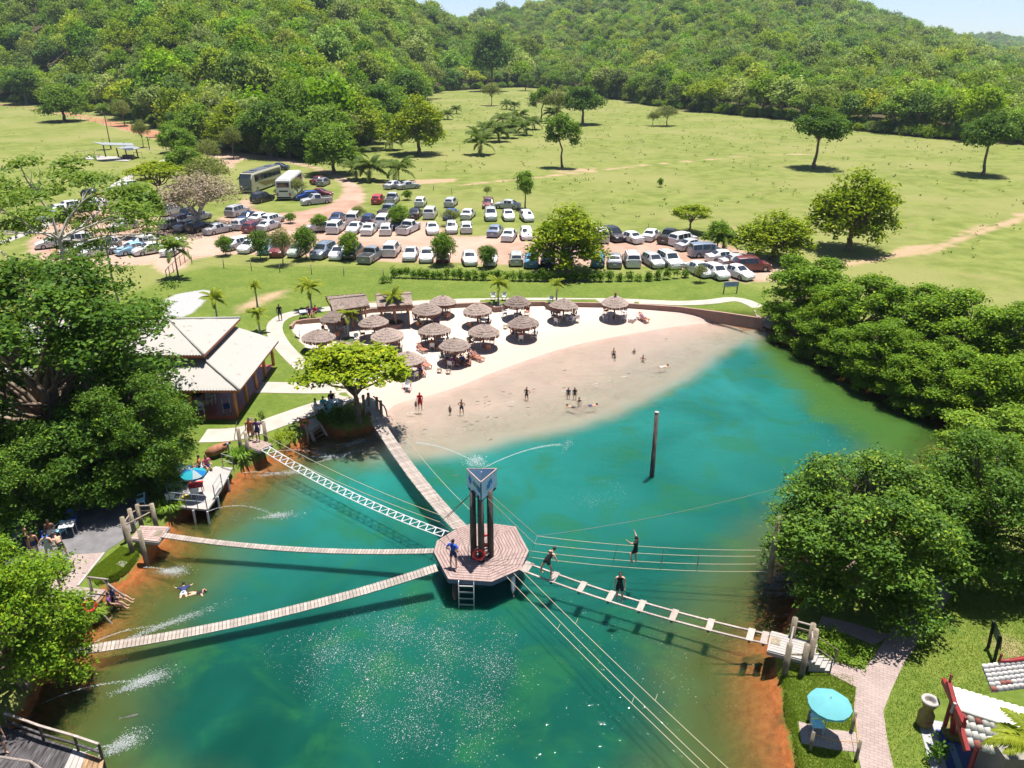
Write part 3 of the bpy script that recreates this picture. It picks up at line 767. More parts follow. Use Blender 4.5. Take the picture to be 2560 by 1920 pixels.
# ------------------------------------------------------------------ near trees with finer leaves
def near_kind(name, lobes, leafm, n_clump, per, leaf, clump_r, h0, r0, seed, bark=None, **kw):
    kind(name, lobes, leafm, n_clump, per, leaf, clump_r, h0, r0, seed, bark, **kw)
def big_dome(seed, n, r, zlo, zhi, s=(.22, .36)):
    rng = np.random.default_rng(seed); L_ = []
    for i in range(n):
        u = rng.random(); a = i * 2.399 + rng.normal() * .2; zz = zlo + (zhi - zlo) * (i + .5) / n
        f = (zz - zlo) / (zhi - zlo); rad = r * math.sqrt(max(0.0, 1 - abs(f - .35) ** 2 / .62)) * rng.uniform(.72, .95)
        sz = r * rng.uniform(*s); L_.append((rad * .78 * math.cos(a), rad * .78 * math.sin(a), zz, sz, sz, sz * .72))
    return L_
near_kind('mango_a', big_dome(51, 30, 4, .9, 8.8), 'mango', 4200, 12, .165, .15, 2.6, .22, 51, shell=.5)
near_kind('mango_b', big_dome(52, 26, 4, .8, 8.6), 'mango', 3800, 12, .17, .16, 2.4, .22, 52, shell=.5)
near_kind('mango_c', big_dome(53, 36, 4, .7, 8.9, (.20, .32)), 'dark', 4800, 12, .16, .15, 2.4, .2, 53, shell=.5)
near_kind('shore_a', big_dome(54, 22, 4, .6, 8.6, (.24, .36)), 'bright', 2100, 11, .26, .20, 2.0, .2, 54, shell=.45)
near_kind('shore_b', big_dome(55, 18, 4, .5, 8.8, (.26, .40)), 'bright', 2000, 11, .27, .21, 2.0, .2, 55, shell=.45)
near_kind('shrub', big_dome(56, 20, 4, .6, 9.0, (.26, .40)), 'bright', 3200, 12, .19, .18, 1.6, .2, 56, shell=.5)
near_kind('shrub_mid', big_dome(57, 18, 4, .5, 8.8, (.24, .38)), 'mid', 2000, 11, .23, .20, 1.6, .16, 57, shell=.5)
lay = []
_r = np.random.default_rng(58)
for i in range(17):
    a = i * 2.4; d = 3.6 * math.sqrt((i + .6) / 17)
    lay.append((d * math.cos(a), d * math.sin(a), 9.3 - d * .75 + _r.normal() * .5, .9, .9, .30))
lay += [(3.9 * math.cos(k * 1.05), 3.9 * math.sin(k * 1.05), 3.6 + 1.2 * math.sin(k * 2.3), .8, .8, .3) for k in range(6)]
lay += [(2.9, .3, 5.6, .9, .8, .28), (-2.6, 1.2, 6.0, .9, .8, .28), (1.2, -2.6, 5.4, 1.0, .8, .28), (-1.5, -2.5, 5.8, .9, .8, .26)]
near_kind('canopy', lay, 'sparse', 800, 9, .185, .19, 5.2, .10, 58, M_pale_bark, shell=.8, upw=.8, flat=.45)
NT_ = [
    ('shore_a', 1730, 706, 560, 190, 'leafy tree at the beach end of the dense shoreline row', 2),
    ('shore_b', 1838, 760, 602, 190, 'second tree of the dense shoreline row, counted from the beach', 3),
    ('shore_a', 1950, 800, 622, 200, 'third tree of the dense shoreline row, counted from the beach', 4),
    ('shore_b', 2060, 846, 642, 210, 'fourth tree of the dense shoreline row, counted from the beach', 4),
    ('shore_a', 2180, 880, 668, 220, 'tree in the shoreline row cut by the right picture edge', 4),
    ('shore_b', 1900, 812, 694, 150, 'low tree overhanging the dark water below the shoreline row', 0),
    ('shore_a', 2020, 872, 742, 170, 'low bright-topped tree overhanging the sunken wooden float', 0),
    ('shore_b', 2150, 918, 770, 190, 'low tree at the right end of the shoreline row', 0),
    ('shore_a', 1790, 746, 636, 120, 'low tree over the water next to the beach wall end', 0),
    ('shore_a', 1716, 738, 654, 120, 'low bank shrub hanging over the water below the shoreline row, first from the beach', 0),
    ('shore_b', 1772, 770, 678, 130, 'low bank shrub hanging over the water below the shoreline row, second from the beach', 0),
    ('shore_a', 1836, 806, 710, 140, 'low bank shrub hanging over the water below the shoreline row, third from the beach', 0),
    ('shore_b', 1896, 840, 744, 140, 'low bank shrub hanging over the water below the shoreline row, fourth from the beach', 0),
    ('shore_a', 1960, 872, 768, 150, 'low bank shrub hanging over the water below the shoreline row, fifth from the beach', 0),
    ('shore_b', 2040, 900, 790, 160, 'low bank shrub hanging over the water below the shoreline row, sixth from the beach', 0),
    ('shore_a', 2110, 926, 810, 170, 'low bank shrub hanging over the water below the shoreline row, seventh from the beach', 0),
    ('shrub_mid', 2140, 1042, 892, 260, 'fluffy light green thicket at the right shore behind the big tree', 0),
    ('mango_a', 1846, 1266, 1020, 405, 'big glossy tree spreading over the water at the right landing', 0),
    ('mango_b', 2110, 1226, 962, 330, 'big tree right of the paved path with yellow-green tips', 0),
    ('mango_c', 128, 1000, 580, 560, 'huge dark tree shading the left bank', 0),
    ('mango_a', 312, 1056, 820, 245, 'dark tree beside the restaurant roof with light lower branches', 0),
    ('mango_b', 30, 1130, 930, 290, 'low dark tree at the left picture edge above the bathers', 0),
    ('mango_c', 222, 1075, 900, 250, 'low leafy tree shading the waterside tables', 0),
    ('shrub', 52, 1492, 1192, 330, 'dense bright shrub at the left shore by the slatted bridge', 0),
    ('flame', 772, 908, 748, 232, 'bright yellow-green flame tree at the beach bridge', 0),
    ('canopy', 180, 742, 335, 500, 'tall pale-limbed tree with a feathery see-through crown', 0),
    ('canopy', 262, 690, 420, 260, 'smaller feathery tree right of the tall pale-limbed tree', 0),
    ('canopy', 10, 700, 390, 300, 'pale-limbed feathery tree at the left picture edge', 0),
]
for kd, bx, by, top, wp, lab, back in NT_:
    tree_at(kd, bx, by, top, wp, lab, None, back)
# ------------------------------------------------------------------ shared materials
M_white = plain('white plastic', (.48, .49, .50), .45, .06)
M_bluep = plain('pale blue plastic', (.30, .55, .68), .45, .08)
M_dkblue = plain('blue plastic', (.03, .10, .42), .45, .1)
M_post = wood('weathered post', (.13, .105, .075), (.27, .225, .165), (1.5, 1.5, .5), .9)
M_post_red = wood('stained post', (.22, .08, .04), (.36, .16, .09), (1.5, 1.5, .5), .8)
M_darkpost = wood('dark tower timber', (.018, .014, .013), (.10, .085, .075), (3, 3, .4), .75)
M_deck = wood('deck boards', (.245, .165, .148), (.345, .255, .235), (3, .6, 3), .85)
M_deck2 = wood('pale deck', (.24, .195, .17), (.34, .29, .262), (3, .6, 3), .85)
M_brown = wood('brown planks', (.16, .09, .045), (.34, .22, .12), (3, .6, 3), .8)
M_rope = plain('rope', (.33, .30, .21), .9, .12, 20)
M_cable = plain('steel cable', (.16, .16, .15), .5, .1)
M_thatch = None
def thatch_mat():
    t = NT('thatch'); o = t.obj(); sx = t.n('ShaderNodeSeparateXYZ'); t.set(sx.inputs[0], o)
    an = t.math('ARCTAN2', sx.outputs[1], sx.outputs[0])
    cv = t.n('ShaderNodeCombineXYZ', i_0=t.math('MULTIPLY', an, 9.0), i_1=t.math('MULTIPLY', sx.outputs[2], 2.0), i_2=sx.outputs[0])
    n1 = t.noise(3.0, 4, cv.outputs[0], .65); n2 = t.noise(1.2, 2, o)
    c = t.mix(t.rng(n1, .3, .72), (.11, .08, .066), (.33, .265, .235))
    c = t.mix(t.rng(n2, .35, .7, 0, .5), c, (.28, .215, .19))
    v = t.rng(t.n('ShaderNodeObjectInfo').outputs['Random'], 0, 1, .72, 1.2, False); c = t.mix(1.0, c, t.n('ShaderNodeCombineXYZ', i_0=v, i_1=v, i_2=v).outputs[0], 'MULTIPLY')
    return t.pbr(c, .95, t.bump(n1, .8, .05), spec=.1)
M_thatch = thatch_mat()
M_fringe = plain('thatch fringe', (.17, .075, .052), .95, .35, 8)
M_conc = plain('pale concrete', (.30, .28, .265), .85, .10, 1.2, world=True)
M_wallc = plain('terracotta wall', (.27, .165, .13), .85, .14, 1.5, world=True)
M_metal = plain('galvanised steel', (.55, .56, .57), .35, .1, metal=.7)
M_black = plain('black rubber', (.014, .014, .015), .75, .2)
M_rim = plain('alloy rim', (.42, .43, .45), .35, .1, metal=.8)
M_headl = plain('headlight glass', (.72, .74, .76), .12, .05, spec=.7)
M_taill = plain('red tail lamp', (.34, .012, .012), .2, .1, spec=.6)
M_plate = plain('number plate', (.55, .56, .56), .5, .1)
def glass_mat(name='car glass', col=(.018, .024, .032)):
    t = NT(name); n1 = t.noise(1.5, 2, t.obj()); c = t.mix(n1, tuple(k * .7 for k in col), tuple(k * 1.5 for k in col))
    return t.pbr(c, .06, spec=.9)
M_glass = glass_mat()
M_red = plain('red enamel', (.50, .02, .02), .45, .1)
M_skin = [plain('skin tone a', (.50, .29, .20), .6, .08), plain('skin tone b', (.38, .20, .13), .6, .08), plain('skin tone c', (.17, .08, .05), .6, .08)]
M_hair = [plain('dark hair', (.012, .009, .008), .6, .2), plain('brown hair', (.06, .035, .02), .6, .2)]
def cloth(col): return plain('cloth %02d %02d %02d' % tuple(int(c * 99) for c in col), col, .85, .15)
def paint(nm, col, rough=.28):
    if 'paint ' + nm in _mats: return _mats['paint ' + nm]
    t = NT('paint ' + nm); oi = t.n('ShaderNodeObjectInfo').outputs['Random']; n1 = t.noise(.9, 4, t.obj(), .6)
    v = t.rng(oi, 0, 1, .9, 1.06, False)
    c = t.mix(1.0, col, t.n('ShaderNodeCombineXYZ', i_0=v, i_1=v, i_2=v).outputs[0], 'MULTIPLY')
    c = t.mix(t.rng(n1, .45, .8, 0, .25), c, (.40, .27, .19))          # road dust
    m = t.pbr(c, rough, spec=.5, Coat_Weight=.5); _mats['paint ' + nm] = m; return m
PAINT = {'white': paint('white', (.60, .60, .605)), 'silver': paint('silver', (.38, .39, .41)), 'grey': paint('grey', (.20, .21, .23)), 'black': paint('black', (.018, .018, .022)),
         'red': paint('red', (.42, .018, .025)), 'maroon': paint('maroon', (.14, .02, .03)), 'blue': paint('blue', (.015, .06, .30)), 'dark blue': paint('dark blue', (.018, .035, .10)),
         'light blue': paint('light blue', (.22, .42, .58)), 'teal blue': paint('teal blue', (.04, .17, .30)), 'grey-blue': paint('grey-blue', (.17, .21, .28)), 'grey-green': paint('grey-green', (.36, .40, .37))}

# ------------------------------------------------------------------ cars
CAR = {  # rows: y, belt height, top height, top half width ratio, half width ratio
    'sedan': (4.5, .88, [(-2.25, .55, .60, .85, .80), (-2.20, .86, .90, .86, .92), (-1.55, .90, .97, .85, .98), (-.80, .93, 1.40, .74, 1), (-.1, .93, 1.46, .74, 1), (.42, .93, 1.42, .74, 1), (1.15, .93, .99, .84, .99), (1.75, .84, .88, .84, .96), (2.15, .66, .70, .80, .86), (2.25, .45, .50, .8, .74)], (2, 5), (3, 5, 3)),
    'hatch': (4.0, .85, [(-2.0, .55, .60, .88, .82), (-1.96, .90, .98, .85, .94), (-1.55, .93, 1.42, .74, .98), (-.8, .93, 1.49, .76, 1), (-.1, .93, 1.50, .76, 1), (.42, .93, 1.46, .75, 1), (1.05, .92, .99, .85, .99), (1.55, .84, .88, .85, .96), (1.92, .66, .70, .82, .86), (2.0, .45, .50, .8, .76)], (1, 5), (2, 5, 3)),
    'suv': (4.5, .93, [(-2.25, .60, .65, .9, .86), (-2.20, 1.02, 1.10, .88, .96), (-1.85, 1.05, 1.66, .78, 1), (-.9, 1.05, 1.74, .79, 1), (-.1, 1.05, 1.75, .79, 1), (.45, 1.05, 1.70, .78, 1), (1.10, 1.04, 1.10, .88, 1), (1.75, .98, 1.02, .88, .98), (2.15, .78, .82, .85, .90), (2.25, .50, .55, .8, .80)], (1, 5), (2, 5, 3)),
    'pickup': (5.2, .93, [(-2.6, .60, .62, .95, .92), (-2.57, 1.02, 1.05, .96, .98), (-1.6, 1.02, 1.05, .96, 1), (-.72, 1.04, 1.07, .95, 1), (-.55, 1.05, 1.68, .78, 1), (.55, 1.05, 1.74, .78, 1), (1.25, 1.04, 1.10, .87, 1), (2.0, .99, 1.03, .87, .98), (2.5, .80, .84, .85, .90), (2.6, .50, .55, .8, .80)], (3, 5), (4, 5, 4)),
    'van': (4.6, .9, [(-2.3, .60, .65, .92, .88), (-2.27, 1.05, 1.15, .90, .97), (-2.1, 1.05, 1.74, .82, 1), (-.9, 1.05, 1.82, .82, 1), (.2, 1.05, 1.82, .82, 1), (.75, 1.05, 1.74, .80, 1), (1.55, 1.02, 1.08, .87, .99), (1.95, .92, .96, .86, .96), (2.25, .74, .78, .84, .88), (2.3, .50, .55, .8, .78)], (1, 5), (2, 5, 3)),
}
def ring(row, hw):
    y, zb, zt, tr, wr = row; w_ = hw * wr
    return [(w_ * .92, y, .20), (w_, y, .42 if zb > .6 else zb * .8), (w_ * .985, y, zb), (w_ * tr, y, zt - .05), (w_ * tr * .86, y, zt), (0, y, zt + .025)]
wheel_me = MB().lathe([(.19, -.10), (.30, -.10), (.325, -.06), (.325, .06), (.30, .10), (.19, .10)], 14).mesh('wheel', True)
wheel_me.transform(Matrix.Rotation(PI / 2, 4, 'Y'))
rmb = MB().lathe([(.02, .085), (.06, .09), (.195, .075), (.20, -.09)], 10, closed_top=False)
for k in range(5):
    a = k * 2 * PI / 5; rmb.box((.11 * math.cos(a), .11 * math.sin(a), .095), (.16, .045, .02), a)
rim_me = rmb.mesh('rim'); rim_me.transform(Matrix.Rotation(PI / 2, 4, 'Y'))
def offset_faces(name, quads, inset=.08, out=.012):
    V = []; F = []
    for q in quads:
        q = [Vector(p) for p in q]; c = sum(q, Vector()) / 4; n = (q[1] - q[0]).cross(q[3] - q[0])
        if n.length < 1e-6: n = Vector((0, 0, 1))
        n.normalize(); b = len(V)
        V += [c + (p - c) * (1 - inset) + n * out for p in q]; F.append((b, b + 1, b + 2, b + 3))
    return MB().add(V, F).mesh(name)
CARP = {}
for kd, (Ln, hw, rows, (irw, iws), (s0, s1, _)) in CAR.items():
    rings = [ring(r0, hw) for r0 in rows]; V = []; F = []; n = 11
    for rg in rings:
        V += [(-p[0], p[1], p[2]) for p in rg[:-1]] + [rg[-1]] + [p for p in reversed(rg[:-1])]
    for i in range(len(rings) - 1):
        for k in range(n - 1): F.append((i * n + k, (i + 1) * n + k, (i + 1) * n + k + 1, i * n + k + 1))
    m = (len(rings) - 1) * n
    F.append(tuple(range(n))); F.append(tuple(range(m + n - 1, m - 1, -1)))
    F = [tuple(reversed(f)) for f in F]
    mb = MB().add(V, F)
    for s in (-1, 1): mb.box((s * (hw + .08), .55 if kd != 'van' else .95, rows[4][1] + .08), (.16, .10, .12))      # mirrors
    for y in (Ln / 2 - .02, -Ln / 2 + .02): mb.box((0, y, .42), (hw * 1.62, .10, .20))
    body = mb.mesh(kd + '_body')
    def top(i, j): # strip between two stations across the top
        A, B = rings[i], rings[j]
        L0, L1 = A[3], B[3]
        return [(-L0[0], L0[1], L0[2]), (L0[0], L0[1], L0[2]), (L1[0], L1[1], L1[2]), (-L1[0], L1[1], L1[2])]
    def pane(nm, i, j, ins):
        A, B = rings[i], rings[j]; V_ = []
        for f in (ins, 1 - ins):
            L5 = [Vector(A[k]).lerp(Vector(B[k]), f) for k in (3, 4, 5)]
            for v in [Vector((-L5[0].x, L5[0].y, L5[0].z)), Vector((-L5[1].x, L5[1].y, L5[1].z)), L5[2], L5[1], L5[0]]: V_.append(v)
        nn = (V_[7] - V_[2]).cross(Vector((1, 0, 0))); nn = nn if nn.z > 0 else -nn; nn.normalize()
        V_ = [Vector((v.x * .93, v.y, v.z)) + nn * .015 for v in V_]
        return MB().add(V_, [(k, k + 1, k + 6, k + 5) for k in range(4)]).mesh(nm)
    ws = pane('windscreen', iws, iws + 1, .08); rw = pane('rear_window', irw, irw + 1, .16)
    side = []
    for s in (-1, 1):
        for i in range(s0, s1):
            A, B = rings[i], rings[i + 1]; q = [A[2], B[2], B[3], A[3]]
            q = [(p[0] * s, p[1], p[2]) for p in q]
            if s < 0: q = q[::-1]
            side.append(offset_faces('side_window', [q], .10, .012))
    lam = []
    zl = rows[-2][1] - .02; yf = rows[-2][0]
    for s in (-1, 1):
        lam.append(('headlight', MB().bevbox((s * hw * .60, yf - .015, zl - .02), (.34, .16, .14), .03).mesh('headlight'), M_headl))
        zt = rows[1][1]
        lam.append(('tail_lamp', MB().bevbox((s * hw * .74, rows[1][0] + .02, zt - .12), (.20, .08, .22), .02).mesh('tail_lamp'), M_taill))
    ex = []
    ex.append(('number_plate', MB().box((0, -Ln / 2 - .02, .62), (.40, .02, .13)).mesh('number_plate'), M_plate))
    if kd == 'pickup': ex.append(('cargo_bed', MB().box((0, -1.62, 1.072), (1.5, 1.6, .03)).mesh('cargo_bed'), M_black))
    if kd == 'suv':
        rk = MB()
        for s in (-1, 1): rk.bar((s * .58, -1.5, 1.80), (s * .58, .3, 1.80), .04)
        ex.append(('roof_rack', rk.mesh('roof_rack'), M_cable))
    CARP[kd] = (Ln, hw, body, ws, rw, side, lam, ex)
def car(kd, colr, loc, rz, label, group):
    Ln, hw, body, ws, rw, side, lam, ex = CARP[kd]
    e = empty({'sedan': 'sedan_car', 'hatch': 'hatchback_car', 'suv': 'sport_utility_car', 'pickup': 'pickup_truck', 'van': 'passenger_van'}[kd], loc, rz, label, 'car' if kd not in ('pickup', 'van') else {'pickup': 'pickup', 'van': 'van'}[kd], group)
    link('body', body, PAINT[colr], e); link('windscreen', ws, M_glass, e); link('rear_window', rw, M_glass, e)
    for s in side: link('side_window', s, M_glass, e)
    for nm, me, mt in lam + ex: link(nm, me, mt, e)
    big = kd in ('suv', 'pickup', 'van')
    for sx in (-1, 1):
        for yy in (Ln * .305, -Ln * .29):
            wl = link('wheel', wheel_me, M_black, e); wl.location = (sx * (hw - .10), yy, .325)
            if big: wl.scale = (1.1, 1.12, 1.12); wl.location.z = .36
            rm = link('rim', rim_me, M_rim, wl); rm.scale = (sx, 1, 1)
    return e
ZB = lambda x, y: (400 + x / 4.424, 340 + y / 4.424)
ZC = lambda x, y: (860 + x / 4.424, 440 + y / 4.424)
ZD = lambda x, y: (1340 + x / 3.568, 520 + y / 3.568)
ZA = lambda x, y: (x / 4.809, 440 + y / 4.809)
# zone, x, y in the zone, type, colour, bearing (0 away from the viewer, 180 towards, 90 to the right), row
CARS = [
 ('B', 475, 95, 'sedan', 'white', 120, 'far road'), ('B', 665, 140, 'pickup', 'blue', 105, 'far road'), ('B', 1310, 375, 'sedan', 'dark blue', 275, 'beside the coaches'),
 ('B', 1110, 745, 'suv', 'black', 25, 'beside the coaches'), ('B', 1715, 765, 'pickup', 'silver', 235, 'grass island'), ('B', 1770, 672, 'sedan', 'maroon', 95, 'grass island'),
 ('B', 1610, 712, 'hatch', 'blue', 235, 'grass island'), ('B', 1790, 560, 'hatch', 'grey', 10, 'grass island'), ('B', 1745, 540, 'sedan', 'maroon', 20, 'grass island'),
 ('B', 100, 1035, 'hatch', 'silver', 30, 'shade of the dry tree'), ('B', 272, 1060, 'sedan', 'grey', 25, 'shade of the dry tree'), ('B', 402, 1075, 'hatch', 'black', 25, 'shade of the dry tree'),
 ('B', 620, 1095, 'sedan', 'silver', 40, 'shade of the dry tree'), ('B', 80, 890, 'suv', 'silver', 20, 'shade of the dry tree'), ('B', 262, 945, 'pickup', 'dark blue', 30, 'shade of the dry tree'),
 ('B', 410, 950, 'hatch', 'silver', 20, 'shade of the dry tree'), ('B', 828, 900, 'suv', 'silver', 20, 'middle row'), ('B', 960, 960, 'sedan', 'dark blue', 20, 'middle row'),
 ('B', 1085, 970, 'sedan', 'white', 22, 'middle row'), ('B', 1225, 985, 'hatch', 'white', 25, 'middle row'), ('B', 866, 1045, 'hatch', 'silver', 10, 'middle row'),
 ('B', 1000, 1075, 'hatch', 'maroon', 10, 'middle row'), ('B', 1175, 1060, 'sedan', 'silver', 20, 'middle row'), ('B', 1755, 1060, 'hatch', 'white', 255, 'middle row'),
 ('B', 1945, 975, 'sedan', 'dark blue', 5, 'middle row'), ('B', 1928, 1085, 'suv', 'white', 4, 'middle row'), ('B', 2130, 985, 'van', 'white', 4, 'middle row'), ('B', 2140, 1090, 'sedan', 'white', 186, 'middle row'),
 ('B', 85, 1335, 'suv', 'white', 180, 'front row'), ('B', 815, 1270, 'hatch', 'white', 215, 'front row'), ('B', 968, 1300, 'sedan', 'white', 195, 'front row'), ('B', 1148, 1315, 'hatch', 'light blue', 180, 'front row'),
 ('B', 1292, 1345, 'suv', 'maroon', 180, 'front row'), ('B', 1500, 1345, 'hatch', 'grey-green', 190, 'front row'), ('B', 1782, 1365, 'suv', 'grey-blue', 195, 'front row'), ('B', 1955, 1375, 'sedan', 'white', 186, 'front row'), ('B', 2115, 1365, 'hatch', 'black', 190, 'front row'),
 ('C', 545, 150, 'sedan', 'silver', 35, 'rearmost row'), ('C', 706, 150, 'sedan', 'silver', 60, 'rearmost row'), ('C', 366, 315, 'hatch', 'red', 4, 'rear row'), ('C', 520, 320, 'pickup', 'silver', 5, 'rear row'),
 ('C', 840, 345, 'hatch', 'white', 3, 'rear row'), ('C', 1178, 350, 'hatch', 'silver', 10, 'rear row'), ('C', 480, 455, 'pickup', 'grey', 15, 'third row'), ('C', 776, 480, 'sedan', 'black', 5, 'third row'),
 ('C', 946, 480, 'suv', 'white', 2, 'third row'), ('C', 1175, 490, 'sedan', 'blue', 190, 'third row'), ('C', 1366, 488, 'sedan', 'white', 10, 'third row'), ('C', 1592, 362, 'hatch', 'maroon', 185, 'rear row'),
 ('C', 1620, 500, 'suv', 'silver', 178, 'third row'), ('C', 1806, 362, 'sedan', 'silver', 282, 'rear row'), ('C', 1815, 500, 'sedan', 'white', 176, 'third row'), ('C', 2022, 510, 'hatch', 'white', 170, 'third row'),
 ('C', 262, 545, 'hatch', 'dark blue', 5, 'second row'), ('C', 262, 660, 'sedan', 'white', 5, 'second row'), ('C', 425, 575, 'van', 'white', 3, 'second row'), ('C', 452, 662, 'hatch', 'white', 358, 'second row'),
 ('C', 575, 595, 'hatch', 'dark blue', 185, 'second row'), ('C', 702, 650, 'pickup', 'white', 20, 'second row'), ('C', 965, 652, 'sedan', 'white', 172, 'second row'), ('C', 1184, 642, 'hatch', 'silver', 176, 'second row'),
 ('C', 1350, 640, 'hatch', 'white', 356, 'second row'), ('C', 1670, 680, 'sedan', 'grey-blue', 12, 'second row'), ('C', 1828, 728, 'sedan', 'white', 10, 'second row'), ('C', 2018, 712, 'hatch', 'white', 176, 'second row'),
 ('C', 280, 970, 'pickup', 'grey', 12, 'front row'), ('C', 512, 900, 'suv', 'white', 5, 'front row'), ('C', 724, 945, 'sedan', 'silver', 182, 'front row'), ('C', 905, 960, 'sedan', 'white', 176, 'front row'),
 ('C', 1092, 960, 'hatch', 'maroon', 180, 'front row'), ('C', 1380, 995, 'sedan', 'white', 172, 'front row'), ('C', 1620, 1000, 'hatch', 'white', 180, 'front row'), ('C', 1905, 998, 'hatch', 'grey-green', 358, 'front row'), ('C', 2078, 1020, 'sedan', 'teal blue', 4, 'front row'),
 ('D', 590, 315, 'van', 'white', 0, 'right rear row'), ('D', 696, 305, 'suv', 'black', 155, 'right rear row'), ('D', 850, 320, 'sedan', 'white', 330, 'right rear row'), ('D', 1042, 300, 'sedan', 'white', 25, 'right rear row'),
 ('D', 1205, 322, 'pickup', 'black', 30, 'right rear row'), ('D', 1325, 340, 'suv', 'white', 55, 'right rear row'), ('D', 1392, 380, 'sedan', 'silver', 65, 'right rear row'), ('D', 1522, 435, 'van', 'grey-blue', 85, 'right rear row'),
 ('D', 1675, 480, 'sedan', 'white', 82, 'right rear row'), ('D', 1795, 520, 'sedan', 'silver', 80, 'right rear row'), ('D', 1922, 560, 'suv', 'maroon', 85, 'right rear row'),
 ('D', 112, 525, 'sedan', 'black', 180, 'right front row'), ('D', 272, 505, 'hatch', 'grey', 178, 'right front row'), ('D', 562, 530, 'hatch', 'teal blue', 5, 'right front row'), ('D', 712, 540, 'sedan', 'grey', 4, 'right front row'),
 ('D', 866, 535, 'suv', 'white', 0, 'right front row'), ('D', 1058, 540, 'hatch', 'silver', 166, 'right front row'), ('D', 1208, 545, 'suv', 'white', 164, 'right front row'), ('D', 1472, 620, 'sedan', 'white', 158, 'right front row'),
 ('D', 1630, 645, 'hatch', 'white', 165, 'right front row'), ('D', 1815, 645, 'sedan', 'white', 150, 'right front row'),
 ('A', 1500, 165, 'hatch', 'white', 215, 'left row'), ('A', 1210, 305, 'sedan', 'red', 100, 'left row'), ('A', 1100, 390, 'sedan', 'white', 205, 'left row'), ('A', 1120, 262, 'hatch', 'black', 100, 'left row'), ('A', 1040, 430, 'hatch', 'silver', 205, 'left row'),
 ('A', 780, 425, 'hatch', 'white', 220, 'left row'), ('A', 655, 470, 'sedan', 'white', 220, 'left row'), ('A', 570, 555, 'sedan', 'grey-blue', 220, 'left row'), ('A', 610, 875, 'sedan', 'white', 235, 'left front row'), ('A', 855, 860, 'suv', 'white', 235, 'left front row'),
 ('A', 905, 975, 'sedan', 'white', 225, 'left front row'), ('A', 1220, 900, 'hatch', 'silver', 225, 'left front row'), ('A', 1130, 985, 'sedan', 'white', 225, 'left front row'), ('A', 1660, 875, 'hatch', 'white', 225, 'left front row'), ('A', 1570, 955, 'sedan', 'light blue', 225, 'left front row'),
 ('A', 1775, 955, 'sedan', 'white', 228, 'left front row'), ('A', 1450, 668, 'hatch', 'silver', 210, 'left front row'),
]
KN = {'sedan': 'sedan', 'hatch': 'hatchback', 'suv': 'high-roofed car', 'pickup': 'pickup', 'van': 'van'}
ORD = ['first', 'second', 'third', 'fourth', 'fifth', 'sixth', 'seventh', 'eighth', 'ninth', 'tenth', 'eleventh', 'twelfth', 'thirteenth', 'fourteenth', 'fifteenth', 'sixteenth', 'seventeenth', 'eighteenth', 'nineteenth', 'twentieth', 'twenty-first', 'twenty-second']
ROWTXT = {'far road': 'on the far dirt road', 'beside the coaches': 'parked beside the two coaches', 'grass island': 'on the grass island by the road bend', 'shade of the dry tree': 'by the dry tree', 'middle row': 'in the row right of the dry tree',
          'front row': 'in the front row by the fence', 'rearmost row': 'in the rearmost pair on the grass', 'rear row': 'in the rear grass row', 'third row': 'in the third row from the fence', 'second row': 'in the second row from the fence',
          'right rear row': 'in the curved row at right', 'right front row': 'in the right front row by the hedge', 'left row': 'in the far left row under the feathery tree', 'left front row': 'in the near left row under the feathery tree'}
byrow = {}
for i, (zn, x, y, kd, colr, br, row) in enumerate(CARS):
    sx, sy = {'A': ZA, 'B': ZB, 'C': ZC, 'D': ZD}[zn](x, y); byrow.setdefault(row, []).append((sx, i))
rank = {}
for row, L_ in byrow.items():
    for k, (sx, i) in enumerate(sorted(L_)): rank[i] = k
cjit = random.Random(3)
for i, (zn, x, y, kd, colr, br, row) in enumerate(CARS):
    sx, sy = {'A': ZA, 'B': ZB, 'C': ZC, 'D': ZD}[zn](x, y)
    Ln = CAR[kd][0]; g = GS(sx, sy)
    d = Vector((math.sin(R(br)), math.cos(R(br)), 0)); g += Vector((0, 1, 0)) * (abs(d.y) * Ln * .5 * .75)
    g.z = hz(g.x, g.y) + .005
    # a car pointing straight away also turns with the viewing direction
    rz = -R(br) + cjit.uniform(-.04, .04)
    car(kd, colr, g, rz, '%s %s, %s from the left %s' % (colr, KN[kd], ORD[rank[i]], ROWTXT[row]), 'cars parked in the dirt car park')

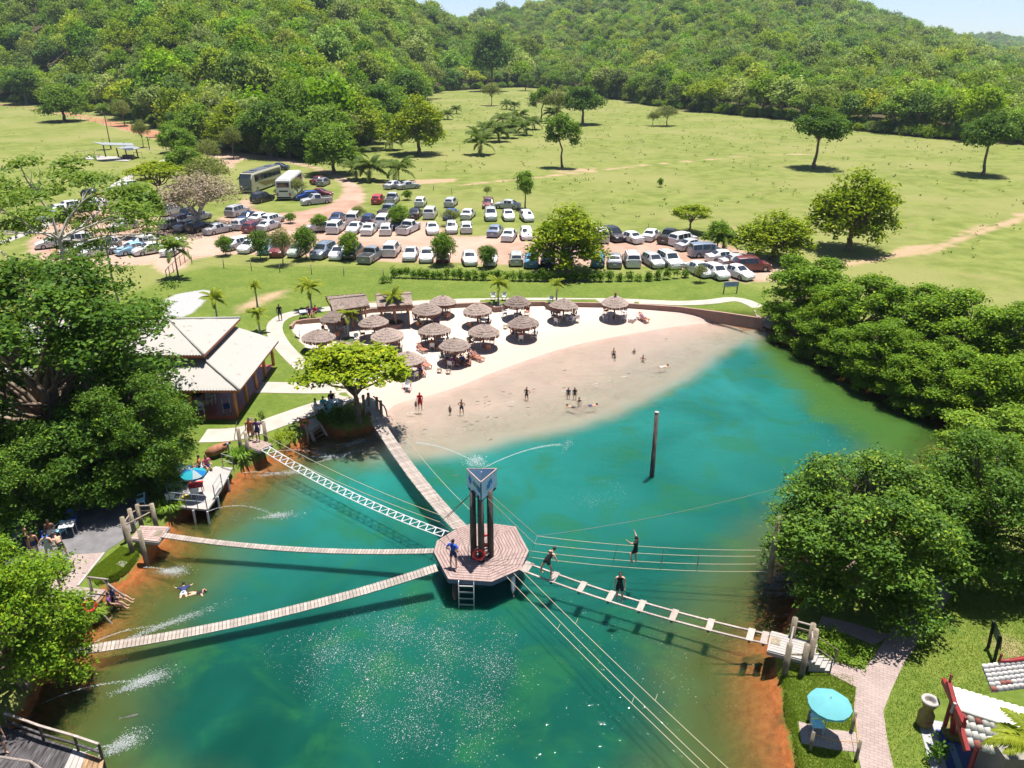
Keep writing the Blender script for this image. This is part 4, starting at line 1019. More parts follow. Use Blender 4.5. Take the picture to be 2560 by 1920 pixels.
# ------------------------------------------------------------------ coaches
def coach(front, rear, label, mt, mt2, roofm, stripe=None):
    f, r0 = front, rear; d = f - r0; rz = math.atan2(-d.x, d.y); L_ = 12.0
    e = empty('coach', ((f + r0) / 2).to_tuple()[:2] + (hz(*((f + r0) / 2).to_tuple()[:2]),), rz, label, 'bus', 'tour coaches on the grass')
    w_, h = 1.28, 3.55
    V = []; F = []
    st = [(-6, .97, 3.35), (-5.9, 1, 3.5), (-2, 1, h), (3, 1, h), (5.3, 1, 3.45), (5.85, .98, 2.7), (6.0, .95, 1.2), (5.98, .93, .45)]
    for y, wr, zt in st:
        w2 = w_ * wr; zt = max(zt, .5)
        V += [(-w2, y, .32), (-w2, y, zt * .55), (-w2 * .985, y, zt * .93), (-w2 * .9, y, zt), (w2 * .9, y, zt), (w2 * .985, y, zt * .93), (w2, y, zt * .55), (w2, y, .32)]
    for i in range(len(st) - 1):
        for k in range(7): F.append((i * 8 + k + 1, (i + 1) * 8 + k + 1, (i + 1) * 8 + k, i * 8 + k))
    F.append(tuple(range(7, -1, -1))[::-1]); m = (len(st) - 1) * 8; F.append(tuple(range(m, m + 8))[::-1])
    MB().add(V, F).build('body', mt, e)
    MB().bevbox((0, -.4, h + .03), (2.1, 10.4, .10), .05).build('roof_panel', roofm, e)
    for k in (-3.2, 2.4): MB().bevbox((0, k, h + .16), (1.0, 1.2, .16), .06).build('roof_vent', roofm, e)
    for s in (-1, 1):
        for k in range(6):
            y0 = -5.55 + k * 1.72
            q = [(s * 1.30, y0, 1.98), (s * 1.30, y0 + 1.64, 1.98), (s * 1.285, y0 + 1.64, 3.12), (s * 1.285, y0, 3.12)]
            MB().add(q if s > 0 else q[::-1], [(0, 1, 2, 3)]).build('side_window', M_glass, e)
        q = [(s * 1.295, -5.8, .75), (s * 1.295, 1.0, .75), (s * 1.295, 3.6, 1.75), (s * 1.295, -5.8, 1.2)]
        MB().add(q if s > 0 else q[::-1], [(0, 1, 2, 3)]).build('side_stripe', mt2, e)
        MB().bar((s * 1.05, 6.0, 2.9), (s * 1.35, 6.35, 2.4), .10).build('mirror', M_black, e)
        for y in (4.0, -2.3, -3.6):
            wl = link('wheel', wheel_me, M_black, e); wl.location = (s * 1.16, y, .5); wl.scale = (1.3, 1.54, 1.54); rm = link('rim', rim_me, M_rim, wl); rm.scale = (s, 1, 1)
        MB().bevbox((s * .95, 6.0, .85), (.4, .1, .22), .03).build('headlight', M_headl, e)
        MB().bevbox((s * 1.05, -6.0, 1.1), (.24, .06, .5), .02).build('tail_lamp', M_taill, e)
    MB().add([(-1.18, 6.06, 1.25), (1.18, 6.06, 1.25), (1.18, 5.92, 2.75), (1.10, 5.42, 3.42), (-1.10, 5.42, 3.42), (-1.18, 5.92, 2.75)][::-1], [(0, 1, 2, 3), (0, 3, 4, 5)]).build('windscreen', M_glass, e)
    MB().box((0, 6.03, .85), (2.2, .05, .6)).build('front_mask', roofm, e)
    MB().box((0, -6.01, 2.65), (2.1, .03, .85)).build('rear_window', M_glass, e)
    MB().box((0, -6.01, 1.6), (1.5, .03, .25)).build('engine_grille', M_black, e)
    MB().box((0, -6.0, .5), (2.4, .12, .25)).build('bumper', M_black, e)
    return e
fr_ = GS(*ZB(955, 640)); rr_ = GS(*ZB(1290, 520))
coach(fr_, rr_, 'dark-fronted cream coach with its windscreen towards the car park', plain('cream coach paint', (.42, .40, .29), .3, .06), plain('bronze coach stripe', (.16, .12, .05), .3, .1), plain('dark coach roof', (.09, .10, .12), .35, .1))
rr2 = GS(*ZB(1345, 745)); fr2 = GS(*ZB(1545, 560))
coach(fr2, rr2, 'white coach seen from behind, right of the dark-fronted coach', PAINT['white'], plain('pale green coach stripe', (.5, .6, .5), .4, .1), PAINT['white'])
q = qfun
# ------------------------------------------------------------------ paths and paving
def strip(name, pts, width, mat, lift=.02, kind='structure', z=None, label=None):
    P = [Vector(p) for p in pts]; Q = []
    for i in range(len(P) - 1):
        n = max(1, int((P[i + 1] - P[i]).length / .7))
        for k in range(n): Q.append(P[i].lerp(P[i + 1], k / n))
    Q.append(P[-1])
    for _ in range(3): Q = [Q[0]] + [(Q[i - 1] + Q[i] * 2 + Q[i + 1]) / 4 for i in range(1, len(Q) - 1)] + [Q[-1]]
    V = []; F = []
    for i, p in enumerate(Q):
        d = Q[min(i + 1, len(Q) - 1)] - Q[max(i - 1, 0)]; d.z = 0; d.normalize(); s = Vector((d.y, -d.x, 0)) * width / 2
        for e in (-1, 1):
            v = p + s * e; V.append((v.x, v.y, hz(v.x, v.y) + lift if z is None else z)); V.append((v.x, v.y, V[-1][2] - .25))
    for i in range(len(Q) - 1):
        a = i * 4; b = a + 4; F += [(a, a + 2, b + 2, b), (a + 1, a, b, b + 1), (a + 2, a + 3, b + 3, b + 2)]
    o = MB().add(V, F).build(name, mat); tag(o, kind=kind); return o
def slab(name, poly, mat, z0=None, top=.03, kind='structure', depth=.3):
    P = [(p[0], p[1]) for p in poly]; zt = (max(hz(*p) for p in P) if z0 is None else z0) + top
    o = MB().prism(P, zt - depth, zt).build(name, mat)
    if kind: tag(o, kind=kind)
    return o
def paver_mat():
    t = NT('brick pavers'); mp = t.n('ShaderNodeMapping'); t.set(mp.inputs[0], t.pos()); mp.inputs[2].default_value = (0, 0, R(24))
    b = t.n('ShaderNodeTexBrick'); t.set(b.inputs['Vector'], mp.outputs[0]); b.inputs['Scale'].default_value = 1.0
    b.inputs['Brick Width'].default_value = .30; b.inputs['Row Height'].default_value = .15; b.inputs['Mortar Size'].default_value = .009
    b.inputs['Color1'].default_value = (.29, .225, .205, 1); b.inputs['Color2'].default_value = (.24, .185, .17, 1); b.inputs['Mortar'].default_value = (.16, .125, .11, 1)
    n1 = t.noise(.7, 4, t.pos(), .6); c = t.mix(t.rng(n1, .35, .7, 0, .5), b.outputs[0], (.31, .25, .23))
    return t.pbr(c, .9, t.bump(b.outputs['Fac'], .5, -.01), spec=.2)
M_paver = paver_mat()
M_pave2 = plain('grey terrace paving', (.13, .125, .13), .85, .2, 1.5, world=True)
M_path = plain('sandy concrete path', (.33, .295, .26), .88, .12, .9, world=True)
strip('walkway', [q('S', *p) for p in ((762, 922), (728, 890), (700, 858), (684, 826), (690, 802), (716, 786), (780, 776), (900, 765), (1034, 758), (1160, 752), (1346, 750), (1560, 752), (1700, 759), (1785, 755), (1832, 745), (1856, 748), (1885, 762), (1925, 785))], 1.5, M_path, .03)
strip('path', qs('Q6b', [(520, 1010), (930, 1005), (1300, 880), (1650, 750), (1950, 655), (2250, 550), (2330, 480)]), 2.0, M_path, .035)
strip('path', qs('Q6b', [(1090, 425), (1400, 428), (1900, 440), (2250, 450)]), 2.0, M_path, .03)
strip('path', [q('S', *p) for p in ((0, 608), (90, 575), (180, 528), (250, 490), (300, 455), (345, 430), (372, 415), (420, 398))], 1.6, M_conc, .03)
slab('paved_path', qs('Q8b', [(1330, 60), (1180, 300), (1000, 560), (965, 612), (700, 535), (620, 600), (905, 745), (885, 890), (905, 1080), (925, 1300), (990, 1600), (1060, 1900), (1330, 1900), (1260, 1600), (1195, 1371), (1150, 1180), (1115, 930), (1185, 750), (1285, 540), (1450, 320), (1640, 30), (1560, -120), (1480, -120)], .7), M_paver, .7, .03)
slab('paved_pad', qs('Q8b', [(455, 1010), (720, 1075), (902, 1095), (915, 1250), (700, 1225), (478, 1180)], .7), M_paver, .7, .022)
slab('paved_path', qs('Q8b', [(1172, 335), (1050, 410), (800, 320), (600, 270), (640, 190), (900, 250)], .7), M_paver, .7, .02)
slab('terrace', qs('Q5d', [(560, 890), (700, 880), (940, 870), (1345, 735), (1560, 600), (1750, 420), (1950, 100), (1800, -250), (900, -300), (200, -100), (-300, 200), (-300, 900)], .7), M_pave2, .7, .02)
slab('paved_path', qs('Q5d', [(1350, 738), (1180, 930), (1005, 1170), (850, 1320), (600, 1330), (780, 960), (940, 765)], .7), M_paver, .7, .03)
MB().bar(q('Q5d', 1352, 735, .72), q('Q5d', 1008, 1165, .72), .12, .08).build('kerb', M_conc)['kind'] = 'structure'
slab('inspection_cover', qs('Q5d', [(1505, 890), (1560, 840), (1655, 860), (1600, 925)], .7), M_conc, .7, .03, kind=None)
tag(bpy.data.objects['inspection_cover'], 'square pale concrete inspection cover on the left lawn', 'cover')

# ------------------------------------------------------------------ restaurant with its two-tier roof
def roof_mat():
    t = NT('pale roof tiles'); o = t.pos(); n1 = t.noise(1.6, 5, o, .7); n2 = t.noise(9, 3, o, .6)
    c = t.mix(t.rng(n1, .60, .72), (.30, .288, .27), (.19, .17, .155)); c = t.mix(t.rng(n2, .62, .74, 0, .5), c, (.27, .20, .17))
    return t.pbr(c, .9, spec=.2)
M_roof = roof_mat()
M_terra = plain('terracotta fascia', (.42, .13, .06), .8, .2, 4)
M_redfl = plain('polished red floor', (.30, .075, .055), .35, .15, 1.0)
M_col = plain('orange column', (.48, .19, .07), .7, .15, 3)
M_brick = plain('brick red wall', (.26, .09, .06), .85, .2, 4)
XR, XL, Y0, Y1_ = -19.5, -38.0, 50.9, 61.2
rest = empty('restaurant', (-28, 56, .7), 0, 'open-sided restaurant with a pale two-tier tiled roof', 'building')
def loc_(p): return (p[0] + 28, p[1] - 56, p[2] - .7)
def wave_slope(name, e0, e1, r0, r1, parent, pitch=.22, amp=.04, mat=None):
    """tiled slope between an eave e0-e1 and a ridge r0-r1, as barrel tile rows running up the slope"""
    e0, e1, r0, r1 = map(Vector, (e0, e1, r0, r1)); n = max(2, int((e1 - e0).length / pitch)); V = []; F = []; rows = 7
    for i in range(2 * n + 1):
        f = i / (2 * n)
        a = e0.lerp(e1, f); b = r0.lerp(r1, f)
        for k in range(rows + 1):
            g = k / rows; p = a.lerp(b, g); p.z += (amp if i % 2 else -amp) + (.018 if k % 2 else 0); V.append(p)
    m = rows + 1
    for i in range(2 * n):
        for k in range(rows): F.append((i * m + k, (i + 1) * m + k, (i + 1) * m + k + 1, i * m + k + 1))
    return MB().add([loc_(v) for v in V], F).build(name, mat or M_roof, parent, True)
ze, zu, ze2, zr = 3.3, 4.5, 5.1, 6.4
roof_lo = wave_slope('lower_roof_slope', (XL, Y0, ze), (XR, Y0, ze), (XL, 54, zu), (-23, 54, zu), rest)
wave_slope('lower_roof_slope', (XR, Y0, ze), (XR, Y1_, ze), (-23, 54, zu), (-23, Y1_, zu), rest)
wave_slope('upper_roof_slope', (XL, 53.2, ze2), (-22.6, 53.2, ze2), (XL, 57.4, zr), (-26.6, 57.4, zr), rest)
wave_slope('upper_roof_slope', (-22.6, 53.2, ze2), (-22.6, 61.6, ze2), (-26.6, 57.4, zr), (-26.6, 57.5, zr), rest)
wave_slope('upper_roof_slope', (-22.6, 61.6, ze2), (XL, 61.6, ze2), (-26.6, 57.5, zr), (XL, 57.5, zr), rest)
for a, b in (((-22.6, 53.2, ze2), (-26.6, 57.45, zr)), ((-22.6, 61.6, ze2), (-26.6, 57.45, zr)), ((-26.6, 57.45, zr), (XL, 57.45, zr)), ((XR, Y0, ze), (-23, 54, zu))):
    MB().tube([loc_((a[0], a[1], a[2] + .05)), loc_((b[0], b[1], b[2] + .05))], .10, 8).build('ridge_tiles', M_roof, rest, True)
for a, b, zz in (((XL, 53.24), (-22.65, 53.24), ze2 - .12), ((-22.64, 53.2), (-22.64, 61.6), ze2 - .12), ((XL, Y0 + .06), (XR, Y0 + .06), ze - .12), ((XR - .06, Y0), (XR - .06, Y1_), ze - .12)):
    MB().bar(loc_((*a, zz)), loc_((*b, zz)), .05, .16).build('fascia', M_terra, rest)
for a, b in (((XL, 54.05), (-23.05, 54.05)), ((-23.05, 54.05), (-23.05, 61.1))):
    MB().bar(loc_((*a, 4.72)), loc_((*b, 4.72)), .1, .5).build('clerestory_wall', M_terra, rest)
MB().box(loc_((-29.3, 56.3, .92)), (18.1, 10.0, .30)).build('floor', M_redfl, rest)
for k in range(5): MB().tube([loc_((XR - .75, Y0 + .8 + k * 2.4, .75)), loc_((XR - .75, Y0 + .8 + k * 2.4, 3.4))], .14, 8).build('column', M_col, rest, True)
for k in range(1, 5): MB().tube([loc_((XR - .75 - k * 3.3, Y0 + .8, .75)), loc_((XR - .75 - k * 3.3, Y0 + .8, 3.4))], .14, 8).build('column', M_col, rest, True)
MB().box(loc_((-31, 58.2, 2.3)), (12, 5.2, 3.0)).build('kitchen_wall', M_brick, rest)
MB().box(loc_((-26, 55.4, 1.35)), (2.4, .6, 1.1)).build('counter', M_brick, rest)
for a, b in (((XR - .75, Y0 + .8), (XR - .75, Y1_ - .2)), ((XL, Y0 + .8), (XR - .75, Y0 + .8))): MB().bar(loc_((*a, 3.32)), loc_((*b, 3.32)), .16, .2).build('beam', M_col, rest)

# ------------------------------------------------------------------ beach wall and planters
wall_pts = [q('S', *p, .9) for p in ((727, 823), (738, 811), (760, 806), (830, 800), (930, 778), (1034, 772), (1158, 765), (1215, 763), (1226, 768), (1238, 775), (1252, 774), (1264, 765), (1290, 762), (1362, 761), (1374, 769), (1390, 774), (1406, 771), (1420, 763), (1562, 765), (1700, 774), (1800, 787), (1908, 803))]
wb = MB(); V = []; F = []
for i, p in enumerate(wall_pts):
    d = wall_pts[min(i + 1, len(wall_pts) - 1)] - wall_pts[max(i - 1, 0)]; d.z = 0; d.normalize(); s = Vector((d.y, -d.x, 0)) * .13
    for e in (-1, 1):
        for z in (.0, 1.22): V.append((p.x + s.x * e, p.y + s.y * e, z))
for i in range(len(wall_pts) - 1):
    a = i * 4; b = a + 4; F += [(a, a + 1, b + 1, b), (a + 1, a + 3, b + 3, b + 1), (a + 3, a + 2, b + 2, b + 3)]
F += [(0, 2, 3, 1), (len(V) - 4, len(V) - 3, len(V) - 1, len(V) - 2)]
tag(wb.add(V, F).build('retaining_wall', M_wallc), 'low terracotta retaining wall curving round the back of the beach', 'wall')
M_soil = plain('planter soil', (.05, .075, .025), .95, .3, 6)
def planter(p, r0, h, label):
    e = empty('round_planter', p, 0, label, 'planter', 'round planters on the beach')
    MB().lathe([(r0 * .92, -.1), (r0, h), (r0 - .12, h + .02), (r0 - .12, h - .12)], 20).build('rim_wall', M_wallc, e, True)
    MB().lathe([(r0 - .1, h - .08), (.01, h - .02)], 20).build('soil', M_soil, e, True)
planter(q('Q5b', 1090, 510), .95, .42, 'round terracotta planter below the second thatched hut'); planter(q('Q5b', 590, 705), .85, .42, 'round terracotta planter left of the middle parasols')

# ------------------------------------------------------------------ thatched parasols
rng = np.random.default_rng(77)
def thatch_cap(r0, z0, z1, n=40, lay=6, seed=0):
    """overlapping thatch courses over a cone, the bottom edges ragged"""
    rg = np.random.default_rng(seed); mb = MB()
    for c in range(lay):
        f0 = c / lay; f1 = min(1, (c + 1.35) / lay); V = []; F = []
        for k in range(n):
            a = 2 * PI * k / n; j = rg.uniform(-.03, .03); jz = rg.uniform(-.02, .02)
            fa = 1 - f0; fb = max(1 - f1, .02)
            ra = r0 * fa + j; rb = r0 * fb * .98
            za = z0 + (z1 - z0) * (1 - fa ** 1.7) + jz + .035; zb = z0 + (z1 - z0) * (1 - fb ** 1.7) + .01
            V += [(ra * math.cos(a), ra * math.sin(a), za), (rb * math.cos(a), rb * math.sin(a), zb)]
        for k in range(n): b = (k + 1) % n; F.append((2 * k, 2 * b, 2 * b + 1, 2 * k + 1))
        mb.add(V, F)
    return mb.mesh('thatch', True)
def fringe_mesh(r0, z0, drop, n=64, seed=0):
    rg = np.random.default_rng(seed); mb = MB(); V = []; F = []
    for k in range(n):
        a0 = 2 * PI * k / n; a1 = 2 * PI * (k + .92) / n; d = drop * rg.uniform(.7, 1.1); rr = r0 * rg.uniform(.97, 1.01); b = len(V)
        V += [(rr * math.cos(a0), rr * math.sin(a0), z0 + .04), (rr * math.cos(a1), rr * math.sin(a1), z0 + .04), (rr * 1.015 * math.cos(a1), rr * 1.015 * math.sin(a1), z0 - d), (rr * 1.015 * math.cos(a0), rr * 1.015 * math.sin(a0), z0 - d)]; F.append((b, b + 1, b + 2, b + 3))
    return mb.add(V, F).mesh('fringe')
cap_me = [thatch_cap(1.45, 1.50, 2.20, seed=s) for s in range(3)]
fr_me = [fringe_mesh(1.43, 1.52, .27, seed=s) for s in range(3)]
pole_me = MB().tube([(0, 0, -.2), (.02, 0, .9), (0, 0, 2.18)], [.085, .08, .07], 8).mesh('post', True)
strut_me = MB().tube([(.05, 0, 1.2), (1.0, 0, 1.62)], .03, 5).mesh('strut')
top_me = MB().lathe([(.16, 2.15), (.13, 2.27), (.02, 2.32)], 10).mesh('cap', True)
PAR = [('Q5', 660, 382, 'rear parasol of the pair behind the middle group'), ('Q5', 560, 440, 'thatched parasol shading a crowded table, left of the rear middle'), ('Q5', 890, 448, 'thatched parasol straight below the planted palm at the wall'),
       ('Q5', 1140, 402, 'thatched parasol right beside the wall palm planter'), ('Q5', 1182, 528, 'thatched parasol with a person in pink beneath it'), ('Q5', 1432, 416, 'thatched parasol second from the right along the wall'),
       ('Q5', 1762, 400, 'rightmost thatched parasol with a brick-coloured finial'), ('Q5', 612, 576, 'thatched parasol behind the crowded loungers'), ('Q5', 922, 588, 'thatched parasol over a white table nearest the beach middle'),
       ('Q5', 742, 688, 'thatched parasol over a crowd of people on loungers'), ('Q5', 436, 765, 'thatched parasol nearest the water on the left'), ('Q5', 315, 612, 'thatched parasol beside the flame tree top'),
       ('Q5', 228, 530, 'thatched parasol below the second thatched hut'), ('Q5b', 445, 610, 'thatched parasol in front of the first thatched hut'), ('Q5b', 262, 808, 'leftmost thatched parasol by the curved walkway'), ('Q5b', 640, 965, 'thatched parasol half hidden by the flame tree')]
for i, (zn, x, y, lab) in enumerate(PAR):
    p = q(zn, x, y); e = empty('thatched_parasol', p, i * 1.3, lab, 'parasol', 'thatched parasols on the beach')
    _s = .93 + .14 * ((i * 37) % 10) / 10; e.scale = (_s, _s, .94 + .14 * ((i * 53) % 10) / 10); e.rotation_euler = (.05 * math.sin(i * 2.1), .05 * math.cos(i * 3.7), i * 1.3)
    link('post', pole_me, M_post_red, e); link('thatch', cap_me[i % 3], M_thatch, e); link('fringe', fr_me[i % 3], M_fringe, e); link('cap', top_me, M_thatch, e)
    for k in range(6): s = link('strut', strut_me, M_post_red, e); s.rotation_euler = (0, 0, k * PI / 3)
    if i == 6: MB().lathe([(.10, 2.2), (.11, 2.5), (.14, 2.52), (.14, 2.62), (.05, 2.64)], 8).build('finial', M_brick, e)
# two oblong huts
def hut(corners, z, label):
    P = [Vector(p) for p in corners]; c = sum(P, Vector()) / 4; g = hz(c.x, c.y); e = empty('thatched_hut', (c.x, c.y, g), 0, label, 'hut', 'oblong thatched huts')
    L_ = [p - Vector((c.x, c.y, g)) for p in P]; rg = np.random.default_rng(int(c.x * 100) % 999)
    # corners: far left, far right, near right, near left; low pitched roof with ridge parallel to the long side
    fl, frr, nr, nl = L_; r0 = (fl + nl) / 2 + Vector((0, 0, .42)); r1 = (frr + nr) / 2 + Vector((0, 0, .42))
    for A, B, C_, D in ((nl, nr, r1, r0), (frr, fl, r0, r1)):
        V = []; F = []; n, m = 26, 7
        for i in range(n + 1):
            for k in range(m + 1):
                f, h = i / n, k / m; p = A.lerp(B, f).lerp(D.lerp(C_, f), h); p.z += rg.uniform(-.025, .025) + (.04 if k % 2 else 0); V.append(p)
        for i in range(n):
            for k in range(m): b = i * (m + 1) + k; F.append((b, b + m + 1, b + m + 2, b + 1))
        MB().add(V, F).build('thatch_slope', M_thatch, e)
    MB().tube([r0 + Vector((0, 0, .04)), r1 + Vector((0, 0, .04))], .10, 7).build('ridge_roll', M_thatch, e)
    V = []; F = []
    for A, B in ((nl, nr), (nr, frr), (frr, fl), (fl, nl)):
        n = int((B - A).length / .11)
        for i in range(n):
            a, b_ = A.lerp(B, i / n), A.lerp(B, (i + .93) / n); d = rg.uniform(.22, .34); b = len(V); V += [a + Vector((0, 0, .05)), b_ + Vector((0, 0, .05)), b_ - Vector((0, 0, d)), a - Vector((0, 0, d))]; F.append((b, b + 1, b + 2, b + 3))
    MB().add(V, F).build('fringe', M_fringe, e)
    for f in (.08, .5, .92):
        for A, B in ((nl, nr), (fl, frr)):
            p = A.lerp(B, f); p2 = p * .9; MB().tube([(p2.x, p2.y, -.1), (p2.x, p2.y, p.z + .1)], .08, 7).build('post', M_post_red, e, True)
    for A, B in ((nl, nr), (fl, frr)): MB().bar(A * .9 + Vector((0, 0, A.z * .1 - .05)), B * .9 + Vector((0, 0, A.z * .1 - .05)), .1, .12).build('beam', M_post_red, e)
hut(qs('Q5b', [(325, 185), (745, 150), (815, 285), (415, 345)], 2.9), 2.9, 'first oblong thatched hut at the left end of the beach')
hut(qs('Q5b', [(878, 150), (1262, 128), (1290, 275), (898, 300)], 2.9), 2.9, 'second oblong thatched hut behind a planted palm')

# ------------------------------------------------------------------ central platform and tower
PZ = 1.6
plat_px = [(445, 1280), (845, 1305), (1112, 1190), (1187, 1020), (1065, 797), (860, 770), (655, 772), (545, 803), (340, 928), (312, 1032)]
PP = [q('Q1', x, y, PZ) for x, y in plat_px]; pc = sum(PP, Vector()) / len(PP); pc.z = 0
plat = empty('platform', pc, 0, 'ten-sided wooden platform standing in the middle of the pond', 'platform')
PL = [Vector((p.x - pc.x, p.y - pc.y, 0)) for p in PP]
mb = MB(); nr = 15
for k in range(nr):
    f0, f1 = 1 - k / nr, 1 - (k + .86) / nr
    for i in range(len(PL)):
        a, b = PL[i], PL[(i + 1) % len(PL)]; V = []
        for z in (PZ - .05, PZ):
            for p in (a * f0, b * f0, b * f1, a * f1): V.append((p.x, p.y, z))
        mb.add(V, [(4, 5, 6, 7), (0, 1, 5, 4), (2, 3, 7, 6)])
db = mb.build('deck_boards', M_deck, plat); tag(db, kind='stuff')
MB().prism([(p.x * .985, p.y * .985) for p in PL], PZ - .12, PZ - .055).build('subfloor', M_darkpost, plat)
M_fasc = plain('blue-grey fascia', (.10, .13, .19), .6, .15)
for i in range(len(PL)):
    a, b = PL[i] * .99, PL[(i + 1) % len(PL)] * .99; MB().bar((a.x, a.y, PZ - .16), (b.x, b.y, PZ - .16), .06, .20).build('fascia_beam', M_fasc, plat)
for i in range(0, len(PL), 2): p = PL[i] * .82; MB().tube([(p.x, p.y, -2.9), (p.x, p.y, PZ - .1)], .12, 8).build('pile', M_metal if i == 2 else M_darkpost, plat, True)
# ladder
la, lb = q('Q1', 540, 1345, 1.3), q('Q1', 680, 1350, 1.3); lc, ld = q('Q1', 528, 1560, .0), q('Q1', 652, 1600, .0)
lad = empty('ladder', ((la + lb) / 2).to_tuple()[:2] + (0,), 0, 'steel ladder hanging from the platform edge into the water', 'ladder'); lo = Vector(lad.location)
dl = (lc - la) * .55; dl.z = 0
for p in (la, lb): MB().tube([p - lo + Vector((0, .25, .25)), p - lo + Vector((0, 0, .2)), p - lo + Vector((dl.x * .1, -.18, -1.9))], .028, 6).build('rail', M_metal, lad, True)
for k in range(6):
    f = k / 5.0; v = Vector((dl.x * .1 * f, -.18 * f, -1.75 * f)); MB().bar(la - lo + v, lb - lo + v, .07, .03).build('rung', M_metal, lad)
# tower
tl = [q('Q1', 681, 1083, PZ), q('Q1', 836, 1070, PZ), q('Q1', 752, 1112, PZ)]; tc = sum(tl, Vector()) / 3
tower = empty('sign_tower', tc, 0, 'three-legged dark timber tower carrying a triangular blue sign', 'tower')
for p in tl: d = p - tc; MB().tube([(d.x, d.y, 0), (d.x * 1.0, d.y, 2.0), (d.x * .98, d.y, 3.95)], [.17, .165, .15], 10).build('leg', M_darkpost, tower, True)
for z in (.28, .62):
    for i in range(3): a, b = tl[i] - tc, tl[(i + 1) % 3] - tc; MB().bar((a.x * 1.25, a.y * 1.25, z), (b.x * 1.25, b.y * 1.25, z), .05, .06).build('brace', M_metal if z < .5 else M_darkpost, tower)
fp = [q('Q1', 705, 1118, PZ), q('Q1', 757, 1168, PZ), q('Q1', 802, 1115, PZ)]
MB().tube([p - tc + Vector((0, 0, .03)) for p in fp], .03, 5).build('foot_rail', M_cable, tower)
sv = []   # sign triangle: front, back right, back left
fx, fy = tl[2].x - tc.x + .05, tl[2].y - tc.y - .30
side_ = 1.52; sv = [Vector((fx, fy, 0)), Vector((fx + side_ / 2, fy + side_ * .866, 0)), Vector((fx - side_ / 2, fy + side_ * .866, 0))]
z0s, z1s = 3.78, 4.82
sm = plain('pale blue sign panel', (.50, .68, .82), .5, .06)
sc_ = (sv[0] + sv[1] + sv[2]) / 3
signs = []
for i, (a, b) in enumerate(((sv[2], sv[0]), (sv[0], sv[1]), (sv[1], sv[2]))):
    m = a.lerp(b, .5); n = (b - a).cross(Vector((0, 0, 1))).normalized(); V = []
    # panel with its outer lower corner cut away
    out_a = i == 0; prof = [(0, .30 if i == 0 else 0), (.30 if i == 0 else 0, 0), (1 - (.30 if i == 1 else 0), 0), (1, .30 if i == 1 else 0), (1, 1), (0, 1)]
    if i == 2: prof = [(0, 0), (1, 0), (1, 1), (0, 1)]
    for o in (0, -.03):
        for u, v in prof: p = a.lerp(b, u) + n * o; V.append((p.x, p.y, z0s + (z1s - z0s) * v))
    k = len(prof); F = [tuple(range(k)), tuple(range(2 * k - 1, k - 1, -1))] + [(j, k + j, k + (j + 1) % k, (j + 1) % k) for j in range(k)]
    signs.append(MB().add(V, F).build('sign_panel', sm, tower))
for a, b in ((sv[0], sv[1]), (sv[1], sv[2]), (sv[2], sv[0])): MB().bar((a.x, a.y, z1s + .02), (b.x, b.y, z1s + .02), .05, .05).build('top_rim', plain('pink rim', (.34, .25, .235), .6, .1), tower)
MB().bar((sv[0].x, sv[0].y - .012, z0s), (sv[0].x, sv[0].y - .012, z1s), .06, .06).build('corner_trim', plain('navy trim', (.012, .05, .12), .5, .1), tower)
MB().prism([((p - sc_).x * .93 + sc_.x, (p - sc_).y * .93 + sc_.y) for p in sv], z0s - .1, z0s - .02).build('sign_base', M_darkpost, tower)
MB().tube([(sc_.x, sc_.y, z0s), (sc_.x, sc_.y, z1s + .1)], .03, 6).build('water_pipe', M_white, tower)
# printed marks of the panels: blue splash-like leaf shapes and a block of coloured letters
def on_panel(i, u, v, off=.012):
    a, b = ((sv[2], sv[0]), (sv[0], sv[1]))[i]; n = (b - a).cross(Vector((0, 0, 1))).normalized(); p = a.lerp(b, u) + n * off
    return Vector((p.x, p.y, z0s + (z1s - z0s) * v))
def mark(i, pts, mat, name, off=.012):
    MB().add([on_panel(i, u, v, off) for u, v in pts], [tuple(range(len(pts)))]).build(name, mat, tower)
M_ink = plain('blue print', (.01, .14, .50), .5, .05); M_ink2 = plain('light blue print', (.02, .26, .60), .5, .05); M_gr = plain('dark green print', (.01, .10, .13), .5, .1); M_ye = plain('yellow green print', (.30, .42, .05), .5, .1); M_gy = plain('grey print', (.16, .17, .2), .5, .1)
rs = random.Random(4); star = []
for k in range(22):
    a = 2 * PI * k / 22; rr = (.20 if k % 2 else .105) * rs.uniform(.75, 1.15); star.append((.24 + rr * math.cos(a) * .85, .60 + rr * math.sin(a) * 1.35))
mark(0, star, M_ink, 'splash_logo')
mark(0, [(.46, .52), (.54, .50), (.54, .70), (.46, .72)], M_gy, 'lettering'); mark(0, [(.555, .49), (.64, .47), (.64, .68), (.555, .70)], M_gy, 'lettering')
mark(0, [(.66, .46), (.71, .45), (.71, .70), (.66, .71)], M_ye, 'lettering'); mark(0, [(.73, .42), (.94, .36), (.94, .66), (.73, .70)], M_gr, 'lettering')
mark(0, [(.77, .47), (.90, .44), (.90, .60), (.77, .63)], M_ink2, 'lettering', .016)
for u, v, s in ((.40, .50, .07), (.50, .62, .08), (.60, .70, .06), (.46, .40, .05), (.63, .56, .06), (.36, .38, .04), (.52, .46, .05)):
    mark(1, [(u + s * math.cos(a), v + s * 1.5 * math.sin(a)) for a in [k * PI / 4 + u * 9 for k in range(8)]], M_ink2 if s > .055 else M_ink, 'splash_logo')

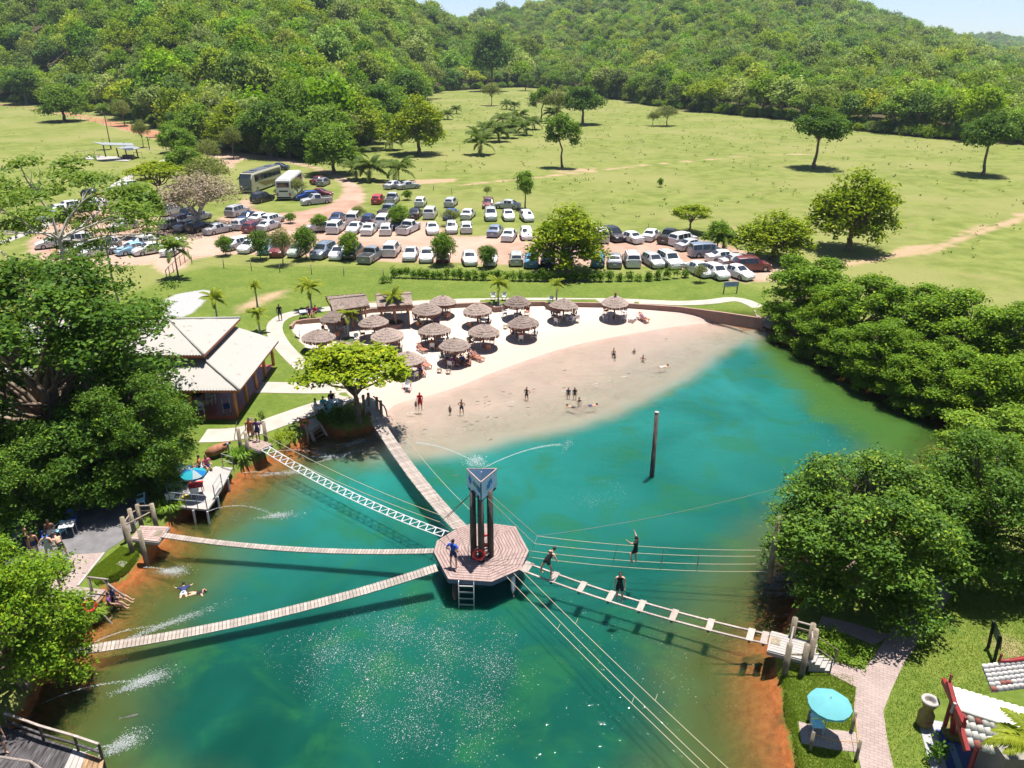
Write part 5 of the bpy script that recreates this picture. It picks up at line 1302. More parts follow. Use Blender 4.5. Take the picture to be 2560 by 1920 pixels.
# ------------------------------------------------------------------ hanging bridges
def catenary(A, B, sag, n):
    return [A.lerp(B, i / n) - Vector((0, 0, sag * 4 * (i / n) * (1 - i / n))) for i in range(n + 1)]
def plank_bridge(name, A, B, width, sag, pitch, label, mat, lines=()):
    A, B = Vector(A), Vector(B); L_ = (B - A).length; n = int(L_ / pitch); e = empty(name, A, 0, label, 'bridge')
    pts = catenary(A, B, sag, n); me = MB().box((0, 0, 0), (width, pitch * .86, .035)).mesh('plank')
    rr = random.Random(n)
    for i in range(n):
        c = (pts[i] + pts[i + 1]) / 2; d = (pts[i + 1] - pts[i]).normalized(); s = link('plank', me, mat, e); s.location = c - A
        s.rotation_euler = d.to_track_quat('Y', 'Z').to_euler(); s.rotation_euler.z += rr.uniform(-.02, .02); s.scale.x = rr.uniform(.97, 1.03)
    dx = (B - A); dx.z = 0; dx.normalize(); sd = Vector((dx.y, -dx.x, 0))
    for k in (-1, 1): MB().tube([p - A + sd * k * width * .42 - Vector((0, 0, .04)) for p in pts[::3] + [pts[-1]]], .022, 5).build('cable', M_cable, e)
    for k, h in lines:
        q_ = catenary(A + Vector((0, 0, h)), B + Vector((0, 0, h)), sag, 24); MB().tube([p - A + sd * k * width * .75 for p in q_], .014, 5).build('hand_rope', M_rope, e)
    return e
plank_bridge('plank_bridge', W(944, 1226, PZ - .02), W(148, 1408, .95), .62, .55, .17, 'slatted hanging bridge from the platform to the lower left bank', M_deck2)
plank_bridge('plank_bridge', W(937, 1190, PZ - .02), W(352, 1156, 1.38), .42, .42, .17, 'narrow slatted hanging bridge running level to the left landing', M_deck2)
plank_bridge('plank_bridge', W(994, 1140, PZ - .02), W(812, 905, 1.5), .85, .50, .17, 'slatted hanging bridge from the platform up to the beach tree', M_deck2, ((1, .95),))
# open frame bridge to the right landing
A, B = q('QR', 20, 300, PZ - .02), q('QR', 1965, 880, 1.42)
ob = empty('frame_bridge', A, 0, 'open plank-frame bridge with spaced treads to the right landing', 'bridge')
dx = (B - A); dx.z = 0; dx.normalize(); sd = Vector((dx.y, -dx.x, 0)); pts = catenary(A, B, .30, 36)
for s in (-1, 1):
    for i in range(0, 36, 4): MB().bar(pts[i] - A + sd * s * .33, pts[i + 4] - A + sd * s * .33, .10, .05).build('side_plank', M_deck2, ob)
for f, w_ in ((.02, .42), (.143, .30), (.265, .30), (.388, .30), (.515, .30), (.645, .30), (.785, .30), (.935, .30), (.985, .30)):
    i = f * 36; k = min(int(i), 35); p = pts[k].lerp(pts[k + 1], i - k); d = (pts[k + 1] - pts[k]).normalized()
    MB().bar(p - A - d * w_ / 2 + Vector((0, 0, .045)), p - A + d * w_ / 2 + Vector((0, 0, .045)), .86, .035).build('tread', M_deck2, ob)
    MB().bar(p - A - sd * .46 - Vector((0, 0, .045)), p - A + sd * .46 - Vector((0, 0, .045)), .10, .04).build('bracket', M_black, ob)
# zigzag rope bridge
A1, B1 = q('Q1', 385, 892, PZ), q('Q6b', 1218, 1180, 1.45); A2, B2 = q('Q1', 452, 848, PZ), q('Q6b', 1300, 1128, 1.45)
zb = empty('rope_bridge', A1, 0, 'rope bridge with a white zigzag footway to the upper left landing', 'bridge')
n = 26; c1, c2 = catenary(A1, B1, .45, 2 * n), catenary(A2, B2, .45, 2 * n)
for c in (c1, c2): MB().tube([p - A1 for p in c], .03, 6).build('foot_rope', M_white, zb)
for k in range(n): MB().bar(c1[2 * k] - A1, c2[2 * k + 1] - A1, .05, .05).build('zigzag_slat', M_white, zb); MB().bar(c2[2 * k + 1] - A1, c1[2 * k + 2] - A1, .05, .05).build('zigzag_slat', M_white, zb)
ttop = tc + Vector((-.40, .2, 3.85)); ttr = tc + Vector((.42, .2, 3.75))
for off, (sx, sy), (ex, ey) in ((0, (435, 715), (1235, 985)), (1, (370, 757), (1075, 1030))):
    P0 = q('Q1', sx, sy, 2.55); P1 = q('Q6b', ex, ey, 2.45); MB().tube([p - A1 for p in catenary(P0, P1, .35, 20)], .016, 5).build('hand_rope', M_rope, zb); MB().tube([P0 - A1, ttop - A1], .018, 5).build('stay', M_post, zb)
    MB().tube([P0 - A1, q('Q1', 470, 840, PZ) - A1], .010, 4).build('stay', M_cable, zb)
# four-rope crossing to the right bank
rc = empty('rope_crossing', q('Q1', 1187, 1020, PZ), 0, 'rope crossing of four parallel lines running into the right-hand tree', 'rope crossing'); o_ = Vector(rc.location)
def rope(parent, pts, org, r0=.016, mat=None, nm='rope'): return MB().tube([Vector(p) - org for p in pts], r0, 5).build(nm, mat or M_rope, parent)
U1 = [q('Q1', 1265, 885, 2.75), q('QR', 1985, 175, 2.6)]; U2 = [q('Q1', 1240, 955, 2.75), q('QR', 1985, 222, 2.6)]
D1 = [q('Q1', 1200, 1022, PZ), q('QR', 1985, 282, 1.5)]; D2 = [q('Q1', 1187, 1078, PZ), q('QR', 1985, 342, 1.5)]
RL = [catenary(a, b, s, 20) for (a, b), s in ((U1, .25), (U2, .25), (D1, .3), (D2, .3))]
for c in RL: rope(rc, c, o_)
rope(rc, [U1[0], ttr], o_); rope(rc, [U2[0], ttr - Vector((.05, .3, .1))], o_)
rope(rc, [U1[0], U2[0], q('Q1', 1212, 1020, PZ)], o_, .012, M_cable)
for f in (.36, .55, .74):
    k = int(f * 20); rope(rc, [RL[0][k], RL[2][k]], o_, .012); rope(rc, [RL[1][k], RL[3][k]], o_, .012)
for i, (a, b) in enumerate(((RL[0], RL[2]), (RL[1], RL[3]))):
    p = a[-1]; MB().tube([(p.x - o_.x + .1, p.y - o_.y, -.6), (p.x - o_.x + .1, p.y - o_.y, 3.0)], .13, 8).build('anchor_post', M_post, rc, True)
# three lines leaving towards the viewer
rc2 = empty('rope_crossing', q('Q1', 1050, 1230, PZ), 0, 'three slack ropes running from the platform to the near right bank', 'rope crossing'); o_ = Vector(rc2.location)
for (x, y), (ex, ey), z in (((1120, 1200), (1809, 1920), 1.62), ((1050, 1230), (1762, 1920), 1.62), ((985, 1262), (1737, 1920), 1.62)):
    a = q('Q1', x, y, z); b = q('S', ex, ey, z - .35); e2 = a + (b - a) * 1.32; e2.z = 1.6; c = catenary(a, e2, .22, 20); rope(rc2, c, o_)
    MB().tube([(e2.x - o_.x, e2.y - o_.y, -.5), (e2.x - o_.x, e2.y - o_.y, 2.4)], .12, 8).build('anchor_post', M_post, rc2, True)
    if x != 1050: rope(rc2, [c[5], c[5] + Vector((.15, .35, 0))], o_, .010); rope(rc2, [c[11], c[11] + Vector((.15, .35, 0))], o_, .010)
cb = q('Q1', 1265, 885, 2.75); ce = q('S', 2130, 1165, 4.0)
tag(MB().tube(catenary(cb, ce, .5, 24), .012, 4).build('cable', M_cable), 'thin dark cable crossing the pond to the right bank', 'cable')
st = empty('stay_lines', tc, 0, 'stay lines bracing the tower to the platform edge', 'rope')
for x, y in ((940, 782), (650, 780), (640, 960), (1170, 1025), (985, 1262), (860, 785)): MB().tube([tc + Vector((.30 if x > 780 else -.3, .1, 3.7)) - tc, q('Q1', x, y, PZ) - tc], .009, 4).build('line', M_cable, st)

# ------------------------------------------------------------------ landings
def landing(poly, z, posts, rails, label, mat=M_deck, hatch=None, base_z=None):
    c = sum(poly, Vector()) / len(poly); e = empty('landing_deck', (c.x, c.y, 0), 0, label, 'landing'); o = Vector((c.x, c.y, 0))
    P = [(p.x - o.x, p.y - o.y) for p in poly]
    a, b = poly[0], poly[1]; d = (b - a); d.z = 0; L_ = d.length; d.normalize(); sd = poly[-1] - poly[0]; sd.z = 0; n = max(3, int(sd.length / .16))
    for i in range(n):
        f0, f1 = i / n, (i + .9) / n
        p0, p1 = poly[0].lerp(poly[-1], f0), poly[0].lerp(poly[-1], f1); p2, p3 = poly[1].lerp(poly[-2] if len(poly) > 4 else poly[2], f1), poly[1].lerp(poly[-2] if len(poly) > 4 else poly[2], f0)
        MB().prism([(p.x - o.x, p.y - o.y) for p in (p0, p3, p2, p1)], z - .05, z).build('board', mat, e)
    for i in range(len(P)): p0, p1 = P[i], P[(i + 1) % len(P)]; MB().bar((*p0, z - .15), (*p1, z - .15), .07, .18).build('edge_beam', M_conc, e)
    if hatch: MB().prism([(p.x - o.x, p.y - o.y) for p in hatch], z + .004, z + .02).build('hatch_grating', M_post, e)
    pp_ = []
    for (p, h) in posts:
        g = hz(p.x, p.y); pp_.append((p.x - o.x, p.y - o.y, h)); MB().tube([(p.x - o.x, p.y - o.y, min(g, .5) - .6), (p.x - o.x, p.y - o.y, h)], [.14, .125], 10).build('post', M_post, e, True)
    for i, j, h in rails:
        a, b = pp_[i], pp_[j]; MB().tube([(a[0], a[1], h), (b[0], b[1], h)], .045, 6).build('rail', M_post if h < 2 else M_deck2, e, True)
    return e
LZ = 1.38
landing(qs('Q7b', [(105, 1365), (372, 1396), (486, 1248), (205, 1238)], LZ), LZ, [(q('Q7b', 122, 1508, .7), 2.35), (q('Q7b', 252, 1560, .5), 2.35), (q('Q7b', 75, 1400, .7), 2.3), (q('Q7b', 142, 1300, .7), 2.2), (q('Q7b', 218, 1255, .7), 2.2), (q('Q7b', 362, 1262, .6), 2.2)],
        [(4, 5, 2.1), (4, 5, 1.75), (2, 5, 1.75), (3, 4, 1.9), (2, 3, 1.9)], 'left landing deck on stout posts at the end of the level bridge', hatch=qs('Q7b', [(330, 1340), (400, 1345), (430, 1290), (370, 1285)], LZ))
landing(qs('Q6b', [(985, 1105), (1190, 1182), (1348, 1106), (1140, 1030)], LZ), LZ, [(q('Q6b', 980, 1205, .7), 2.45), (q('Q6b', 1075, 1295, .5), 2.5), (q('Q6b', 1276, 1070, .7), 2.1), (q('Q6b', 1120, 1010, .7), 2.1)],
        [(0, 3, 1.8)], 'upper left landing deck where the zigzag rope bridge ends', hatch=qs('Q6b', [(1140, 1130), (1200, 1150), (1260, 1115), (1200, 1095)], LZ))
landing(qs('Q8b', [(218, 452), (560, 545), (600, 395), (248, 300)], LZ), LZ, [(q('Q8b', 345, 650, .6), 2.35), (q('Q8b', 480, 640, .7), 2.35), (q('Q8b', 530, 600, .7), 2.35), (q('Q8b', 395, 400, .9), 2.35), (q('Q8b', 535, 440, .9), 2.3), (q('Q8b', 560, 470, .9), 2.2)],
        [(3, 4, 2.2), (3, 4, 1.85), (0, 1, 1.8), (3, 0, 2.0), (4, 2, 2.0)], 'right landing deck with tall posts at the end of the open frame bridge', M_conc, qs('Q8b', [(245, 345), (318, 362), (310, 420), (236, 402)], LZ))
rs_ = empty('landing_steps', q('Q8b', 640, 560, .7), 0, 'short steps with rope rails from the right landing to the path', 'steps'); o_ = Vector(rs_.location)
sa, sb, sc2, sd2 = q('Q8b', 575, 470, 1.3), q('Q8b', 545, 540, 1.3), q('Q8b', 700, 625, .75), q('Q8b', 735, 550, .75)
for k in range(4):
    f = k / 4; p0, p1 = sa.lerp(sd2, f), sb.lerp(sc2, f); p2, p3 = sb.lerp(sc2, f + .25), sa.lerp(sd2, f + .25); zz = 1.30 - k * .15
    MB().prism([(p.x - o_.x, p.y - o_.y) for p in (p0, p1, p2, p3)], -.1, zz - .72).build('step', M_conc, rs_)
for p, t_ in ((sc2, sb), (sd2, sa)):
    MB().tube([(p.x - o_.x, p.y - o_.y, -.1), (p.x - o_.x, p.y - o_.y, .8)], .035, 6).build('rail_post', M_cable, rs_); MB().tube([Vector((p.x, p.y, 1.5)) - o_, Vector((t_.x, t_.y, 2.2)) - o_], .025, 5).build('rail', M_post, rs_)

# ------------------------------------------------------------------ bathing steps
def bath_steps(tl_, tr_, bl_, br_, n, ztop, label, rails, buoy=None, buoy_lab=''):
    """stair from the lawn edge down into the water"""
    o = (tl_ + tr_) / 2; o.z = 0; e = empty('bathing_steps', o, 0, label, 'steps')
    for k in range(n):
        f0, f1 = k / n, (k + .8) / n; z = ztop - (ztop + .45) * k / (n - 1); P = [tl_.lerp(bl_, f0), tr_.lerp(br_, f0), tr_.lerp(br_, f1), tl_.lerp(bl_, f1)]
        MB().prism([(p.x - o.x, p.y - o.y) for p in P], z - .06, z).build('tread', M_brown, e)
    for a, b in ((tl_, bl_), (tr_, br_)): MB().bar(Vector((a.x, a.y, ztop - .12)) - o, Vector((b.x, b.y, -.65)) - o, .09, .22).build('stringer', M_deck2, e)
    for pts_, posts in rails:
        MB().tube([p - o for p in pts_], .05, 6).build('handrail', M_deck2, e, True)
        for p in posts: MB().tube([(p.x - o.x, p.y - o.y, -.3), (p.x - o.x, p.y - o.y, p.z)], .07, 7).build('post', M_post, e, True)
    return e
zt = .75
r1a, r1b, r1c = q('Q5d', 1130, 1050, 1.65), q('Q5d', 1400, 1082, 1.65), q('Q5d', 1615, 1310, .75)
bath_steps(q('Q5d', 1215, 1400, zt), q('Q5d', 1385, 1225, zt), q('Q5d', 1480, 1660, -.3), q('Q5d', 1640, 1440, -.3), 5, zt, 'wooden bathing steps with two seated people at the left bank',
           [([r1a, r1b], [q('Q5d', 1150, 1062, 1.6), q('Q5d', 1375, 1085, 1.6)]), ([q('Q5d', 1340, 1090, 1.6), r1c], []), ([q('Q5d', 985, 1285, 1.5), q('Q5d', 1235, 1295, 1.5)], [q('Q5d', 1165, 1292, 1.5)])])
slab('steps_landing', qs('Q5d', [(1010, 1180), (1370, 1222), (1215, 1400), (985, 1290), (900, 1230)], .72), M_paver, .70, .06)
bath_steps(q('Q6b', 1810, 950, zt), q('Q6b', 1930, 870, zt), q('Q6b', 1890, 1110, -.3), q('Q6b', 2050, 1040, -.3), 5, zt, 'wooden bathing steps beside the flame tree',
           [([q('Q6b', 1920, 850, 1.3), q('Q6b', 2010, 1010, .6)], [q('Q6b', 1685, 800, 1.55), q('Q6b', 1760, 875, 1.55)])])
slab('steps_landing', qs('Q6b', [(1690, 900), (1640, 800), (1830, 740), (1930, 865), (1810, 955)], .72), M_path, .70, .06)
def buoy(p, rx, rz, label):
    V = []; F = []; n, m = 20, 8
    for i in range(n):
        a = 2 * PI * i / n
        for j in range(m): b = 2 * PI * j / m; rr = .27 + .075 * math.cos(b); V.append((rr * math.cos(a), .075 * math.sin(b), rr * math.sin(a)))
    for i in range(n):
        for j in range(m): F.append((i * m + j, ((i + 1) % n) * m + j, ((i + 1) % n) * m + (j + 1) % m, i * m + (j + 1) % m))
    e = empty('life_buoy', p, rz, label, 'life buoy', 'red life buoys'); MB().add(V, F).build('ring', M_red, e, True)
    for k in range(4):
        a = k * PI / 2 + .4; b = MB()
        pts = [(.355 * math.cos(a + s), 0, .355 * math.sin(a + s)) for s in (-.25, 0, .25)]; b.tube(pts, .012, 4).build('grab_line', M_white, e)
    e.rotation_euler = (rx, 0, rz); return e
buoy(q('Q5d', 1160, 1425, 1.05), -.35, .5, 'red life buoy hanging by the left bathing steps'); buoy(q('Q6b', 1738, 850, 1.2), -.2, .5, 'red life buoy on a post by the bathing steps near the flame tree')
buoy(tl[2] + Vector((-.12, -.22, .55)), -.15, .1, 'red life buoy on the front leg of the tower'); buoy(tc + Vector((.22, .55, .75)), -.15, .2, 'red life buoy behind the tower legs')
# ------------------------------------------------------------------ tea garden deck on the left bank
TZ = .95
dk = [q('Q7b', x, y, TZ) for x, y in [(940, 655), (1112, 668), (1010, 860), (925, 1000), (865, 1082), (655, 1062), (505, 1046), (560, 900), (760, 760)]]
c = sum(dk, Vector()) / len(dk); dke = empty('waterside_deck', (c.x, c.y, 0), 0, 'pale waterside deck with steel rails under the blue umbrella', 'deck'); o = Vector((c.x, c.y, 0))
MB().prism([(p.x - o.x, p.y - o.y) for p in dk], TZ - .12, TZ).build('slab', M_conc, dke)
for p in (q('Q7b', 720, 1075, TZ), q('Q7b', 858, 1085, TZ), q('Q7b', 960, 940, TZ), q('Q7b', 1060, 760, TZ)): MB().tube([(p.x - o.x, p.y - o.y, -.9), (p.x - o.x, p.y - o.y, TZ - .1)], .07, 8).build('leg', M_white, dke)
rp = [q('Q7b', x, y, TZ) for x, y in [(505, 1046), (655, 1062), (770, 1070), (862, 1080), (940, 975), (1012, 860), (1125, 690), (1020, 658)]]
for p in rp: MB().tube([(p.x - o.x, p.y - o.y, TZ - .1), (p.x - o.x, p.y - o.y, TZ + .95)], .03, 6).build('rail_post', M_cable, dke)
for a, b in ((0, 1), (1, 2), (2, 3), (4, 5), (6, 7)):
    for h in (.95, .5): MB().tube([rp[a] - o + Vector((0, 0, h)), rp[b] - o + Vector((0, 0, h))], .025, 5).build('rail', M_metal, dke)
slab('yellow_mat', qs('Q7b', [(630, 1040), (700, 950), (640, 930), (560, 1010)], TZ), plain('yellow mat', (.50, .36, .03), .8, .15), TZ, .012, kind=None, depth=.01); tag(bpy.data.objects['yellow_mat'], 'yellow strip painted on the waterside deck', 'mat')
# bottom left deck
BZ = .8
dk2 = [W(x, y, BZ) for x, y in [(-60, 1560), (40, 1575), (225, 1640), (205, 1760), (-120, 1760)]]
c = sum(dk2, Vector()) / len(dk2); d2 = empty('waterside_deck', (c.x, c.y, 0), 0, 'dark wet wooden deck in the bottom left corner', 'deck'); o = Vector((c.x, c.y, 0))
M_wet = wood('dark wet boards', (.035, .032, .035), (.11, .10, .105), (3, .6, 3), .35)
a, b = dk2[1], dk2[2]
for i in range(20):
    f0, f1 = i / 20, (i + .92) / 20; top_, bot = dk2[1].lerp(dk2[2], f0), dk2[4].lerp(dk2[3], f0); t2, b2 = dk2[1].lerp(dk2[2], f1), dk2[4].lerp(dk2[3], f1)
    MB().prism([(p.x - o.x, p.y - o.y) for p in (top_, t2, b2, bot)], BZ - .06, BZ).build('board', M_brown if 15 < i < 20 else M_wet if i < 13 else M_conc, d2)
MB().prism([(p.x - o.x, p.y - o.y) for p in (dk2[0], dk2[1], dk2[4])], BZ - .08, BZ - .02).build('board', M_wet, d2)
rp = [W(x, y, BZ) for x, y in [(20, 1572), (95, 1600), (170, 1622), (222, 1640)]]
for i, p in enumerate(rp): MB().tube([(p.x - o.x, p.y - o.y, -.8), (p.x - o.x, p.y - o.y, BZ + .8)], .055, 7).build('rail_post', M_darkpost, d2)
for i in range(3):
    for h, m in ((.8, M_deck2), (.35, M_wet)): MB().bar(rp[i] - o + Vector((0, 0, h)), rp[i + 1] - o + Vector((0, 0, h)), .09, .05).build('rail', m, d2)
ra, rb, rcx = W(-20, 1632, BZ + .9), W(66, 1645, BZ + .9), W(130, 1690, BZ + .9); MB().tube([ra - o, rb - o, rcx - o], .045, 6).build('rail', M_deck2, d2)
MB().tube([rb - o, rb - o - Vector((0, 0, .95))], .05, 6).build('rail_post', M_darkpost, d2)

# ------------------------------------------------------------------ beach bridge head: curved walkway with rails at the tree
bh = empty('bridge_head', q('QB', 780, 230, 1.4), 0, 'grey walkway with posts at the beach end of the slatted bridge', 'walkway'); o = Vector(bh.location)
bp_ = qs('QB', [(690, 190), (760, 60), (860, 90), (980, 350), (900, 390), (800, 260)], 1.42); MB().prism([(p.x - o.x, p.y - o.y) for p in bp_], -.1, 0.02).build('deck', M_conc, bh)
for x, y in ((905, 250), (960, 300), (790, 190), (720, 220)):
    p = q('QB', x, y, 1.42); MB().tube([(p.x - o.x, p.y - o.y, -1.8), (p.x - o.x, p.y - o.y, 1.05)], .11, 8).build('post', M_post, bh, True)
cr = [q('QB', x, y, z) for x, y, z in ((850, 60, 2.4), (940, 140, 2.4), (1000, 200, 2.2), (1030, 280, 1.7), (1040, 340, 1.3))]
MB().tube([p - o for p in cr], .05, 6).build('handrail', M_post, bh, True)
# pole in the pond, float
p0 = W(1408, 1030, -.02); pol = empty('water_pole', p0, 0, 'tall dark wooden pole standing in open water', 'pole')
dpt = aty(1419, 890, p0.y); MB().tube([(0, 0, -3), (0, 0, 0), (dpt.x - p0.x, 0, dpt.z)], [.17, .165, .14], 10).build('shaft', M_darkpost, pol, True)
MB().lathe([(.145, dpt.z - .02), (.15, dpt.z + .03), (.02, dpt.z + .05)], 10, (dpt.x - p0.x, 0, 0)).build('cap', M_conc, pol)
fl = qs('Q6', [(1575, 905), (1660, 880), (1745, 900), (1680, 940)], .18); c = sum(fl, Vector()) / 4
fe = empty('swim_float', (c.x, c.y, 0), 0, 'dark wooden float under the overhanging shoreline trees', 'float')
for k in range(6):
    f0, f1 = k / 6, (k + .9) / 6; P = [fl[0].lerp(fl[1], f0), fl[3].lerp(fl[2], f0), fl[3].lerp(fl[2], f1), fl[0].lerp(fl[1], f1)]; MB().prism([(p.x - c.x, p.y - c.y) for p in P], .10, .20).build('board', M_wet, fe)
slab('wall_ramp', qs('Q6', [(535, 405), (615, 425), (585, 455), (520, 430)], .35), M_conc, .3, .1, kind=None); tag(bpy.data.objects['wall_ramp'], 'small concrete slab at the right end of the beach wall', 'slab')
# ------------------------------------------------------------------ palms
def frond_mesh(L_=2.6, up=52, down=-48, n=28, ll=.66, seed=1, hang=.55):
    rg = np.random.default_rng(seed); mb = MB(); pts = []; p = Vector((.08, 0, 0)); m = 14
    for i in range(m + 1):
        pts.append(p.copy()); a = R(up + (down - up) * (i / m) ** 1.1); p = p + Vector((math.cos(a), 0, math.sin(a))) * (L_ / m)
    mb.tube(pts, [.035 * (1 - .85 * i / m) + .004 for i in range(m + 1)], 4, False)
    nv0 = len(mb.v)
    for k in range(n):
        f = .12 + .88 * k / (n - 1); i = min(int(f * m), m - 1); c = pts[i].lerp(pts[i + 1], f * m - i); d = (pts[i + 1] - pts[i]).normalized()
        l = ll * (math.sin(PI * min(.98, f * .86 + .12)) ** .7) * rg.uniform(.85, 1.1)
        for s in (-1, 1):
            o = (Vector((0, s, 0)) * .85 + d * .55 + Vector((0, 0, -hang * rg.uniform(.5, 1.2)))).normalized()
            w_ = d * .085 + Vector((0, 0, .012)); t_ = c + o * l + Vector((0, 0, -.10 * l))
            mid = c + o * l * .5 + Vector((0, 0, .03))
            b = len(mb.v); mb.add([c - w_ * .5, c + w_ * .6, mid + w_ * .8, t_, mid - w_ * .6], [(0, 1, 2, 4), (4, 2, 3)])
    me = mb.mesh('frond'); v = rg.random(len(me.vertices)) * .5 + .25; fattr(me, 'leaf', v); return me
FR = [frond_mesh(seed=s) for s in (1, 2)]
FR_old = [frond_mesh(up=15, down=-75, seed=5)]
def palm(base, h, L_, n, label, lean=(0, 0), mat='coco', tr=.11, group=None, name='coconut_palm', old=3, seed=0):
    rr = random.Random(seed + int(base.x * 10)); e = empty(name, base, 0, label, 'palm', group)
    pts = [Vector((lean[0] * (i / 6) ** 1.5, lean[1] * (i / 6) ** 1.5, -.3 + (h + .3) * i / 6)) for i in range(7)]
    MB().tube(pts, [tr * (1.5 - .75 * min(1, i / 2.0)) if i < 2 else tr * (.95 - .05 * i) for i in range(7)], 8).build('trunk', M_pale_bark if mat == 'coco' else M_bark, e, True)
    MB().lathe([(tr * .7, -.1), (tr * 1.5, .12), (tr * .5, .35)], 8, (lean[0], lean[1], h)).build('crown_shaft', LM[mat], e, True)
    for k in range(n):
        f = link('frond', FR[k % 2] if k >= old else FR_old[0], LM[mat], e); f.location = (lean[0], lean[1], h + .12)
        f.rotation_euler = (rr.uniform(-.15, .15), rr.uniform(-.55, .28) if k >= old else .1, k * 2.399 + rr.uniform(-.2, .2)); s = L_ / 2.6 * rr.uniform(.85, 1.12); f.scale = (s, s, s)
    return e
def palm_px(zn, bx, by, cy, wpx, label, n=15, **kw):
    b = q(zn, bx, by); a_, b_, s_ = ZN[zn]; T = aty((a_ + bx / s_) * K, (b_ + cy / s_) * K, b.y); dep = b.y * CT + (CAM_Z - b.z) * ST
    return palm(b, max(T.z - b.z, .3), wpx / s_ * K * dep / FPX / 2 * 1.12, n, label, **kw)
ZN['D'] = (0, 0, 1 / 1.15732)
palm_px('Q4', 1398, 410, 285, 170, 'coconut palm behind the restaurant roof, standing by the gravel patch', seed=1)
palm_px('Q4', 1658, 340, 205, 110, 'small coconut palm, farther of two right of the restaurant roof', seed=2)
palm_px('Q4', 1672, 492, 380, 160, 'coconut palm, nearer of two right of the restaurant roof', seed=3)
palm_px('Q4', 2005, 345, 215, 200, 'bushy coconut palm left of the first thatched hut', seed=4, n=18)
palm_px('Q5b', 587, 665, 400, 250, 'coconut palm in the planter between the left parasols', seed=5)
palm_px('Q5b', 1088, 485, 190, 290, 'coconut palm in the planter before the second hut', seed=6)
palm_px('Q5c', 202, 262, 60, 290, 'coconut palm in the wall niche above the middle of the beach', seed=7)
palm_px('Q5c', 845, 262, 65, 200, 'coconut palm in the wall niche beside the second parasol from the right', seed=8)
palm_px('D', 386, 602, 540, 76, 'dark green palm at the car park gate', seed=9, mat='palm', n=18)
palm_px('D', 240, 322, 238, 30, 'tall thin palm in the left meadow', seed=10, mat='palm', tr=.14, n=14)
palm_px('QP', 1560, 2250, 1500, 1050, 'palm in the bottom right corner before the tiled roof', seed=11, n=20, tr=.16)
fp_ = [(1030, 306, 44), (1052, 298, 50), (1076, 306, 56), (1098, 298, 50), (1112, 286, 46), (1132, 292, 44), (1150, 280, 40), (1086, 274, 44), (1122, 268, 44), (1040, 334, 66), (1095, 236, 28), (1112, 238, 26), (966, 258, 30), (986, 246, 26),
       (848, 324, 50), (800, 390, 76), (862, 394, 76), (770, 388, 60), (776, 350, 50), (545, 315, 46), (600, 338, 40), (1560, 548, 70), (575, 312, 40), (700, 320, 50), (740, 305, 44), (1196, 262, 40), (660, 348, 40)]
for i, (x, y, wp) in enumerate(fp_):
    where = 'in the clump in the middle pasture' if 1020 < x < 1160 and 255 < y < 310 else 'at the far pasture end' if y < 262 else 'by the road bend' if x in (800, 862, 770) else 'beside the wood'
    if x == 1040: where = 'standing just before the palm clump'
    palm_px('D', x, y, y - wp * .34, wp * 1.15, 'short bushy palm, %s of its group, %s' % (ordn('palm', where), where), seed=20 + i, mat='palm', n=20, name='bush_palm', old=3, group='short bushy palms in the pasture %s' % where)

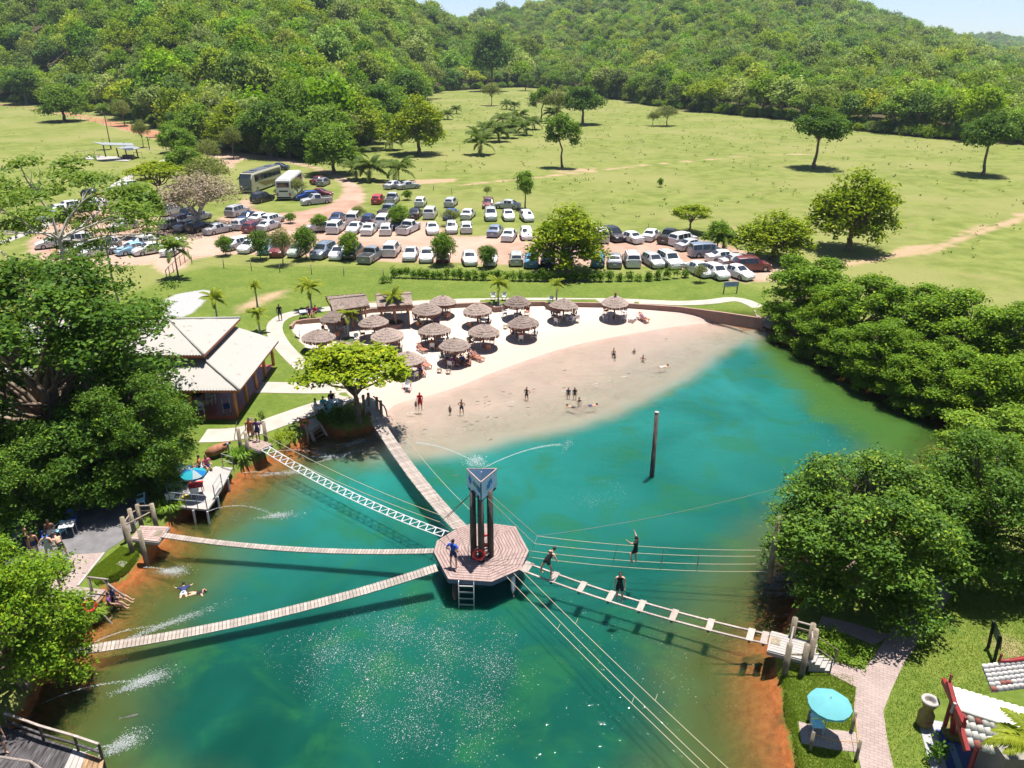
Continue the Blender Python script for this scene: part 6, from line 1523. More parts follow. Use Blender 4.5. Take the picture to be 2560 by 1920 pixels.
# ------------------------------------------------------------------ people
BONES = {}
def person_mesh(pose, J):
    """J: joint name -> position; skinned skeleton, then smoothed"""
    order = ['pelvis', 'belly', 'chest', 'neck0', 'neck', 'head', 'crown']; rad = {'pelvis': (.135, .105), 'belly': (.115, .09), 'chest': (.145, .105), 'neck0': (.075, .065), 'neck': (.05, .05), 'head': (.082, .098), 'crown': (.06, .07)}
    V = []; E = []; Rr = []; ix = {}
    def add(nm, r_, par=None):
        ix[nm] = len(V); V.append(J[nm]); Rr.append(r_)
        if par: E.append((ix[par], ix[nm]))
    par = None
    for nm in order: add(nm, rad[nm], par); par = nm
    for s in 'LR':
        add('sh' + s, (.062, .06), 'chest'); add('el' + s, (.043, .043), 'sh' + s); add('wr' + s, (.03, .026), 'el' + s); add('pa' + s, (.036, .018), 'wr' + s)
        add('hi' + s, (.092, .095), 'pelvis'); add('kn' + s, (.058, .06), 'hi' + s); add('ca' + s, (.052, .055), 'kn' + s); add('an' + s, (.036, .038), 'ca' + s); add('to' + s, (.036, .024), 'an' + s)
    n_body = len(V)
    for s in 'LR':       # five separate fingers rooted in the palm
        w_, p = Vector(J['wr' + s]), Vector(J['pa' + s]); d = (p - w_).normalized(); sd = d.orthogonal().normalized(); nn = d.cross(sd)
        for k in range(5):
            o = (k - 1.8) * .017; ln = (.065, .078, .074, .058)[k] if k < 4 else .05
            b = p + sd * o + d * .015 if k < 4 else p - sd * .03 - d * .02
            dd = d if k < 4 else (d - sd * .9).normalized()
            c0 = len(V); V.extend([b, b + dd * ln * .55 + nn * .006, b + dd * ln * .9 + nn * .028]); Rr.extend([(.009, .009)] * 2 + [(.007, .007)]); E.extend([(c0, c0 + 1), (c0 + 1, c0 + 2)])
    me = bpy.data.meshes.new('sk'); me.from_pydata([tuple(v) for v in V], E, []); ob = bpy.data.objects.new('sk', me); COL.objects.link(ob)
    ms = ob.modifiers.new('skin', 'SKIN'); ms.use_smooth_shade = True
    sk = me.skin_vertices[0].data
    for i, r_ in enumerate(Rr): sk[i].radius = r_
    sk[0].use_root = True
    for k in range(n_body, len(V), 3): sk[k].use_root = True
    sub = ob.modifiers.new('sub', 'SUBSURF'); sub.levels = 1; sub.render_levels = 1
    dg = bpy.context.evaluated_depsgraph_get(); me2 = bpy.data.meshes.new_from_object(ob.evaluated_get(dg)); me2.name = 'body_' + pose
    bpy.data.objects.remove(ob); bpy.data.meshes.remove(me)
    me2.polygons.foreach_set('use_smooth', np.ones(len(me2.polygons), bool)); me2.materials.clear()
    # garments: faces by nearest bone, lifted off the skin
    seg = [('torso', 'belly', 'chest'), ('torso', 'chest', 'neck0'), ('hips', 'pelvis', 'belly'), ('neck', 'neck0', 'head'), ('head', 'head', 'crown')]
    for s in 'LR': seg += [('uarm', 'sh' + s, 'el' + s), ('farm', 'el' + s, 'wr' + s), ('hand', 'wr' + s, 'pa' + s), ('thigh', 'hi' + s, 'kn' + s), ('shin', 'kn' + s, 'an' + s), ('foot', 'an' + s, 'to' + s), ('hips', 'pelvis', 'hi' + s), ('torso', 'chest', 'sh' + s)]
    vs = [v.co.copy() for v in me2.vertices]; ns = [v.normal.copy() for v in me2.vertices]
    info = []
    for f in me2.polygons:
        c = f.center; best = (9, None, 0)
        for nm, a, b in seg:
            A, B = Vector(J[a]), Vector(J[b]); ab = B - A; t_ = max(0, min(1, (c - A).dot(ab) / ab.length_squared)); dd = (A + ab * t_ - c).length
            if dd < best[0]: best = (dd, nm, t_)
        info.append(best[1:])
    hd = Vector(J['head']); up = (Vector(J['crown']) - Vector(J['neck'])).normalized(); fc = Vector(J['face']).normalized()
    def garment(name, test, off):
        mp = {}; V_ = []; F_ = []
        for f, (nm, t_) in zip(me2.polygons, info):
            if test(nm, t_, f):
                ids = []
                for vi in f.vertices:
                    if vi not in mp: mp[vi] = len(V_); V_.append(vs[vi] + ns[vi] * off)
                    ids.append(mp[vi])
                F_.append(ids)
        m = MB().add(V_, F_).mesh(name, True); return m
    hair = garment('hair', lambda n_, t_, f: n_ in ('head', 'neck') and (f.center - hd).dot(up) > -.06 and ((f.center - hd).dot(fc) < .035 or (f.center - hd).dot(up) > .075), .018)
    shirt = garment('shirt', lambda n_, t_, f: n_ == 'torso' or (n_ == 'uarm' and t_ < .6) or (n_ == 'hips' and t_ > .35), .014)
    shorts = garment('shorts', lambda n_, t_, f: n_ == 'hips' or (n_ == 'thigh' and t_ < .62), .016)
    trunks = garment('trunks', lambda n_, t_, f: n_ == 'hips' or (n_ == 'thigh' and t_ < .32), .012)
    top = garment('top', lambda n_, t_, f: n_ == 'torso' and t_ < .75, .010)
    dress = garment('dress', lambda n_, t_, f: n_ in ('torso', 'hips') or (n_ == 'thigh' and t_ < .8) or (n_ == 'uarm' and t_ < .45), .028)
    rt = up.cross(fc).normalized(); fb = MB()
    for s in (-1, 1):
        ey = hd + fc * .094 + rt * s * .032 + up * .01; fb.add([ey - rt * .012 - up * .006, ey + rt * .012 - up * .006, ey + rt * .012 + up * .006, ey - rt * .012 + up * .006], [(0, 1, 2, 3)])
    mo = hd + fc * .096 - up * .05; fb.add([mo - rt * .022 - up * .005, mo + rt * .022 - up * .005, mo + rt * .022 + up * .005, mo - rt * .022 + up * .005], [(0, 1, 2, 3)])
    nb = MB(); no = hd + fc * .095 - up * .015; nb.add([no + up * .03, no - rt * .014 - up * .01, no + rt * .014 - up * .01, no + fc * .022 - up * .008], [(0, 1, 3), (0, 3, 2), (1, 2, 3)])
    for s in (-1, 1): er = hd + rt * s * .085; nb.add([er + up * .025, er - up * .025, er - fc * .02 + rt * s * .015], [(0, 1, 2)])
    return dict(body=me2, hair=hair, shirt=shirt, shorts=shorts, trunks=trunks, top=top, dress=dress, eyes=fb.mesh('eyes'), nose=nb.mesh('nose'))
def base_joints():
    J = dict(pelvis=(0, 0, .93), belly=(0, .005, 1.07), chest=(0, 0, 1.27), neck0=(0, -.005, 1.43), neck=(0, 0, 1.50), head=(0, .015, 1.60), crown=(0, .01, 1.69), face=(0, 1, 0))
    for s, k in (('L', -1), ('R', 1)):
        J.update({'sh' + s: (k * .18, 0, 1.38), 'el' + s: (k * .235, -.03, 1.11), 'wr' + s: (k * .25, .04, .88), 'pa' + s: (k * .25, .06, .80),
                  'hi' + s: (k * .095, 0, .87), 'kn' + s: (k * .105, .025, .49), 'ca' + s: (k * .108, -.01, .34), 'an' + s: (k * .11, -.02, .07), 'to' + s: (k * .13, .13, .03)})
    return J
def shift(J, names, d): 
    for n in names: J[n] = tuple(np.add(J[n], d))
UP = ['belly', 'chest', 'neck0', 'neck', 'head', 'crown', 'shL', 'shR', 'elL', 'elR', 'wrL', 'wrR', 'paL', 'paR']
POSE = {}
J = base_joints(); J.update(kR=0) if 0 else None; shift(J, ['knL', 'caL', 'anL', 'toL'], (-.03, .08, 0)); POSE['stand'] = person_mesh('stand', J)
J = base_joints()
for s, k in (('L', -1), ('R', 1)): J.update({'el' + s: (k * .36, -.10, 1.13), 'wr' + s: (k * .20, .02, 1.00), 'pa' + s: (k * .155, .07, .96)}); shift(J, ['kn' + s, 'ca' + s, 'an' + s, 'to' + s], (k * .05, 0, 0))
POSE['hips'] = person_mesh('hips', J)
J = base_joints()                                     # leaning forward on the bridge, feet apart
for nme in UP:
    x, y, z = J[nme]; a = R(38); dz = z - .93; J[nme] = (x, y * math.cos(a) + dz * math.sin(a), .93 + dz * math.cos(a) - y * math.sin(a))
J['face'] = (0, .8, -.5)
for s, k in (('L', -1), ('R', 1)): J.update({'el' + s: (k * .27, .36, 1.02), 'wr' + s: (k * .20, .48, .82), 'pa' + s: (k * .19, .52, .75)})
shift(J, ['knL', 'caL', 'anL', 'toL'], (-.12, -.16, 0)); shift(J, ['knR', 'caR', 'anR', 'toR'], (.12, .12, 0)); POSE['lean'] = person_mesh('lean', J)
J = base_joints()                                     # on the ropes, one leg raised, arms out
for s, k in (('L', -1), ('R', 1)): J.update({'el' + s: (k * .36, .14, 1.42), 'wr' + s: (k * .46, .26, 1.56), 'pa' + s: (k * .48, .30, 1.62)})
J.update(knL=(-.22, .20, .66), caL=(-.26, .12, .50), anL=(-.30, .02, .24), toL=(-.34, .14, .18)); POSE['climb'] = person_mesh('climb', J)
J = base_joints()                                     # seated on a chair, pelvis at .52
shift(J, ['pelvis'] + UP + ['hiL', 'hiR'], (0, 0, -.41))
for s, k in (('L', -1), ('R', 1)): J.update({'hi' + s: (k * .10, .03, .49), 'kn' + s: (k * .13, .44, .50), 'ca' + s: (k * .13, .43, .36), 'an' + s: (k * .13, .40, .08), 'to' + s: (k * .14, .54, .03), 'el' + s: (k * .26, .06, .72), 'wr' + s: (k * .18, .27, .66), 'pa' + s: (k * .15, .34, .65)})
POSE['sit'] = person_mesh('sit', J)
J = dict(J)                                           # on a step, legs stretched, leaning forward
for s, k in (('L', -1), ('R', 1)): J.update({'kn' + s: (k * .12, .42, .52), 'ca' + s: (k * .12, .56, .40), 'an' + s: (k * .11, .78, .14), 'to' + s: (k * .12, .90, .18), 'el' + s: (k * .25, .12, .70), 'wr' + s: (k * .16, .34, .60), 'pa' + s: (k * .14, .42, .58)})
POSE['step'] = person_mesh('step', J)
J = base_joints()                                     # reclining on a lounger
for nme in list(J):
    if nme == 'face': continue
    x, y, z = J[nme]; dz = z - .93
    if nme in UP: a = R(52); J[nme] = (x, -dz * math.sin(a) + y * .6, .42 + dz * math.cos(a) + y * .6)
    elif nme in ('pelvis', 'hiL', 'hiR'): J[nme] = (x, -dz * .3, .42)
    else: J[nme] = (x, (.90 - z), .40 + y * .8 + (.10 if nme.startswith('kn') else 0))
J['face'] = (0, .75, .6); POSE['lie'] = person_mesh('lie', J)
J = base_joints()                                     # swimming face down, arms spread
for nme in list(J):
    if nme == 'face': continue
    x, y, z = J[nme]; J[nme] = (x, z - 1.0, -y * 1.0 - .02)
for s, k in (('L', -1), ('R', 1)): J.update({'el' + s: (k * .42, .52, -.05), 'wr' + s: (k * .50, .74, -.06), 'pa' + s: (k * .50, .82, -.06), 'kn' + s: (k * .16, -.50, -.08), 'ca' + s: (k * .2, -.66, -.1), 'an' + s: (k * .22, -.90, -.1), 'to' + s: (k * .23, -1.02, -.1)})
J.update(neck=(0, .50, .05), head=(0, .58, .10), crown=(0, .60, .19), face=(0, 1, .1)); POSE['swim'] = person_mesh('swim', J)
RED, NAVY, BLK, BLUE, WHT, ORG, GRN, PINK, PUR, TURQ = (.45, .01, .02), (.02, .03, .10), (.012, .012, .014), (.02, .08, .40), (.5, .5, .5), (.42, .13, .05), (.05, .30, .22), (.50, .12, .16), (.14, .05, .16), (.04, .35, .40)
def person(pose, loc, rz, label, wear, skin=0, hair=0, sc=1.0, group=None):
    if pose not in ('swim', 'step') and loc.z < -.1: sc *= .86; loc = Vector((loc.x, loc.y, loc.z - .10))
    pm = POSE[pose]; e = empty('person', loc, rz, label, 'person', group, sc)
    b = link('body', pm['body'], M_skin[skin], e); link('hair', pm['hair'], M_hair[hair], e); link('eyes', pm['eyes'], M_hair[0], e); link('nose', pm['nose'], M_skin[skin], e)
    for g, col in wear: link(g, pm[g], cloth(col), e)
    return e
def face_to(a, b): d = Vector(b) - Vector(a); return math.atan2(-d.x, d.y)
person('hips', q('Q1', 495, 1172, PZ), R(-25), 'person in a blue shirt and dark shorts standing on the platform', [('shirt', BLUE), ('shorts', NAVY)], 0)
person('climb', q('QR', 905, 284, PZ + .1), R(60), 'person in black stepping along the four-rope crossing', [('shirt', BLK), ('shorts', BLK)], 0)
person('lean', q('QR', 210, 372, PZ + .02), R(-60), 'person in a black swimsuit bending forward on the open frame bridge', [('top', BLK), ('trunks', BLK)], 0)
person('stand', q('QR', 780, 575, PZ - .12), R(175), 'person in black standing on a tread of the open frame bridge', [('top', BLK), ('shorts', BLK)], 0)
person('stand', q('Q6b', 1095, 1055, LZ), R(190), 'person in an orange dress on the upper left landing', [('dress', ORG)], 1, sc=.97)
person('stand', q('Q6b', 1185, 1068, LZ), R(170), 'person in dark clothes beside the orange dress on the upper left landing', [('shirt', PUR), ('shorts', NAVY)], 1)
person('stand', q('Q4', 1803, 415), R(200), 'walker in dark shirt and shorts on the curved walkway', [('shirt', BLK), ('shorts', NAVY)], 2)
person('stand', q('QB', 1497, 248), R(185), 'adult in a long red dress at the edge of the shallow water', [('dress', RED)], 1, sc=.88)
person('stand', q('QB', 1440, 246), R(190), 'small child in green beside the adult in red', [('shirt', GRN), ('shorts', NAVY)], 1, sc=.46)
person('hips', q('QB', 2070, 300, -.15), R(170), 'shirtless person in dark shorts wading in the shallows', [('shorts', NAVY)], 1, sc=.90)
person('stand', q('QB', 1910, 316, -.25), R(160), 'child wading near the shirtless person', [('trunks', BLK)], 2, sc=.62)
person('hips', q('Q5', 1200, 930, -.35), R(150), 'wading person with folded arms in the middle of the shallows', [('top', BLK), ('trunks', BLK)], 1, sc=.9)
person('stand', q('Q5', 1467, 928, -.55), R(180), 'bather in a dark top, left of two standing side by side', [('shirt', NAVY)], 1, sc=.85)
person('stand', q('Q5', 1508, 928, -.50), R(175), 'bather in a dark top, right of two standing side by side', [('shirt', BLK)], 2, sc=.85)
person('swim', q('Q5', 1495, 972, -.02), R(60), 'dark-haired swimmer below the two standing bathers', [('trunks', BLK)], 1, sc=.85)
person('stand', q('Q5', 1535, 1002, -.95), R(200), 'bather standing chest-deep at the edge of the deep water', [('top', BLK)], 0, sc=.95)
person('swim', q('Q5', 1615, 962, 0), R(-75), 'swimmer stretched out at the edge of the deep water', [('trunks', NAVY)], 1, sc=.85)
person('stand', q('Q5', 1757, 672, -.55), R(190), 'bather holding a child in the far shallows', [('trunks', NAVY)], 0, sc=.9)
person('stand', q('Q5', 1766, 674, -.25), R(10), 'child held by a bather in the far shallows', [('trunks', BLK)], 2, sc=.5)
person('stand', q('Q5', 1888, 664, -.80), R(180), 'bather up to the shoulders in the far shallows', [('top', BLK)], 0, sc=.8)
person('hips', q('Q5', 1945, 716, -.85), R(150), 'bather with arms spread on the water in the far shallows', [('trunks', NAVY)], 0, sc=.9)
person('swim', q('Q5', 2075, 712, .0), R(-70), 'pale swimmer at the right of the far shallows', [('trunks', WHT)], 0, sc=.9)
person('swim', q('Q7', 1180, 512, .02), R(20), 'swimmer in dark shirt and white trunks left of the pair near the left bank', [('shirt', NAVY), ('trunks', WHT)], 0)
person('swim', q('Q7', 1255, 522, 0), R(-80), 'dark-haired swimmer, right of the pair near the left bank', [('top', BLK)], 0, sc=.9)
person('step', q('Q5d', 1500, 1425, -.02), R(-75), 'person in dark shirt sitting on the left bathing steps', [('shirt', NAVY), ('shorts', BLK)], 0)
person('step', q('Q5d', 1450, 1500, -.10), R(-75), 'person in dark red sitting lower on the left bathing steps', [('shirt', PUR), ('shorts', BLK)], 0, sc=.95)
person('hips', q('Q5d', 668, 828), R(10), 'bather in a patterned bikini standing on the left terrace', [('top', (.30, .34, .36)), ('trunks', (.30, .34, .36))], 0)
person('lean', q('Q5d', 838, 822), R(60), 'bather bending forward at the edge of the shaded terrace', [('trunks', BLK)], 0)
person('stand', q('Q5d', 480, 770), R(30), 'bather in shade left of the bikini bather', [('trunks', NAVY)], 1, sc=.9)
person('hips', q('Q5d', 390, 700), R(-40), 'bather in the deep shade farthest left on the terrace', [('trunks', BLK)], 1)
person('stand', q('Q5d', 800, 1215), R(150), 'child in bright blue trunks beside the left shrub', [('trunks', BLUE)], 1, sc=.85)
person('stand', q('Q5d', 700, 640), R(200), 'person in white trunks behind the terrace bathers', [('trunks', WHT)], 2)
person('stand', W(4, 1630, BZ), R(-120), 'person in blue cut by the left picture edge on the bottom left deck', [('shirt', (.05, .10, .42)), ('shorts', BLK)], 1)
person('stand', q('Q6b', 925, 545, 1.07), R(200), 'person in a white shirt standing under the restaurant eave', [('shirt', WHT), ('shorts', NAVY)], 1)

# ------------------------------------------------------------------ furniture
def leg4(w_, d, h, r0=.02, splay=.03):
    return [MB().tube([(sx * (w_ / 2 + splay), sy * (d / 2 + splay), 0), (sx * w_ / 2, sy * d / 2, h)], [r0 * .9, r0 * 1.2], 5).mesh('leg') for sx in (-1, 1) for sy in (-1, 1)]
ch_seat = MB().bevbox((0, 0, .42), (.46, .44, .05), .02).mesh('seat')
mb = MB(); ns = 7; V = []; F = []
for i in range(ns + 1):
    a = -1.0 + 2.0 * i / ns; x, y = .235 * math.sin(a * 1.15), -.25 + .10 * (1 - math.cos(a * 1.15))
    for z, dy in ((.46, 0), (.84 - .06 * a * a, -.07)): V.append((x, y + dy, z))
for i in range(ns): F.append((2 * i, 2 * i + 2, 2 * i + 3, 2 * i + 1))
ch_back = mb.add(V, F).mesh('backrest', True)
ch_arm = [MB().tube([(s * .24, -.24, .68), (s * .27, 0, .66), (s * .25, .19, .62), (s * .24, .20, .42)], .02, 5).mesh('armrest') for s in (-1, 1)]
ch_leg = leg4(.36, .34, .41)
tb_top = MB().bevbox((0, 0, .71), (.78, .78, .04), .03).mesh('tabletop'); tb_leg = leg4(.62, .62, .69, .022, .03)
def chair(p, rz, label, mat=None, group='plastic armchairs'):
    e = empty('plastic_chair', p, rz, label, 'chair', group); m = mat or M_white
    link('seat', ch_seat, m, e); link('backrest', ch_back, m, e)
    for a in ch_arm: link('armrest', a, m, e)
    for a in ch_leg: link('leg', a, m, e)
    return e
def table(p, rz, label, mat=None, group='plastic tables'):
    e = empty('plastic_table', p, rz, label, 'table', group); m = mat or M_white
    link('tabletop', tb_top, m, e)
    for a in tb_leg: link('leg', a, m, e)
    return e
M_lw = wood('lounger wood', (.26, .10, .065), (.44, .20, .14), (1, 3, 1), .7)
lg_me = {}
b = MB()
for s in (-1, 1): b.bar((s * .28, -.55, .27), (s * .28, .75, .27), .05, .06)
lg_me['frame'] = b.mesh('frame')
slat = MB().box((0, 0, 0), (.58, .085, .025)).mesh('slat')
lg_leg = [MB().box((sx * .28, sy, .13), (.05, .06, .26)).mesh('leg') for sx in (-1, 1) for sy in (-.35, .6)]
def lounger(p, rz, label, white=False):
    e = empty('sun_lounger', p, rz, label, 'sun lounger', 'sun loungers on the beach'); m = M_white if white else M_lw
    link('frame', lg_me['frame'], m, e)
    for l in lg_leg: link('leg', l, m, e)
    for k in range(10):
        s = link('slat', slat, m, e)
        if k < 7: s.location = (0, .70 - k * .115, .31)
        else: s.location = (0, -.12 - (k - 7) * .09, .36 + (k - 7) * .10); s.rotation_euler = (-.85, 0, 0)
    s = link('head_slat', slat, m, e); s.location = (0, -.40, .68); s.rotation_euler = (-.85, 0, 0)
    return e
bench = lambda p, rz, label: chair(p, rz, label, M_post_red, 'wooden beach chairs')
# beach sets: parasol number -> number of chairs, people, table, loungers
rb = random.Random(21)
SETS = {0: (3, 2, 1), 1: (4, 4, 1), 2: (3, 2, 1), 3: (3, 1, 1), 4: (4, 3, 1), 5: (5, 4, 1), 6: (4, 0, 1), 7: (4, 4, 1), 8: (3, 1, 1), 9: (4, 4, 1), 10: (4, 1, 1), 11: (4, 3, 1), 12: (3, 1, 1), 13: (3, 1, 1), 14: (2, 0, 1), 15: (2, 1, 1)}
SHN = ['rear middle', 'rear left crowded', 'below-palm', 'wall-side', 'pink-clad guest', 'second from right', 'rightmost', 'behind-loungers', 'white-table', 'crowded lounger', 'nearest-water', 'tree-top', 'second-hut', 'first-hut', 'leftmost', 'half-hidden']
ADJ = ['left', 'right', 'near', 'far', 'outer']
COLS = [('red', RED), ('navy', NAVY), ('black', BLK), ('blue', BLUE), ('white', WHT), ('orange', ORG), ('green', GRN), ('pink', PINK), ('purple', PUR), ('turquoise', TURQ)]
for i, (nc, npp, ntb) in SETS.items():
    zn, x, y, lab = PAR[i]; p = q(zn, x, y); a0 = rb.uniform(0, 6.28)
    tp = p + Vector((.52 * math.cos(a0), .52 * math.sin(a0), 0)); tp.z = hz(tp.x, tp.y); table(tp, a0, 'small table under the %s parasol' % SHN[i])
    used = []
    for k in range(nc):
        a = a0 + k * 2 * PI / nc + rb.uniform(-.25, .25); rr = rb.uniform(.95, 1.3); cp = p + Vector((rr * math.cos(a), rr * math.sin(a), 0)); cp.z = hz(cp.x, cp.y)
        rz = face_to(cp, p) + rb.uniform(-.5, .5); (bench if rb.random() < .6 else chair)(cp, rz, '%s chair under the %s parasol' % (ADJ[k], SHN[i]))
        if k < npp:
            cn, cc = rb.choice([c_ for c_ in COLS if c_[0] not in used]); used.append(cn)
            if i == 4 and k == 0: cn, cc = 'pink', PINK
            person('sit', cp, rz, 'seated beachgoer in %s under the %s parasol' % (cn, SHN[i]), [(rb.choice(['shirt', 'top', 'dress']), cc), ('shorts', rb.choice([NAVY, BLK, BLUE]))], rb.randrange(3), rb.randrange(2), .9, 'beachgoers seated under the parasols')
for k, (x, y, rz, wh, lab, who) in enumerate([(525, 612, 215, 0, 'wooden sun lounger left of the crowded lounger parasol', None), (600, 596, 240, 0, 'wooden sun lounger below the parasol behind the loungers', None), (548, 712, 215, 0, 'wooden sun lounger beside the nearest-water parasol', None),
        (850, 652, 230, 0, 'wooden sun lounger right of the crowd with a dark towel', ('dark', NAVY)), (880, 668, 230, 0, 'second wooden sun lounger right of the crowd', None), (690, 690, 200, 0, 'sun lounger at the left of the crowd', ('purple', PUR)), (740, 700, 190, 0, 'sun lounger at the front of the crowd', ('pink', PINK)),
        (795, 695, 215, 0, 'sun lounger at the right of the crowd', ('blue', BLUE)), (1885, 412, 150, 1, 'white sun lounger right of the rightmost parasol', None), (1945, 415, 215, 0, 'wooden sun lounger at the right end of the beach', ('purple', PUR)), (520, 760, 200, 0, 'sun lounger in the shade of the nearest-water parasol', ('blue', BLUE))]):
    p = q('Q5', x, y); lounger(p, R(rz), lab, bool(wh))
    if who: person('lie', p + Vector((0, 0, -.05)), R(rz), 'sunbather in %s on the lounger %s' % (who[0], lab.split('lounger ')[1]), [('trunks', who[1]), ('top', who[1])], rb.randrange(2), 0, .92)
for x, y, lab in ((640, 750, 'small stool on the open sand, left of a pair'), (697, 757, 'small stool on the open sand, right of a pair'), (1065, 467, 'small stool on the open sand below the wall palm')):
    e = empty('beach_stool', q('Q5', x, y), .4, lab, 'stool'); MB().box((0, 0, .34), (.36, .36, .04)).build('seat', M_post, e)
    for sx in (-1, 1):
        for sy in (-1, 1): MB().bar((sx * .18, sy * .18, 0), (sx * .13, sy * .13, .33), .035).build('leg', M_post, e)
for zn, x, y, rz, lab in (('Q5', 425, 850, 40, 'white plastic chair alone near the water by the flame tree'), ('Q5', 440, 868, 80, 'white plastic chair nearest the waterline'), ('Q5', 1522, 425, 20, 'single chair right of the second parasol from the right'), ('Q4', 1915, 525, 100, 'white chair at the left end of the beach sand'), ('Q5b', 675, 690, 200, 'white chair behind the left planter'),
                          ('Q5', 985, 285, 180, 'white chair at the wall palm, left'), ('Q5', 1055, 285, 170, 'white chair at the wall palm, right'), ('Q5', 1355, 300, 160, 'white chair at the second wall palm')):
    chair(q(zn, x, y), R(rz), lab)
table(q('Q5b', 90, 420), .3, 'long white table on the lawn beside the bushy palm'); person('sit', q('Q5b', 150, 420), R(200), 'person in purple sitting beside the bushy palm', [('shirt', PUR), ('shorts', BLK)], 1); person('sit', q('Q5b', 222, 412), R(150), 'person in red sitting beside the bushy palm', [('shirt', RED), ('shorts', BLK)], 1)
table(q('Q5b', 1020, 372), 0, 'white table under the second hut, left'); table(q('Q5b', 1130, 380), .2, 'white table under the second hut, right')
# left bank
for zn, x, y, rz, mt, lab in (('Q7b', 500, 900, 210, M_bluep, 'blue plastic chair left of the turquoise umbrella, left of two'), ('Q7b', 580, 895, 150, M_bluep, 'blue plastic chair left of the turquoise umbrella, right of two'), ('Q7b', 510, 1020, 20, M_white, 'white chair at the near rail of the waterside deck'),
                              ('Q7b', 600, 760, 190, M_bluep, 'blue chair in shade behind the turquoise umbrella'), ('Q7b', 690, 780, 180, M_bluep, 'blue chair directly behind the turquoise umbrella'), ('Q7b', 215, 1050, 120, M_bluep, 'pale blue chair in deep shade above the left landing'),
                              ('Q6b', 500, 740, 200, M_white, 'white chair beside the white table at the restaurant corner'), ('Q6b', 600, 640, 190, M_white, 'white chair inside the restaurant front'), ('Q6b', 450, 690, 150, M_white, 'white chair in the restaurant shade'), ('Q6b', 560, 680, 30, M_post, 'dark chair in the restaurant front'),
                              ('Q6b', 2020, 770, 150, M_bluep, 'pale blue chair under the flame tree, nearest the steps'), ('Q6b', 2050, 720, 190, M_bluep, 'pale blue chair under the flame tree, second from the steps'), ('Q6b', 2165, 710, 170, M_white, 'white chair under the flame tree'), ('Q6b', 2100, 700, 60, M_bluep, 'pale blue chair behind the flame tree table'),
                              ('Q5d', 230, 500, 200, M_dkblue, 'blue chair in the deep shade, far left of the terrace'), ('Q5d', 950, 360, 210, M_dkblue, 'blue chair beside the shaded terrace table'), ('Q5d', 800, 520, 160, M_bluep, 'pale chair before the shaded terrace table'), ('Q5d', 620, 600, 120, M_dkblue, 'blue chair behind the terrace bathers')):
    chair(q(zn, x, y, None if zn != 'Q6b' or y > 760 or x > 1000 else 1.07) if not (zn == 'Q7b' and y > 1000) else q(zn, x, y, TZ), R(rz), lab, mt)
for zn, x, y, z, lab in (('Q7b', 640, 800, None, 'white table behind the turquoise umbrella'), ('Q7b', 770, 935, TZ, 'red-covered table under the turquoise umbrella'), ('Q6b', 390, 740, .80, 'white table at the restaurant corner'), ('Q6b', 1920, 760, None, 'pale table under the flame tree'), ('Q5d', 900, 500, None, 'metal table in the shade of the terrace'), ('Q5d', 180, 650, None, 'metal table at the far left of the terrace'), ('Q6b', 620, 610, 1.07, 'table inside the restaurant'), ('Q6b', 2110, 690, None, 'second pale table under the flame tree')):
    table(q(zn, x, y, z), .3, lab, M_red if 'red-' in lab else None)
for zn, x, y, rz, c0, lab in (('Q7b', 745, 965, 20, RED, 'person in red sitting under the turquoise umbrella'), ('Q7b', 800, 715, 120, ORG, 'person in orange sitting by the waterside deck entrance'), ('Q7b', 870, 715, 220, PINK, 'person in pink sitting by the waterside deck entrance'), ('Q6b', 1880, 745, 300, WHT, 'person in white sitting under the flame tree'), ('Q6b', 1975, 720, 200, TURQ, 'person in turquoise sitting under the flame tree'),
                              ('Q6b', 2070, 650, 200, BLK, 'person in black sitting behind the flame tree tables'), ('Q6b', 480, 640, 190, BLK, 'person in black sitting in the restaurant front'), ('Q6b', 640, 600, 200, ORG, 'person in orange sitting inside the restaurant')):
    p = q(zn, x, y, TZ if 'turquoise umbrella' in lab else 1.07 if 'restaurant' in lab else None); chair(p, R(rz), 'chair of the ' + lab, M_white); person('sit', p, R(rz), lab, [('shirt', c0), ('shorts', NAVY)], 1)
# stroller at the restaurant corner
e = empty('baby_stroller', q('Q6b', 810, 725, 1.07), .4, 'folded blue and white baby stroller at the restaurant corner', 'stroller')
for s in (-1, 1): MB().tube([(s * .25, -.45, .06), (s * .25, .1, .5), (s * .25, .45, .95)], .02, 5).build('frame_tube', M_white, e); MB().tube([(s * .25, .42, .06), (s * .25, -.1, .55)], .02, 5).build('frame_tube', M_white, e)
MB().add([(-.24, -.30, .42), (.24, -.30, .42), (.24, .30, .60), (-.24, .30, .60)], [(0, 1, 2, 3)]).build('seat_cloth', plain('stroller cloth', (.03, .05, .16), .8, .2), e)
for s in (-1, 1):
    for y in (-.45, .42): MB().tube([(s * .25 - .02, y, .07), (s * .25 + .02, y, .07)], .07, 10).build('wheel', M_black, e)

